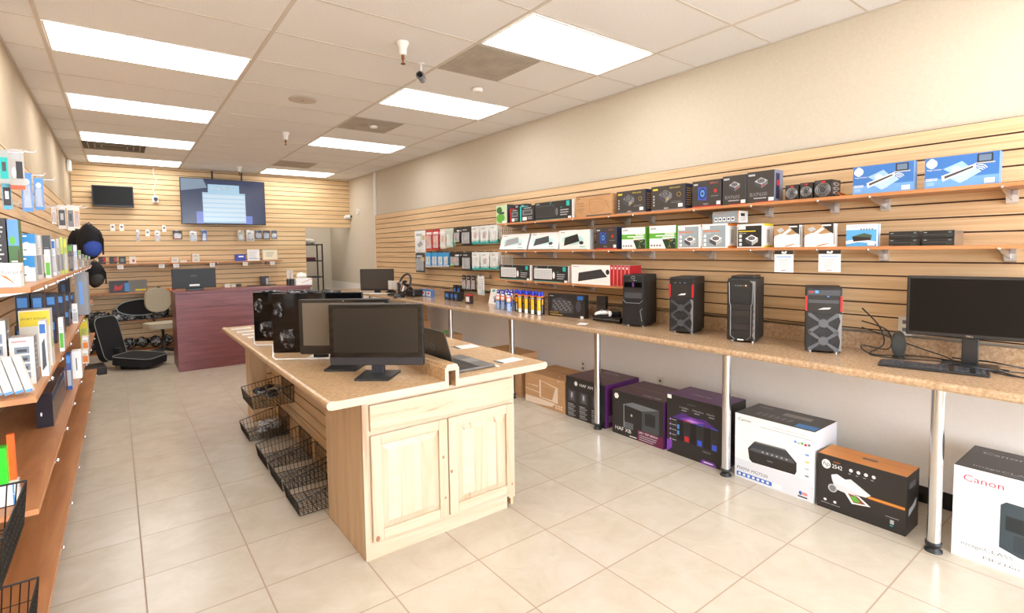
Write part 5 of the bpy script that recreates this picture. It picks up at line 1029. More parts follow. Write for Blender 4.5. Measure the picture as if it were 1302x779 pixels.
for (y0, y1, z, hb, hf, l) in ((4.47, 4.88, .345, .15, .10, 'uppermost black wire basket on the island side, filled with bagged parts'), (4.66, 5.04, .03, .155, .08, 'low wire basket under the uppermost one, holding bagged cables'),
                               (4.02, 4.36, .012, .165, .09, 'empty wire basket directly before the one with bagged cables'), (3.58, 3.92, .012, .165, .09, 'empty wire basket, second from the cabinet side panel'), (3.17, 3.50, .012, .165, .09, 'empty wire basket nearest the cabinet side panel')):
    basket((KX, (y0+y1)/2, z), RW, y1-y0, .33, hb, hf, l, g)
b = MB(); rd = random.Random(3)
for i in range(9): b.blob((rd.uniform(-.13, .13), rd.uniform(-.22, -.08), .052+rd.uniform(0, .03)), (.06, .05, .03), PLAST_JUNK if i % 3 else PLAST_WHITE, .2, i)
b.build('bagged_parts', loc=(KX, 4.675, .349), rz=RW, label='pile of dark parts in clear bags inside the uppermost wire basket', cat='bagged parts', kind='stuff')
b = MB()
for i in range(8): b.blob((rd.uniform(-.12, .12), rd.uniform(-.22, -.08), .048+rd.uniform(0, .02)), (.055, .05, .03), PLAST_WHITE, .2, i+20)
b.build('bagged_cables', loc=(KX, 4.85, .035), rz=RW, label='clear bagged cables lying in the low wire basket', cat='bagged cables', kind='stuff')

# all-in-one computers on the island
def aio(cx, cy, rz, w, h, z0, label, style, scr):
    t = empty('all_in_one_computer', (cx, cy, IZ), rz, label, 'computer', 'all-in-one computers on the island')
    z0 -= IZ; th = .035
    b = MB(); b.bbox(-w/2, w/2, 0, th, z0, z0+h, BLK if style != 'metal' else pm('#3f3d3b', .3, .6), .010, 3); b.bbox(-w*.3, w*.3, th, th+.03, z0+.06, z0+h*.7, BLKM, .012); b.build('housing', t)
    f = (V3((-w/2, 0, z0)), V3((1, 0, 0)), V3((0, 0, 1)), V3((0, -1, 0)))
    if style == 'stand':
        MB().rect(f, .004, w-.004, .048, h-.004, BLKG, 1).build('glass_front', t); s = MB(); s.rect(f, .028, w-.028, .075, h-.026, scr, 2); s.build('screen', t)
        MB().rect(f, .004, w-.004, .004, .045, pm('#303135', .4), 1).build('lower_bezel', t)
    elif style == 'metal':
        MB().rect(f, .006, w-.006, .05, h-.006, pm('#2b2825', .15), 1).build('glass_front', t); s = MB(); s.rect(f, .026, w-.026, .055, h-.022, scr, 2); s.build('screen', t)
        MB().circ(f, w/2, h-.012, .003, .003, LG, 3).build('webcam', t)
    else:
        MB().rect(f, .004, w-.004, .004, h-.004, BLKG, 1).build('glass_front', t); s = MB(); s.rect(f, .035, w-.03, .04, h-.04, scr, 2); s.build('screen', t)
    if style in ('stand', 'metal'):
        MB().bbox(-.035, .035, th*.4, th+.02, .012, z0+h*.3, pm('#2c2e33', .4), .004).build('neck', t)
        q = MB(); q.prism([(-.095, -.10), (.095, -.10), (.105, .12), (-.105, .12)], 0, .012, pm('#2e3033', .4), 'z'); q.build('base', t)
    else:
        q = MB(); q.tube([(-w/2-.004, .012, z0+.05), (-w/2-.004, .012, z0), (-w/2-.002, .0, .02), (-w/2+.02, -.01, .0065), (w/2-.02, -.01, .0065), (w/2+.002, 0, .02), (w/2+.004, .012, z0), (w/2+.004, .012, z0+.05)], .0062, WHT, 8); q.build('white_frame', t)
        MB().bbox(-.09, .09, .0, .16, 0, .006, WHT, .002).build('base', t); MB().bbox(-.05, .05, .04, .06, .007, z0+.08, BLKM, .003).build('neck', t)
        # loose clear film over the glass, bunched on the top edge
        q = MB(); rr = random.Random(int(cx*100))
        for k in range(7): q.blob((rr.uniform(-w*.4, w*.45), .012, z0+h+.004), (.04, .014, .008), PLAST_JUNK, .3, k)
        for (u, v, a_, c_) in ((-.32, .25, .05, .06), (-.12, .62, .03, .07), (-.42, .72, .03, .05)): q.blob((w*u, -.004, z0+h*v), (a_, .0025, c_), PLAST_JUNK, .35, int(u*100)+7)
        q.build('protective_film', t)
    return t
SC1 = pm('#26231f', .25); SC2 = pm('#6d6357', .12); SC3 = pm('#1a1613', .08)  # beige of the second screen is a room reflection put into the colour
aio(1.135, 2.80, -.707, .545, .352, .935, 'nearest black all-in-one computer on the island; square flat base', 'stand', SC1)
aio(1.075, 3.145, -.668, .56, .34, .955, 'second all-in-one computer, matte frame and beige reflecting screen, behind the nearest', 'metal', SC2)
aio(1.025, 3.515, -.626, .60, .40, .915, 'third all-in-one computer from the front, white lower frame and shiny black glass', 'frame', SC3)
aio(1.035, 4.175, -.626, .60, .38, .905, 'farthest all-in-one computer on the island, white framed and wrapped in clear film', 'frame', SC3)
# laptop
t = empty('laptop', (1.655, 2.765, IZ), math.pi/2, 'open silver grey laptop seen from behind its lid, next to the island upstand', 'laptop')
MB().bbox(-.20, .20, -.14, .14, .002, .016, pm('#6f6c69', .4, .3), .004).build('deck', t)
b = MB(); b.box(-.185, .185, -.035, .115, .0163, .0175, DGREY)
for r_ in range(6):
    for c in range(15): b.box(-.18+.024*c, -.159+.024*c, -.03+.024*r_, -.009+.024*r_, .0176, .0195, BLK)
o = b.build('keys', t); MB().box(-.055, .055, -.125, -.045, .0163, .0168, pm('#8b8d90', .3, .3)).build('touchpad', t)
b = MB(); b.bbox(-.20, .20, 0, .007, 0, .245, pm('#55534f', .35, .5), .003); lid = b.build('lid', t, loc=(0, .138, .016), rx=-.28)
b = MB(); b.rect((V3((-.20, 0, 0)), V3((1, 0, 0)), V3((0, 0, 1)), V3((0, -1, 0))), .012, .388, .015, .235, SC3, 1); b.build('screen', lid)
b = MB(); b.tube([(.022*math.cos(a*math.pi/10), .0078, .125+.022*math.sin(a*math.pi/10)) for a in range(20)], .0014, GREY, 4, True); b.text((V3((.016, .0074, .125)), V3((-1, 0, 0)), V3((0, 0, 1)), V3((0, 1, 0))), 'DELL', 0, 0, .011, GREY, 1); b.build('round_badge', lid)
MB().box(-.21, .21, -.17, -.145, 0, .001, WHT).build('paper_strip', loc=(1.655, 2.765, IZ+.0002), rz=math.pi/2-.0, label='thin white paper strip under the front of the laptop', cat='paper')
def paper(name, x, y, w, d, rz, label, group, dark=False, z=IZ):
    b = MB(); b.box(-w/2, w/2, -d/2, d/2, .0, .0012, W_); fr = (V3((-w/2, -d/2, .0012)), V3((1, 0, 0)), V3((0, 1, 0)), V3((0, 0, 1)))
    b.lines(fr, w*.1, w*.9, d*.85, 5, d*.15, d*.04, LG, .6, int(x*100))
    if dark: b.rect(fr, 0, w*.16, 0, d, DGREY, .8)
    return b.build(name, loc=(x, y, z+.0005), rz=rz, label=label, cat='paper', group=group)
paper('spec_card', 2.00, 3.24, .17, .12, -.1, 'white spec card with dark edge, farther one behind the laptop', 'spec cards on the island', True)
paper('spec_card', 1.955, 2.655, .18, .10, .05, 'white spec card with dark edge, right of the laptop near the corner', 'spec cards on the island', True)
for i, (y, l) in enumerate(((5.45, 'white paper strip nearest the far left corner of the island'), (5.22, 'second white paper strip from the far left corner of the island'), (5.02, 'third white paper strip from the far left island corner'), (4.82, 'fourth white paper strip from the far left island corner'), (4.62, 'white paper strip closest to the farthest all-in-one computer'))):
    paper('paper_strip', .885+.01*i, y, .17, .09, 0, l, 'paper strips on the island')

# ------------------------------------------------------------------ reception desk
dk = empty('reception_desk', (0, 0, 0), 0, 'dark reddish mahogany reception desk in front of the back wall', 'desk')
DXa, DXb, DY, DH = .56, 2.30, 8.2, 1.08
b = MB(); b.box(DXa, DXb, DY, DY+.025, .13, DH-.22, MAHOG); b.build('front_panel', dk)
b = MB(); b.box(DXa, DXb, DY-.016, DY+.025, DH-.218, DH-.032, MAHOG); b.build('upper_band', dk)
b = MB(); b.box(DXa, DXb, DY-.012, DY+.025, 0, .128, MAHOG); b.build('kick_band', dk)
for x in (DXa, DXb-.025): b = MB(); b.box(x, x+.025, DY+.0255, DY+.75, 0, DH-.032, MAHOG); b.build('side_panel', dk)
b = MB(); b.bbox(DXa-.02, DXb+.02, DY-.035, DY+.38, DH-.03, DH, MAHOG, .004); b.build('transaction_top', dk)
b = MB(); b.box(DXa+.026, DXb-.026, DY+.03, DY+.74, .73, .76, MAHOG); b.build('work_surface', dk)
# monitor seen from behind on the desk
t = empty('monitor', (.80, DY+.16, DH), math.pi, 'dark flat monitor seen from behind on the reception desk', 'monitor')
b = MB(); b.bbox(-.26, .26, 0, .035, .03, .30, pm('#24262a', .5), .006); b.build('housing', t); f_ = (V3((.26, .035, .03)), V3((-1, 0, 0)), V3((0, 0, 1)), V3((0, 1, 0)))
MB().rect(f_, .20, .32, .03, .055, W_, 1).text(f_, 'ASUS', .22, .17, .03, GREY, 1).build('rear_sticker', t); MB().rect((V3((-.26, 0, .03)), V3((1, 0, 0)), V3((0, 0, 1)), V3((0, -1, 0))), .015, .505, .02, .255, SCREEN, 1).build('screen', t)
MB().bbox(-.1, .1, -.05, .10, 0, .03, BLK, .004).build('base', t)
for i, px in enumerate((367, 371.5)):
    p = at(px, 360, y=DY+.15); t = empty('glass_jar', (p.x+.0, DY+.15+.02*i, DH), 0, ['left tall clear jar with dark base on the reception desk', 'right tall clear jar with dark base, touching the tissue box'][i], 'jar', 'clear jars on the reception desk')
    MB().lathe([(.028, .10), (.030, .24)], (0, 0, 0), CLEAR, 16).build('glass', t); MB().lathe([(.031, 0), (.031, .10)], (0, 0, 0), BLK, 16).build('dark_base', t)
p = at(384, 360, y=DY+.15); t = empty('tissue_box', (p.x+.02, DY+.10, DH), 0, 'white tissue box with orange stripe on the reception desk', 'tissue box')
b = MB(); b.box(-.12, .12, 0, .12, 0, .10, WHT); b.poly((V3((-.12, 0, 0)), V3((1, 0, 0)), V3((0, 0, 1)), V3((0, -1, 0))), [(.08, .03), (.24, .085), (.24, .095), (.08, .036)], ORG, 1); b.build('carton', t)
MB().blob((-.02, .06, .145), (.075, .035, .045), WHT, .25, 4).build('tissue', t)

# ------------------------------------------------------------------ back wall
def zon(px, py, y=10.42): return at(px, py, y=y).z
def xon(px, py, y): return at(px, py, y=y).x
Z1, Z2, Z3, Z4 = zon(200, 334.2), zon(200, 370), zon(200, 405), zon(200, 443)
def back_shelf(x0, x1, z, label, n=4):
    t = empty('display_shelf', ((x0+x1)/2, 10.56, z-.02), 0, label, 'shelf'); w = (x1-x0)/2
    MB().box(-w, w, -.14, .138, 0, .02, W_SHELF, front=W_EDGE).build('board', t)
    for i in range(n):
        x = -w+.25+i*(2*w-.5)/(n-1); q = MB(); q.prism([(.13, -.001), (-.13, -.001), (-.145, .006), (-.145, -.008), (.12, -.06)], x-.003, x+.003, STEEL, 'x'); q.build('bracket', t)
back_shelf(-.53, 2.44, Z1, 'top shelf on the slatted back wall, with small boxes and a certificate'); back_shelf(-.53, 2.62, Z2, 'second shelf on the back wall, just above the reception desk level')
back_shelf(-.53, 1.9, Z3, 'third shelf on the back wall behind the chairs'); back_shelf(-.53, 1.9, Z4, 'lowest shelf on the back wall with plastic wrapped parts')
def tag_label(x, z, y=10.412):
    pass
for i, (px, zz) in enumerate(((153, Z1), (205.5, Z1), (224, Z1), (270, Z1), (312, Z1), (346.5, Z1))):
    x = xon(px, 337, 10.415); b = MB(); b.box(-.04, .04, 0, .001, -.085, -.021, W_); b.lines((V3((-.04, 0, -.085)), V3((1, 0, 0)), V3((0, 0, 1)), V3((0, -1, 0))), .01, .07, .05, 3, .015, .004, MG, 1)
    b.build('price_tag', loc=(x, 10.4165, zz), label='white price tag under the top back shelf, ' + ['below the small black boxes', 'left of the white boxes', 'under the first white box', 'midway along the bare stretch', 'below the blue box', 'below the certificate'][i], cat='price tag', group='price tags on the back shelf')
def bbox_item(name, px0, px1, pyt, zs, d, label, colr, art=None, cat='box', group=None, y=10.46, tilt=0):
    x0, x1 = xon(px0, pyt+5, y), xon(px1, pyt+5, y); h = at((px0+px1)/2, pyt, y=y).z-zs; w = x1-x0; b = MB(); F = faces(w, d, h); b.box(-w/2, w/2, 0, d, 0, h, colr)
    if art: art(b, F, w, h, d)
    return b.build(name, loc=((x0+x1)/2, y, zs), rx=-tilt, label=label, cat=cat, group=group)
def ar(b, F, w, h, d): b.poly(F['F'], [(w*.5, h*.2), (w*.95, h*.3), (w*.9, h*.95), (w*.5, h*.7)], RED, 1); b.circ(F['F'], w*.55, h*.45, w*.18, h*.2, K_, 2)
g = 'small boxes on the top back shelf'
for i, (a, b_) in enumerate(((125, 134.5), (139, 148.5), (151, 160))): bbox_item('product_box', a, b_, 326.2, Z1, .1, ['small black and red box at the left end of the top back shelf', 'small black and red box, second on the top back shelf', 'small black and grey box, third on the top back shelf'][i], K_, ar if i < 2 else (lambda b, F, w, h, d: b.circ(F['F'], w*.5, h*.5, w*.3, h*.3, GREY, 1)), group=g)
bbox_item('product_box', 164.5, 173, 326, Z1, .1, 'small white box with a dark dot on the top back shelf', OFFW, lambda b, F, w, h, d: b.circ(F['F'], w*.6, h*.4, w*.18, h*.2, RED, 1), group=g)
ORW = lambda b, F, w, h, d: (b.rect(F['F'], 0, w*.15, 0, h, ORG, 1), b.rect(F['F'], w*.3, w*.8, h*.3, h*.6, LG, 1))
bbox_item('product_box', 216.5, 227, 327, Z1, .1, 'white box with orange edge left of the long bare stretch, top back shelf', OFFW, ORW, group=g); bbox_item('product_box', 229, 238, 331, Z1, .1, 'flat white box between two orange edged boxes, top back shelf', OFFW, group=g)
bbox_item('product_box', 243, 254, 327.5, Z1, .1, 'lower of two stacked orange edged white boxes, top back shelf', OFFW, ORW, group=g)
o_ = bbox_item('product_box', 243, 253.5, 322.5, at(248, 327.4, y=10.46).z+.001, .09, 'upper of two stacked orange edged white boxes, top back shelf', OFFW, ORW, group=g)
bbox_item('product_box', 299.5, 312.5, 323, Z1, .08, 'royal blue box beside the white sheet on the top back shelf', pm('#2a3fae', .4), lambda b, F, w, h, d: b.rect(F['F'], w*.3, w*.8, h*.55, h*.75, W_, 1), group=g)
bbox_item('document', 314.5, 330, 317, Z1, .004, 'white printed sheet standing between the blue box and certificate', W_, lambda b, F, w, h, d: (b.lines(F['F'], w*.1, w*.9, h*.85, 6, h*.12, h*.03, LG, 1), b.rect(F['F'], w*.1, w*.9, h*.15, h*.2, LBL, 1)), cat='document', tilt=.08)
def fr_art(b, F, w, h, d): b.rect(F['F'], w*.06, w*.94, h*.08, h*.92, pm('#efe6c8', .6), 1); b.lines(F['F'], w*.25, w*.75, h*.7, 4, h*.12, h*.03, MG, 2)
bbox_item('certificate', 333, 354, 316.5, Z1, .012, 'framed cream certificate standing on the top back shelf', pm('#b9a98a', .5), fr_art, cat='certificate', tilt=.08)
def guit(b, F, w, h, d):
    fr = F['F']; b.rect(fr, 0, w*.5, 0, h, K_, 1); b.poly(fr, [(w*.12, h*.2), (w*.3, h*.25), (w*.38, h*.75), (w*.25, h*.5), (w*.15, h*.7)], RED, 2); b.rect(fr, w*.4, w*.52, h*.1, h*.8, LBL, 2); b.rect(fr, w*.68, w*.97, h*.12, h*.25, YEL, 2)
bbox_item('product_box', 138.5, 187, 356.5, Z2, .1, 'long grey and black box with red print on the second back shelf', pm('#77756f', .5), guit)
for i, (px, c) in enumerate(((202, DGREY), (207, BLUE), (214, ORG), (221, RED))):
    bbox_item('small_gadget', px-2.2, px+2.2, 364.5 if i == 0 else 366.5, Z2, .05, ['dark rounded gadget on the second back shelf beside the long box', 'tiny blue item on the second back shelf', 'tiny orange item on the second back shelf', 'tiny red item next to the desk monitor, second back shelf'][i], c, cat='gadget', group='little items on the second back shelf')
bbox_item('product_box', 332, 342, 351, Z2, .1, 'small dark box with white side standing on the second back shelf, right', DGREY, lambda b, F, w, h, d: b.rect(F['F'], w*.6, w*.95, h*.1, h*.8, LG, 1))
bbox_item('tray', 315, 352, 362.3, Z2, .12, 'flat black tray at the right of the second back shelf', BLK, cat='tray', y=10.43)
for i, (a, b_, c) in enumerate(((286, 293, W_), (294, 300, pm('#d9d3c6', .5)), (301, 307, DGREY))): bbox_item('small_gadget', a, b_, 361, Z2, .06, ['white gadget on the second back shelf right of the desk monitor', 'cream gadget between white and dark ones, second back shelf', 'dark gadget beside the cream one, second back shelf'][i], c, cat='gadget', group='little items on the second back shelf')
# television, ceiling hung
ty0 = 10.55; a, b_, c = at(228, 226, y=ty0), at(336, 231, y=ty0), at(228, 283, y=ty0); tw = b_.x-a.x; th_ = .80
t = empty('television', ((a.x+b_.x)/2, ty0, 2.895-th_), 0, 'large ceiling hung television showing a pale blue list', 'television')
MB().bbox(-tw/2, tw/2, 0, .05, 0, th_, BLK, .006).build('housing', t)
f_ = (V3((-tw/2, 0, 0)), V3((1, 0, 0)), V3((0, 0, 1)), V3((0, -1, 0))); s = MB(); E1 = pm('#2b3a63', .2, em=.35); E2 = pm('#b5daf2', .2, em=.42); E3 = pm('#d4e8f6', .2, em=.44); E4 = pm('#6f86dc', .2, em=.4); E5 = pm('#8fa3b8', .2, em=.4)
s.rect(f_, .012, tw-.012, .015, th_-.012, E1, 1); s.rect(f_, tw*.245, tw*.75, .03, th_*.70, E2, 3); s.rect(f_, tw*.31, tw*.68, th_*.7, th_*.88, E2, 3); s.text(f_, 'Service Menu', tw*.34, th_*.80, th_*.07, W_, 5)
for i in range(6): s.rect(f_, tw*.25, tw*.745, th_*(.08+.1*i), th_*(.155+.1*i), E3, 4)
s.rect(f_, tw*.17, tw*.245, .015, th_*.28, E4, 2); s.rect(f_, tw*.75, tw*.83, .015, th_*.2, E4, 2); s.poly(f_, [(.012, th_*.72), (tw*.3, th_*.80), (tw*.26, th_-.012), (.012, th_-.012)], E5, 2)
s.build('screen', t)
for px in (270.5, 308):
    x = xon(px, 225, ty0)-t.location.x; MB().tube([(x, .07, th_*.5), (x, .07, ZC-.006-(2.895-th_))], .012, BLKM, 8).build('ceiling_rod', t)
a, b_ = at(116, 235, y=10.6), at(169, 238, y=10.6); hh = at(116, 235, y=10.6).z-at(116, 262.5, y=10.6).z
t = empty('television', ((a.x+b_.x)/2, 10.56, at(116, 262.5, y=10.6).z), 0, 'small black switched off television on the back wall, left', 'television')
w_ = b_.x-a.x; MB().bbox(-w_/2, w_/2, 0, .05, 0, hh, BLK, .005).build('housing', t); MB().rect((V3((-w_/2, 0, 0)), V3((1, 0, 0)), V3((0, 0, 1)), V3((0, -1, 0))), .015, w_-.015, .03, hh-.015, SCREEN, 1).build('screen', t); MB().box(-.1, .1, .05, .137, hh*.3, hh*.7, BLK).build('wall_mount', t)
p = at(197.5, 253, y=10.66); t = empty('webcam', (p.x, 10.699, p.z), 0, 'small white wall camera with black lens between the two televisions', 'camera')
MB().bbox(-.045, .045, -.04, -.0005, -.06, .05, WHT, .008).build('housing', t); MB().lathe([(.03, -.06), (.03, -.041)], (.005, 0, -.0), BLK, 16, 'y').build('lens', t)
cable([(p.x, 10.69, p.z+.05), (p.x-.02, 10.69, p.z+.18), (p.x+.03, 10.69, p.z+.32), (p.x-.01, 10.69, p.z+.44), (p.x+.0, 10.69, ZC-.01)], .006, 'white wavy cable running from the wall camera up to the ceiling', WHT)
p = at(144, 224, y=10.69); cable([(p.x-.06, 10.692, 3.04), (p.x-.0, 10.692, 2.9), (p.x+.02, 10.692, 2.8), (p.x+.0, 10.692, 2.72)], .004, 'thin beige cable hanging above the small television', pm('#d8b98a', .5))
p = at(91, 212, y=10.5); t = empty('alarm_siren', (XL+.0, 10.3, 2.93), LW, 'white rounded alarm box high in the far left corner', 'alarm'); MB().bbox(-.09, .09, -.06, -.0005, -.09, .09, WHT, .03, 3).build('housing', t)
# bullet camera by doorway
p = at(442, 276, y=10.6); t = empty('security_camera', (p.x-.02, 10.699, p.z), .5, 'white bullet security camera above the doorway corner', 'security camera')
MB().lathe([(.035, 0), (.035, -.02)], (0, 0, 0), WHT, 16, 'y').build('mount', t)
MB().lathe([(.035, -.16), (.04, -.15), (.035, -.02)], (0, 0, .01), WHT, 16, 'y').build('camera_body', t); MB().lathe([(.025, -.163), (.025, -.1605)], (0, 0, .01), BLKG, 14, 'y').build('lens', t)
# packs on the back wall
def bp_a(c1, c2):
    def f(b, F, w, h): b.rect(F, w*.1, w*.9, h*.35, h*.6, c1, 1); b.rect(F, w*.1, w*.9, h*.08, h*.3, c2, 1); b.rect(F, w*.2, w*.6, h*.7, h*.85, MG, 1)
    return f
bp = [(175, 293, 306, 4.5, pm('#d9dbe2', .4), bp_a(RED, LBL), 'narrow red and blue pack, leftmost on the back wall'), (200, 294, 306, 7, TWHT, bp_a(RED, DGREY), 'white and red pack between two price labels on the back wall'),
      (225.5, 294, 304, 12, K_, bp_a(LG, RED), 'wide black and red pack on the back wall'), (245.5, 294.5, 306, 9, TWHT, bp_a(NAVY, LBL), 'white and navy pack on the back wall'), (259.5, 293.5, 306, 6.5, BLUE, bp_a(LBL, W_), 'bright blue pack, just left of the large television edge'),
      (306, 294, 306, 9, pm('#b5ad98', .5), bp_a(LG, MG), 'greyish clear pack under the television, first of the right group'), (318, 293.5, 306, 10, pm('#d9dbd8', .4), bp_a(LG, MG), 'pale clear pack, second of the right group'), (328.5, 293.5, 303.5, 9, pm('#3e4a58', .4), bp_a(LG, BLUE), 'dark blue pack, third of the right group'),
      (338.5, 293.5, 304, 9, DGREY, bp_a(LBL, MG), 'black and blue pack, fourth of the right group'), (348.5, 293.5, 303.5, 7, pm('#5b6672', .4), bp_a(W_, BLUE), 'narrow grey pack, last of the right group')]
for px, t0, t1, wpx, colr, art, ds in bp:
    p = at(px, t0, y=10.56); h = p.z-at(px, t1, y=10.56).z; w = xon(px+wpx/2, t0, 10.56)-xon(px-wpx/2, t0, 10.56)
    hang_hook(p.x, SB-.0005, p.z, .17, 0, 'hook: '+ds, 'wire hooks on the back wall'); blister((p.x, 10.56, p.z-.003), 0, w, h, ds, colr, art, 'hanging packs on the back wall', d=.02)
for px, py, l in ((143, 289, 'small white hook tag left of its twin on the back wall'), (154.5, 289, 'small white hook tag right of its twin on the back wall'), (187.5, 296, 'white hook tag between the red packs on the back wall'), (208.5, 290.5, 'highest white hook tag beside the white and red pack')):
    p = at(px, py-3, y=10.6); hang_hook(p.x, SB-.0005, p.z, .1, 0, 'hook of the '+l, 'wire hooks on the back wall')
    b = MB(); b.box(-.03, .03, -.0012, 0, -.09, .01, W_); b.rect((V3((-.03, -.0012, -.09)), V3((1, 0, 0)), V3((0, 0, 1)), V3((0, -1, 0))), .015, .045, .05, .08, MG, 1); b.build('price_tag', loc=(p.x, 10.60, p.z-.004), label=l, cat='price tag', group='hook tags on the back wall')
# hallway shelf rack
xa, xb = 2.96, xon(404, 330, 11.3); t = empty('storage_rack', ((xa+xb)/2+.03, 11.35, 0), 0, 'black four tier storage rack in the hallway beyond the doorway', 'storage rack'); hw = (xb-xa)/2+.03; zt_ = at(400, 310, y=11.3).z
for sx in (-1, 1):
    for sy in (-1, 1): b = MB(); b.box(sx*hw-.012, sx*hw+.012, sy*.18-.012, sy*.18+.012, 0, zt_, BLKM); b.build('post', t)
for i in range(6): MB().box(-hw+.013, hw-.013, -.17, .17, zt_-.03-.34*i, zt_-.34*i-.005, BLKM).build('shelf', t)
b = MB(); b.blob((0, 0, .06), (.12, .08, .05), OFFW, .2, 3); b.blob((.06, .02, .05), (.07, .06, .045), pm('#c9c2b2', .6), .2, 5); b.build('cloth_bundle', loc=((xa+xb)/2+.05, 11.35, zt_-.002), label='crumpled pale cloth bundle on top of the black hallway rack', cat='bundle')
MB().bbox(-.1, .1, -.07, .07, 0, .06, pm('#6a2238', .5), .01).build('storage_bin', loc=((xa+xb)/2+.05, 11.35, zt_-.34-.004), label='dark red bin on the second tier of the hallway rack', cat='bin')

# ------------------------------------------------------------------ chairs
PIPE = pm('#8d9893', .4)
def rrect(w, h, r, n=5):
    out = []
    for cx, cy, a0 in ((w/2-r, h/2-r, 0), (-w/2+r, h/2-r, 90), (-w/2+r, -h/2+r, 180), (w/2-r, -h/2+r, 270)):
        for k in range(n+1): a = math.radians(a0+90*k/n); out.append((cx+r*math.cos(a), cy+r*math.sin(a)))
    return out
t = empty('office_chair', (-.05, 9.10, 0), 1.0, 'black office chair seat and backrest with pale piping set on the floor', 'office chair')
rr = rrect(.50, .52, .10)
b = MB(); b.prism([(x, y) for x, y in rr], .06, .17, FABRIC_K, 'z', smooth=False); b.build('seat', t, loc=(0, -.24, 0), rx=.10)
MB().tube([(x, y, .171) for x, y in rr], .0045, PIPE, 6, True).build('seat_piping', t, loc=(0, -.24, 0), rx=.10)
rb = rrect(.46, .62, .11)
b = MB(); b.prism([(x, z+.31) for x, z in rb], 0, .08, FABRIC_K, 'y'); bk = b.build('backrest', t, loc=(0, .06, .12), rx=-.22)
MB().tube([(x, -.001, z+.31) for x, z in rb], .0045, PIPE, 6, True).build('backrest_piping', bk)
MB().bbox(-.12, .12, -.30, -.05, 0, .045, BLK, .01).build('tilt_mechanism', t)
b = MB()
for k in range(1): b.bbox(-.03, .03, .0, .10, .04, .28, BLK, .01)
b.build('back_bracket', t)
# chair shell lying on third shelf
t = empty('chair_backrest', (.24, 10.40, Z3), .1, 'black chair back with pale piping lying wrapped in film on the third back shelf', 'chair part')
el = [(.36*math.cos(a), .12+.0+.13*math.sin(a)) for a in [2*math.pi*i/28 for i in range(28)]]
MB().bbox(-.38, .38, -.02, .2, 0, .22, PLAST_JUNK, .05, 3).build('film_wrap', t); b = MB(); b.prism([(x*.93, z+.10) for x, z in el], -.10, -.021, FABRIC_K, 'y'); b.build('cushion', t); MB().tube([(x*.93, -.102, z+.10) for x, z in el], .008, PIPE, 6, True).build('piping', t)
t = empty('bag', (.82, 10.46, Z3), 0, 'soft black bag slumped on the third back shelf beside the beige chair', 'bag'); MB().bbox(-.16, .16, -.04, .16, 0, .33, FABRIC_K, .05, 3).build('body', t); MB().tube([(-.1, 0, .32), (-.06, -.02, .38), (.06, -.02, .38), (.1, 0, .32)], .01, FABRIC_K, 6).build('handle', t)
# beige stool chair
p = at(207, 445, z=.05); ccx, ccy = at(207, 412, y=9.75).x, 9.75
t = empty('task_chair', (ccx, ccy, 0), .35, 'beige upholstered task chair with black five star base beside the desk', 'task chair')
rs_ = rrect(.48, .44, .16); b = MB(); b.prism(rs_, .44, .52, FABRIC_B, 'z'); b.build('seat', t)
rbk = rrect(.36, .38, .14); b = MB(); b.prism([(x+.05, z+.86) for x, z in rbk], .22, .27, FABRIC_B, 'y'); b.build('backrest', t)
b = MB(); b.tube([(0, 0, .40), (0, .2, .42), (0, .29, .55), (0, .28, .80)], .018, BLK, 8); b.build('back_support', t)
MB().lathe([(.03, .08), (.03, .25), (.02, .25), (.02, .44)], (0, 0, 0), BLK, 14).build('gas_lift', t)
for k in range(5):
    a = 2*math.pi*k/5+.3; c, s_ = math.cos(a), math.sin(a); o = MB().tube([(0, 0, .10), (.27*c, .27*s_, .065)], [.026, .016], BLK, 8).build('leg', t); MB().lathe([(.026, -.02), (.026, .02)], (.27*c, .27*s_, .0265), BLK, 12, 'x').build('caster', o)
# wrapped parts on the low back shelves
b = MB(); rd = random.Random(9)
for i in range(14): b.blob((-.45+.17*i, rd.uniform(-.06, .02), .10+.015*rd.random()), (.10, .08, .09), PLAST_JUNK, .18, i)
b.build('wrapped_parts', loc=(0, 10.54, Z4+.012), label='row of dark parts in crinkled plastic on the lowest back shelf', cat='wrapped parts', kind='stuff')
b = MB()
for i in range(3): b.blob((-.42+.09*i, 0, .09), (.08, .09, .08), PLAST_JUNK, .18, i+30)
b.build('wrapped_parts', loc=(0, 10.54, Z3+.004), label='dark film wrapped parts at the left end of the third back shelf', cat='wrapped parts', kind='stuff')
MB().bbox(-.17, .17, -.2, .2, 0, .10, BLKM, .01).build('black_tray', loc=(-.40, 8.9, 0), rz=.1, label='flat black metal tray on the floor by the far left shelves', cat='tray')

# ------------------------------------------------------------------ left wall shelves
LX = -.26
BL_Y = [2.9, 3.4, 3.95, 4.6, 5.3, 6.1, 6.9]
L3, L2, L1, L0 = 1.475, 1.088, .735, .35
wall_shelf(SLL+.002, LX, 2.50, 7.6, L3, BL_Y, 'uppermost shelf on the left wall, packed with colourful packages', 'L')
wall_shelf(SLL+.002, LX, 2.46, 7.4, L2, BL_Y, 'second left wall shelf with white camera boxes at its near end', 'L')
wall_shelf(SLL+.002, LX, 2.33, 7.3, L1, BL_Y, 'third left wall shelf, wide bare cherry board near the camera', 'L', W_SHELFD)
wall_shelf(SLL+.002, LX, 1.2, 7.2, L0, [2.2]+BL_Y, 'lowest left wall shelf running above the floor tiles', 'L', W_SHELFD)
def row_for(px, x=None, y=None, z=0):
    lo, hi = -200., 1100.
    for _ in range(50):
        m_ = (lo+hi)/2
        if at(px, m_, x=x, y=y).z > z: lo = m_
        else: hi = m_
    return lo
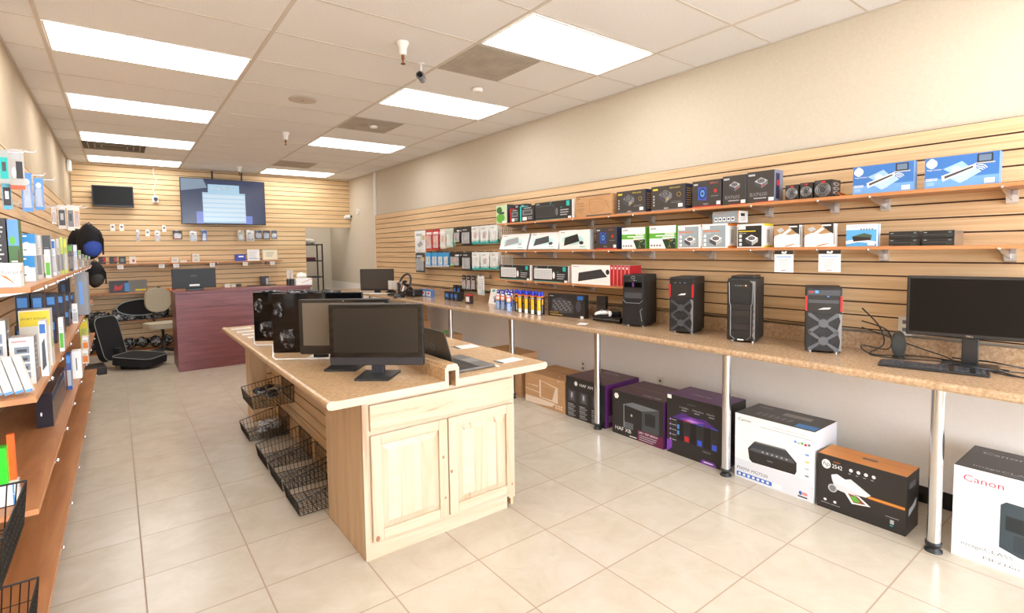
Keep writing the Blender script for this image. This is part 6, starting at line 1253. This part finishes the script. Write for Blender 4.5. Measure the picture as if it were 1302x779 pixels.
def lbox(px0, px1, pyt, zs, xr, d, label, colr, art=None, side=None, name='product_box', cat='box', group=None, tilt=0, h=None, y=None, rz=0, top=None, hz=0):
    if y is None: y = at(px1, row_for(px1, x=xr, z=zs+.05), x=xr).y
    r_ = row_for(px1, y=y, z=zs+.05); x1 = at(px1, r_, y=y).x; x0 = max(at(px0, r_, y=y).x, -.552); x1 = max(x1, x0+.012)
    if h is None: h = max(.02, at((px0+px1)/2, pyt, y=y).z-zs)
    w = x1-x0; b = MB(); F = faces(w, d, h); b.box(-w/2, w/2, 0, d, 0, h, colr, right=side or colr, top=top or colr)
    if art: art(b, F, w, h, d)
    return b.build(name, loc=((x0+x1)/2, y, zs+hz), rx=-tilt, rz=rz, label=label, cat=cat, group=group)
def la_lines(c=LG, n=8):
    def f(b, F, w, h, d): b.lines(F['F'], w*.1, w*.9, h*.85, n, h*.8/n, h*.025, c, 1)
    return f
g = 'boxes on the uppermost left shelf'
def la_charger(b, F, w, h, d):
    b.text(F['F'], 'charger', w*.3, h*.62, h*.24, MG, 2); b.poly(F['F'], [(w*.3, h*.55), (w*.9, h*.05), (w*.55, h*.45)], ORG, 1); b.poly(F['R'], [(d*.2, h*.1), (d*.8, h*.9), (d*.7, h*.9)], ORG, 1)
lbox(-14, 25.5, 334.5, L3, -.29, .09, 'white box with orange streak and the word charger, near end of uppermost left shelf', W_, la_charger, y=2.56, group=g)
lbox(-14, 11, 277, L3, -.29, .10, 'tall black box with white text lines behind the white box', K_, la_lines(LG, 12), y=2.74, group=g)
def la_green(b, F, w, h, d): b.rect(F['F'], 0, w, 0, h*.6, pm('#3e6b35', .4), 1); b.rect(F['F'], 0, w, h*.6, h, pm('#5d93cf', .4), 1); b.circ(F['F'], w*.4, h*.68, w*.25, h*.07, GRN, 2); b.lines(F['F'], w*.2, w*.8, h*.35, 4, h*.06, h*.02, W_, 2); b.circ(F['F'], w*.9, h*.3, w*.1, h*.25, pm('#4a2f28', .4), 2)
lbox(13, 27, 279, L3, -.29, .08, 'tall box printed with blue sky and green field', pm('#3e6b35', .4), la_green, y=2.74, group=g)
def la_sky(b, F, w, h, d): b.rect(F['F'], 0, w, h*.55, h, pm('#2a86c8', .4), 1); b.rect(F['F'], 0, w, 0, h*.55, pm('#dcebf4', .4), 1); b.circ(F['F'], w*.3, h*.5, w*.3, h*.12, W_, 2); b.rect(F['F'], w*.05, w*.35, h*.86, h*.92, W_, 2); b.rect(F['F'], w*.05, w*.3, h*.24, h*.28, NAVY, 2); b.rect(F['R'], 0, d, 0, h, pm('#b9cbd6', .3), 1)
yb_ = 3.05
r1 = at(36, 325, y=yb_).z
lbox(28.5, 45, 0, L3, -.3, .07, 'lower of two stacked sky blue cloud boxes', W_, la_sky, y=yb_, h=r1-L3-.001, group=g); lbox(28.5, 45, 0, r1, -.3, .07, 'upper of two stacked sky blue cloud boxes', W_, la_sky, y=yb_, h=at(36, 297, y=yb_).z-r1, group=g)
def la_c(c1, c2):
    def f(b, F, w, h, d): b.rect(F['F'], w*.1, w*.9, h*.1, h*.55, c1, 1); b.rect(F['F'], w*.1, w*.9, h*.75, h*.95, c2, 1); b.lines(F['F'], w*.2, w*.8, h*.7, 3, h*.05, h*.015, MG, 2); b.rect(F['R'], 0, d, 0, h, LG, 1)
    return f
for (a, b_, pt, c, a1, a2, y, l) in ((46.5, 54, 299, pm('#c9c4ba', .3), MG, LG, 3.3, 'clear grey pack beside the sky blue boxes'), (55, 66, 299, DGREY, pm('#b9b6ac', .3), DGREY, 3.6, 'wide pack with a dark header card'), (57.5, 64.5, 317, W_, GRN, W_, 3.42, 'narrow white and green pack standing in front of the dark header pack'),
                                      (66.8, 71.5, 304, pm('#dfe8ee', .3), pm('#bcd', .3) if False else LG, BLUE, 3.75, 'white pack with blue header'), (73, 77, 303, pm('#b8b3a6', .3), MG, LG, 3.95, 'greyish narrow pack before the lime ones'), (77.8, 81.5, 301.5, pm('#b8c93e', .4), MG, pm('#b8c93e', .4), 4.1, 'first lime green edged pack'),
                                      (82.2, 86, 303, pm('#b8c93e', .4), LG, pm('#d4d84a', .4), 4.3, 'second lime green edged pack'), (87.5, 92.5, 310.5, DGREY, MG, GRN, 4.75, 'dark grey book like box'), (94.2, 98.5, 311, pm('#b9cbe6', .4), LG, W_, 5.1, 'pale blue narrow box'), (100, 103.2, 318, pm('#c2bfb4', .4), MG, GRN, 5.5, 'small grey and green box'),
                                      (104.5, 107, 323, pm('#8d938e', .4), LG, MG, 5.9, 'small grey box past the green one'), (108.5, 111, 324.5, pm('#a9ada4', .4), MG, GRN, 6.3, 'second last tiny box'), (112.5, 114.5, 325.5, pm('#7d8a84', .4), MG, LG, 6.7, 'tiny box at the far end')):
    lbox(a, b_, pt, L3, -.28, .05, l+', uppermost left shelf', c, la_c(a1, a2), y=y, group=g)
# second shelf
g = 'boxes on the second left shelf'
for i, (a, b_, xx) in enumerate(((-9, 2, 2.50), (5, 16, 2.505), (18.5, 29.5, 2.51), (32, 41, 2.515))):
    y = 2.50+.004*i; o = lbox(a, b_, 0, L2, -.3, .035, ['white upright gadget box cut by the picture edge, front of second left shelf', 'white leaning gadget box with blue base, left of two others', 'white leaning gadget box with blue base, in the middle', 'white leaning gadget box with blue base, nearest the shelf edge'][i], W_, (lambda b, F, w, h, d: (b.rect(F['F'], w*.4, w*.62, h*.25, h*.8, LG, 1), b.rect(F['F'], 0, w, 0, h*.07, LBL, 1), b.rect(F['R'], 0, d, 0, h, OFFW, 1))), y=y, h=.135, group='white gadget boxes at the front of the second left shelf', tilt=.12, hz=.012); o.rotation_euler.y = -.24
def la_cam(b, F, w, h, d):
    b.rect(F['F'], w*.1, w*.7, h*.9, h*.93, pm('#c98a8a', .5), 1)
    for i in range(4): b.rect(F['F'], w*.2, w*.8, h*(.66-.18*i), h*(.80-.18*i), pm('#7c8a9a', .4), 1); b.rect(F['F'], w*.3, w*.7, h*(.69-.18*i), h*(.75-.18*i), DGREY, 2)
    b.rect(F['R'], 0, d, 0, h, pm('#6f6a6a', .4), 1); b.lines(F['R'], d*.2, d*.8, h*.8, 6, h*.1, h*.04, LG, 2)
lbox(-14, 11, 408, L2, -.42, .09, 'white camera box with small pictures, cut by the picture edge', pm('#d8d4cf', .4), la_cam, y=2.72, group=g); lbox(13.5, 45.5, 405, L2, -.29, .09, 'white camera box with four small pictures on the second left shelf', pm('#d8d4cf', .4), la_cam, y=2.72, group=g, h=.185)
def la_sport(b, F, w, h, d): b.rect(F['F'], w*.02, w*.98, h*.72, h*.98, YEL, 1); b.text(F['F'], 'SPORT RADAR', w*.06, h*.85, w*.125, pm('#6a6420', .5), 2); b.rect(F['R'], 0, d, 0, h, pm('#d8d4c9', .4), 1); b.circ(F['R'], d*.5, h*.4, d*.2, h*.1, GRN, 2)
lbox(26.5, 66.5, 394, L2, -.29, .10, 'box with yellow band reading SPORT RADAR', pm('#d9d6cc', .4), la_sport, y=3.12, group=g)
def la_toy(b, F, w, h, d): b.rect(F['F'], w*.1, w*.9, h*.78, h*.95, BLUE, 1); b.poly(F['F'], [(w*.2, h*.1), (w*.8, h*.2), (w*.7, h*.7), (w*.3, h*.6)], DGREY, 1)
lbox(52, 61.5, 408, L2, -.28, .09, 'narrow white and blue box beside the camera box', pm('#e4e2dc', .4), la_toy, y=2.86, group=g)
lbox(75.5, 81.5, 404, L2, -.28, .06, 'slim white pack with green print after the yellow banded box', W_, la_c(GRN, W_), y=3.55, group=g)
def la_hd(b, F, w, h, d): b.rect(F['F'], w*.08, w*.92, h*.15, h*.9, NAVY, 1); b.rect(F['F'], w*.15, w*.85, h*.55, h*.85, LBL, 2); b.rect(F['F'], w*.3, w*.7, h*.1, h*.5, K_, 3); b.rect(F['R'], 0, d, 0, h, pm('#4a3f3f', .4), 1)
k = 0
for yy, cols in ((3.45, ((20, 38.5), (40.5, 56))), (3.9, ((58, 72),)), (4.3, ((73, 81),)), (4.8, ((82, 88),)), (5.3, ((89, 93),))):
    for (a, b_) in cols:
        for lv in range(2):
            h = (at((a+b_)/2, 372.5, y=yy).z-L2-.002)/2; k += 1
            lbox(a, b_, 0, L2+lv*(h+.001), -.3, .11 if yy < 4 else .16, ('upper' if lv else 'lower')+' dark box with bright screen picture, '+{3.45: 'left stack' if a < 30 else 'right stack', 3.9: 'third stack', 4.3: 'fourth stack', 4.8: 'fifth stack', 5.3: 'sixth stack'}[yy]+' of the second left shelf', K_, la_hd, y=yy, h=h, group='dark electronics boxes on the second left shelf')
lbox(92, 99, 386, L2, -.28, .04, 'small white box before the large silver box', W_, la_c(LG, W_), y=4.95, group=g)
def la_sil(b, F, w, h, d): b.rect(F['F'], w*.3, w*.6, h*.25, h*.8, pm('#6f9fe0', .4), 1); b.rect(F['R'], 0, d, 0, h, pm('#b5b5b8', .3), 1)
lbox(97, 113, 347, L2, -.27, .28, 'large silver grey box with blue lettering at the far part of second left shelf', pm('#8e8e92', .35), la_sil, y=5.6, group=g)
lbox(75, 90.5, 353, L2, -.45, .18, 'dark grey box with small blue label left of the large silver box', pm('#5a5a60', .4), la_sil, y=6.1, group=g)
# third shelf
g = 'boxes on the third left shelf'
def la_dark(b, F, w, h, d): b.circ(F['F'], w*.3, h*.4, w*.06, h*.06, W_, 1); b.rect(F['R'], d*.05, d*.95, h*.1, h*.7, pm('#4d3a30', .3), 1); b.rect(F['R'], 0, d*.9, h*.75, h*.95, NAVY, 1)
lbox(46, 68, 0, L1, -.29, .75, 'large dark film wrapped package lying under the second left shelf', pm('#23212a', .15), la_dark, y=3.42, h=.17, name='wrapped_package', cat='package')
lbox(85.5, 91.5, 0, L1, -.28, .10, 'blue box next to the dark wrapped package', pm('#1f4f9f', .4), la_c(LG, LBL), y=4.30, h=.225, group=g)
lbox(92, 104, 0, L1, -.28, .10, 'white box with vertical text on the third left shelf', W_, lambda b, F, w, h, d: b.rect(F['F'], w*.42, w*.55, h*.3, h*.75, MG, 1), y=4.65, h=.19, group=g)
lbox(104.5, 112.5, 0, L1, -.28, .10, 'lower white and orange box on the third left shelf', pm('#e9d9c9', .4), la_c(ORG, W_), y=5.25, h=.11, group=g); lbox(104.5, 112.5, 0, L1+.111, -.28, .10, 'upper white and orange box on the third left shelf', pm('#e9d9c9', .4), la_c(ORG, W_), y=5.25, h=.10, group=g)
lbox(103, 113.5, 0, L1, -.28, .10, 'tall yellow green box at the far part of the third left shelf', pm('#c9cc3e', .4), la_c(LG, YEL), y=5.75, h=.30, group=g)
def la_blueend(b, F, w, h, d): b.rect(F['R'], 0, d, h*.1, h*.9, W_, 1); b.rect(F['R'], d*.7, d*.85, 0, h, BLUE, 2); b.rect(F['F'], w*.8, w*.88, 0, h, LBL, 1)
lbox(-10, 22, 0, L1, -.4, .07, 'lower small white box with blue stripe beside neon packs', W_, la_blueend, y=2.42, h=.035, group='small blue striped boxes on the third left shelf'); lbox(-10, 21, 0, L1+.036, -.4, .065, 'upper small white box with blue stripe beside neon packs', W_, la_blueend, y=2.425, h=.035, group='small blue striped boxes on the third left shelf')
NG, NO = pm('#35e02e', .35), pm('#f2601c', .35)
zz = L1+.0725
o = lbox(-6, 9, 0, zz, -.4, .05, 'neon green pack standing at the left picture edge', NG, y=2.43, h=.125, name='cable_pack', cat='package'); lbox(10.5, 20, 0, zz-.0, -.4, .02, 'neon orange pack just behind the green one', NO, y=2.465, h=.16, name='cable_pack', cat='package')
# hanging packs on left wall
def la_hang(c, c2):
    def f(b, F, w, h): b.rect(F, w*.1, w*.9, h*.15, h*.85, c, 1); b.rect(F, w*.3, w*.7, h*.4, h*.7, c2, 2)
    return f
SKY = pm('#5b93d6', .4)
def la_skyp(b, F, w, h):
    b.circ(F, w*.5, h*.82, w*.28, h*.09, W_, 1)
    for i in range(5): b.rect(F, w*.3, w*.7, h*(.12+.12*i), h*(.15+.12*i), NAVY if i % 2 else LG, 1)
zh = 2.19-.0862*1+.0
for (px, pt, pb, wpx, y, c, art, l, dd) in ((4, 193, 232, 13, 3.0, pm('#a9adab', .3), la_hang(TEAL, DGREY), 'clear pack with teal insert at the left picture edge', 0), (20, 192, 240, 19, 3.12, pm('#b5b2ae', .3), lambda b, F, w, h: (b.rect(F, w*.45, w*.9, h*.3, h*.75, K_, 1), b.rect(F, 0, w, 0, h*.12, pm('#c9603a', .4), 1), b.circ(F, w*.3, h*.45, w*.15, h*.15, W_, 2), b.rect(F, w*.1, w*.7, h*.8, h*.95, LG, 1)), 'clear pack with a black photo and orange base', 0), (8, 232, 265, 12, 3.15, pm('#5aa9c9', .3), la_hang(K_, W_), 'small turquoise pack hanging low at the left edge', 0),
                                            (33, 222, 268, 14, 3.35, SKY, la_skyp, 'sky blue pack, left one with a white oval', .004), (48.5, 228, 266, 12, 3.65, SKY, la_skyp, 'sky blue pack, right one with a white oval', .004),
                                            (68, 264, 284, 6, 4.6, pm('#c9c4bd', .3), la_hang(LG, RED), 'small clear pack with red print on the left wall', .01), (78, 262, 290, 10, 4.8, pm('#cfc8c0', .3), la_hang(DGREY, LG), 'clear framed pack with grey photo on the left wall', 0), (89, 262, 292, 9, 5.1, pm('#d8cfc6', .3), la_hang(MG, DGREY), 'silver edged clear pack, middle of the far cluster', 0), (97, 264, 290, 7, 5.5, pm('#e0d2c4', .3), la_hang(pm('#cf8f70', .4), NAVY), 'peach coloured pack at the end of the far cluster', .01)):
    p = at(px, pt, y=y); h = p.z-at(px, pb, y=y).z; w = at(px+wpx/2, pt, y=y).x-at(px-wpx/2, pt, y=y).x; xx = max(p.x, -.553+w/2)
    L_ = xx-SLL
    b = MB(); b.box(SLL+.0005, SLL+.004, y-.02, y+.02, p.z-.02, p.z+.02, STEEL); b.tube([(SLL+.004, y, p.z), (xx+.06, y, p.z), (xx+.07, y, p.z+.014)], .003, CHROME, 6); b.build('display_hook', label='hook of the '+l, cat='display hook', group='wire hooks on the left wall')
    blister((xx, y-.006, p.z-.004), 0, w, h, l, c, art, 'hanging packs on the left wall', d=dd)
# camera end baskets on left wall
basket((SLL, 1.92, .775), LW, .40, .30, .13, .13, 'upper black wire basket on the left wall, cut by the picture edge', 'black wire baskets on the left wall', 14)
basket((SLL, 2.0, .42), LW, .44, .30, .13, .13, 'lower black wire basket on the left wall at the bottom left corner', 'black wire baskets on the left wall', 14)
b = MB(); rd = random.Random(21)
for i in range(6): b.blob((-.12+.05*i, -.13+rd.uniform(-.04, .04), .05+.01*(i % 2)), (.07, .06, .04), BLKM if i % 2 else PLAST_WHITE, .2, i+50)
b.build('bagged_cables', loc=(SLL, 1.92, .785), rz=LW, label='black cables in clear bags inside the upper left wall basket', cat='bagged cables', kind='stuff')
# backpacks
def backpack(y, z, x, s, label, blue):
    t = empty('backpack', (x, y, z), 0, label, 'backpack', 'backpacks on the left wall'); 
    b = MB(); b.blob((0, 0, -.24*s), (.15*s, .12*s, .25*s), FABRIC_K, .06, 2, 3); b.build('body', t)
    b = MB(); b.blob((.03*s, -.09*s, -.33*s), (.11*s, .06*s, .12*s), pm('#24459c', .7) if blue else BLKM, .05, 3); b.build('front_pocket', t)
    MB().tube([(-.03, 0, -.01), (0, 0, .03), (.03, 0, -.01)], .008, FABRIC_K, 6).build('top_handle', t)
    for sx in (-1, 1): MB().tube([(sx*.06*s, .02, -.05*s), (sx*.10*s+.04, -.12*s, -.2*s), (sx*.07*s+.06, -.06*s, -.42*s)], .012*s, FABRIC_K, 6).build('shoulder_strap', t)
    b = MB(); b.box(SLL+.0005, SLL+.004, y-.02, y+.02, z+.0, z+.05, STEEL); b.tube([(SLL+.004, y, z+.024), (x+.05, y, z+.024)], .004, CHROME, 6); b.build('display_hook', label='hook with the '+label.split(' hanging')[0], cat='display hook', group='wire hooks on the left wall')
yb1 = 7.8; p = at(113, 286, y=yb1); backpack(yb1, p.z, p.x, .82, 'black backpack with a blue pocket hanging at the far end of the left wall', True)
yb2 = 8.4; p = at(120, 333, y=yb2); backpack(yb2, p.z, p.x, .66, 'plain black backpack hanging lower, beyond the blue pocket one', False)
yb3 = 8.2; p = at(99, 292, y=yb3); backpack(yb3, p.z, max(p.x, -.46), .72, 'black bag hanging close to the left wall behind the blue pocket backpack', False)
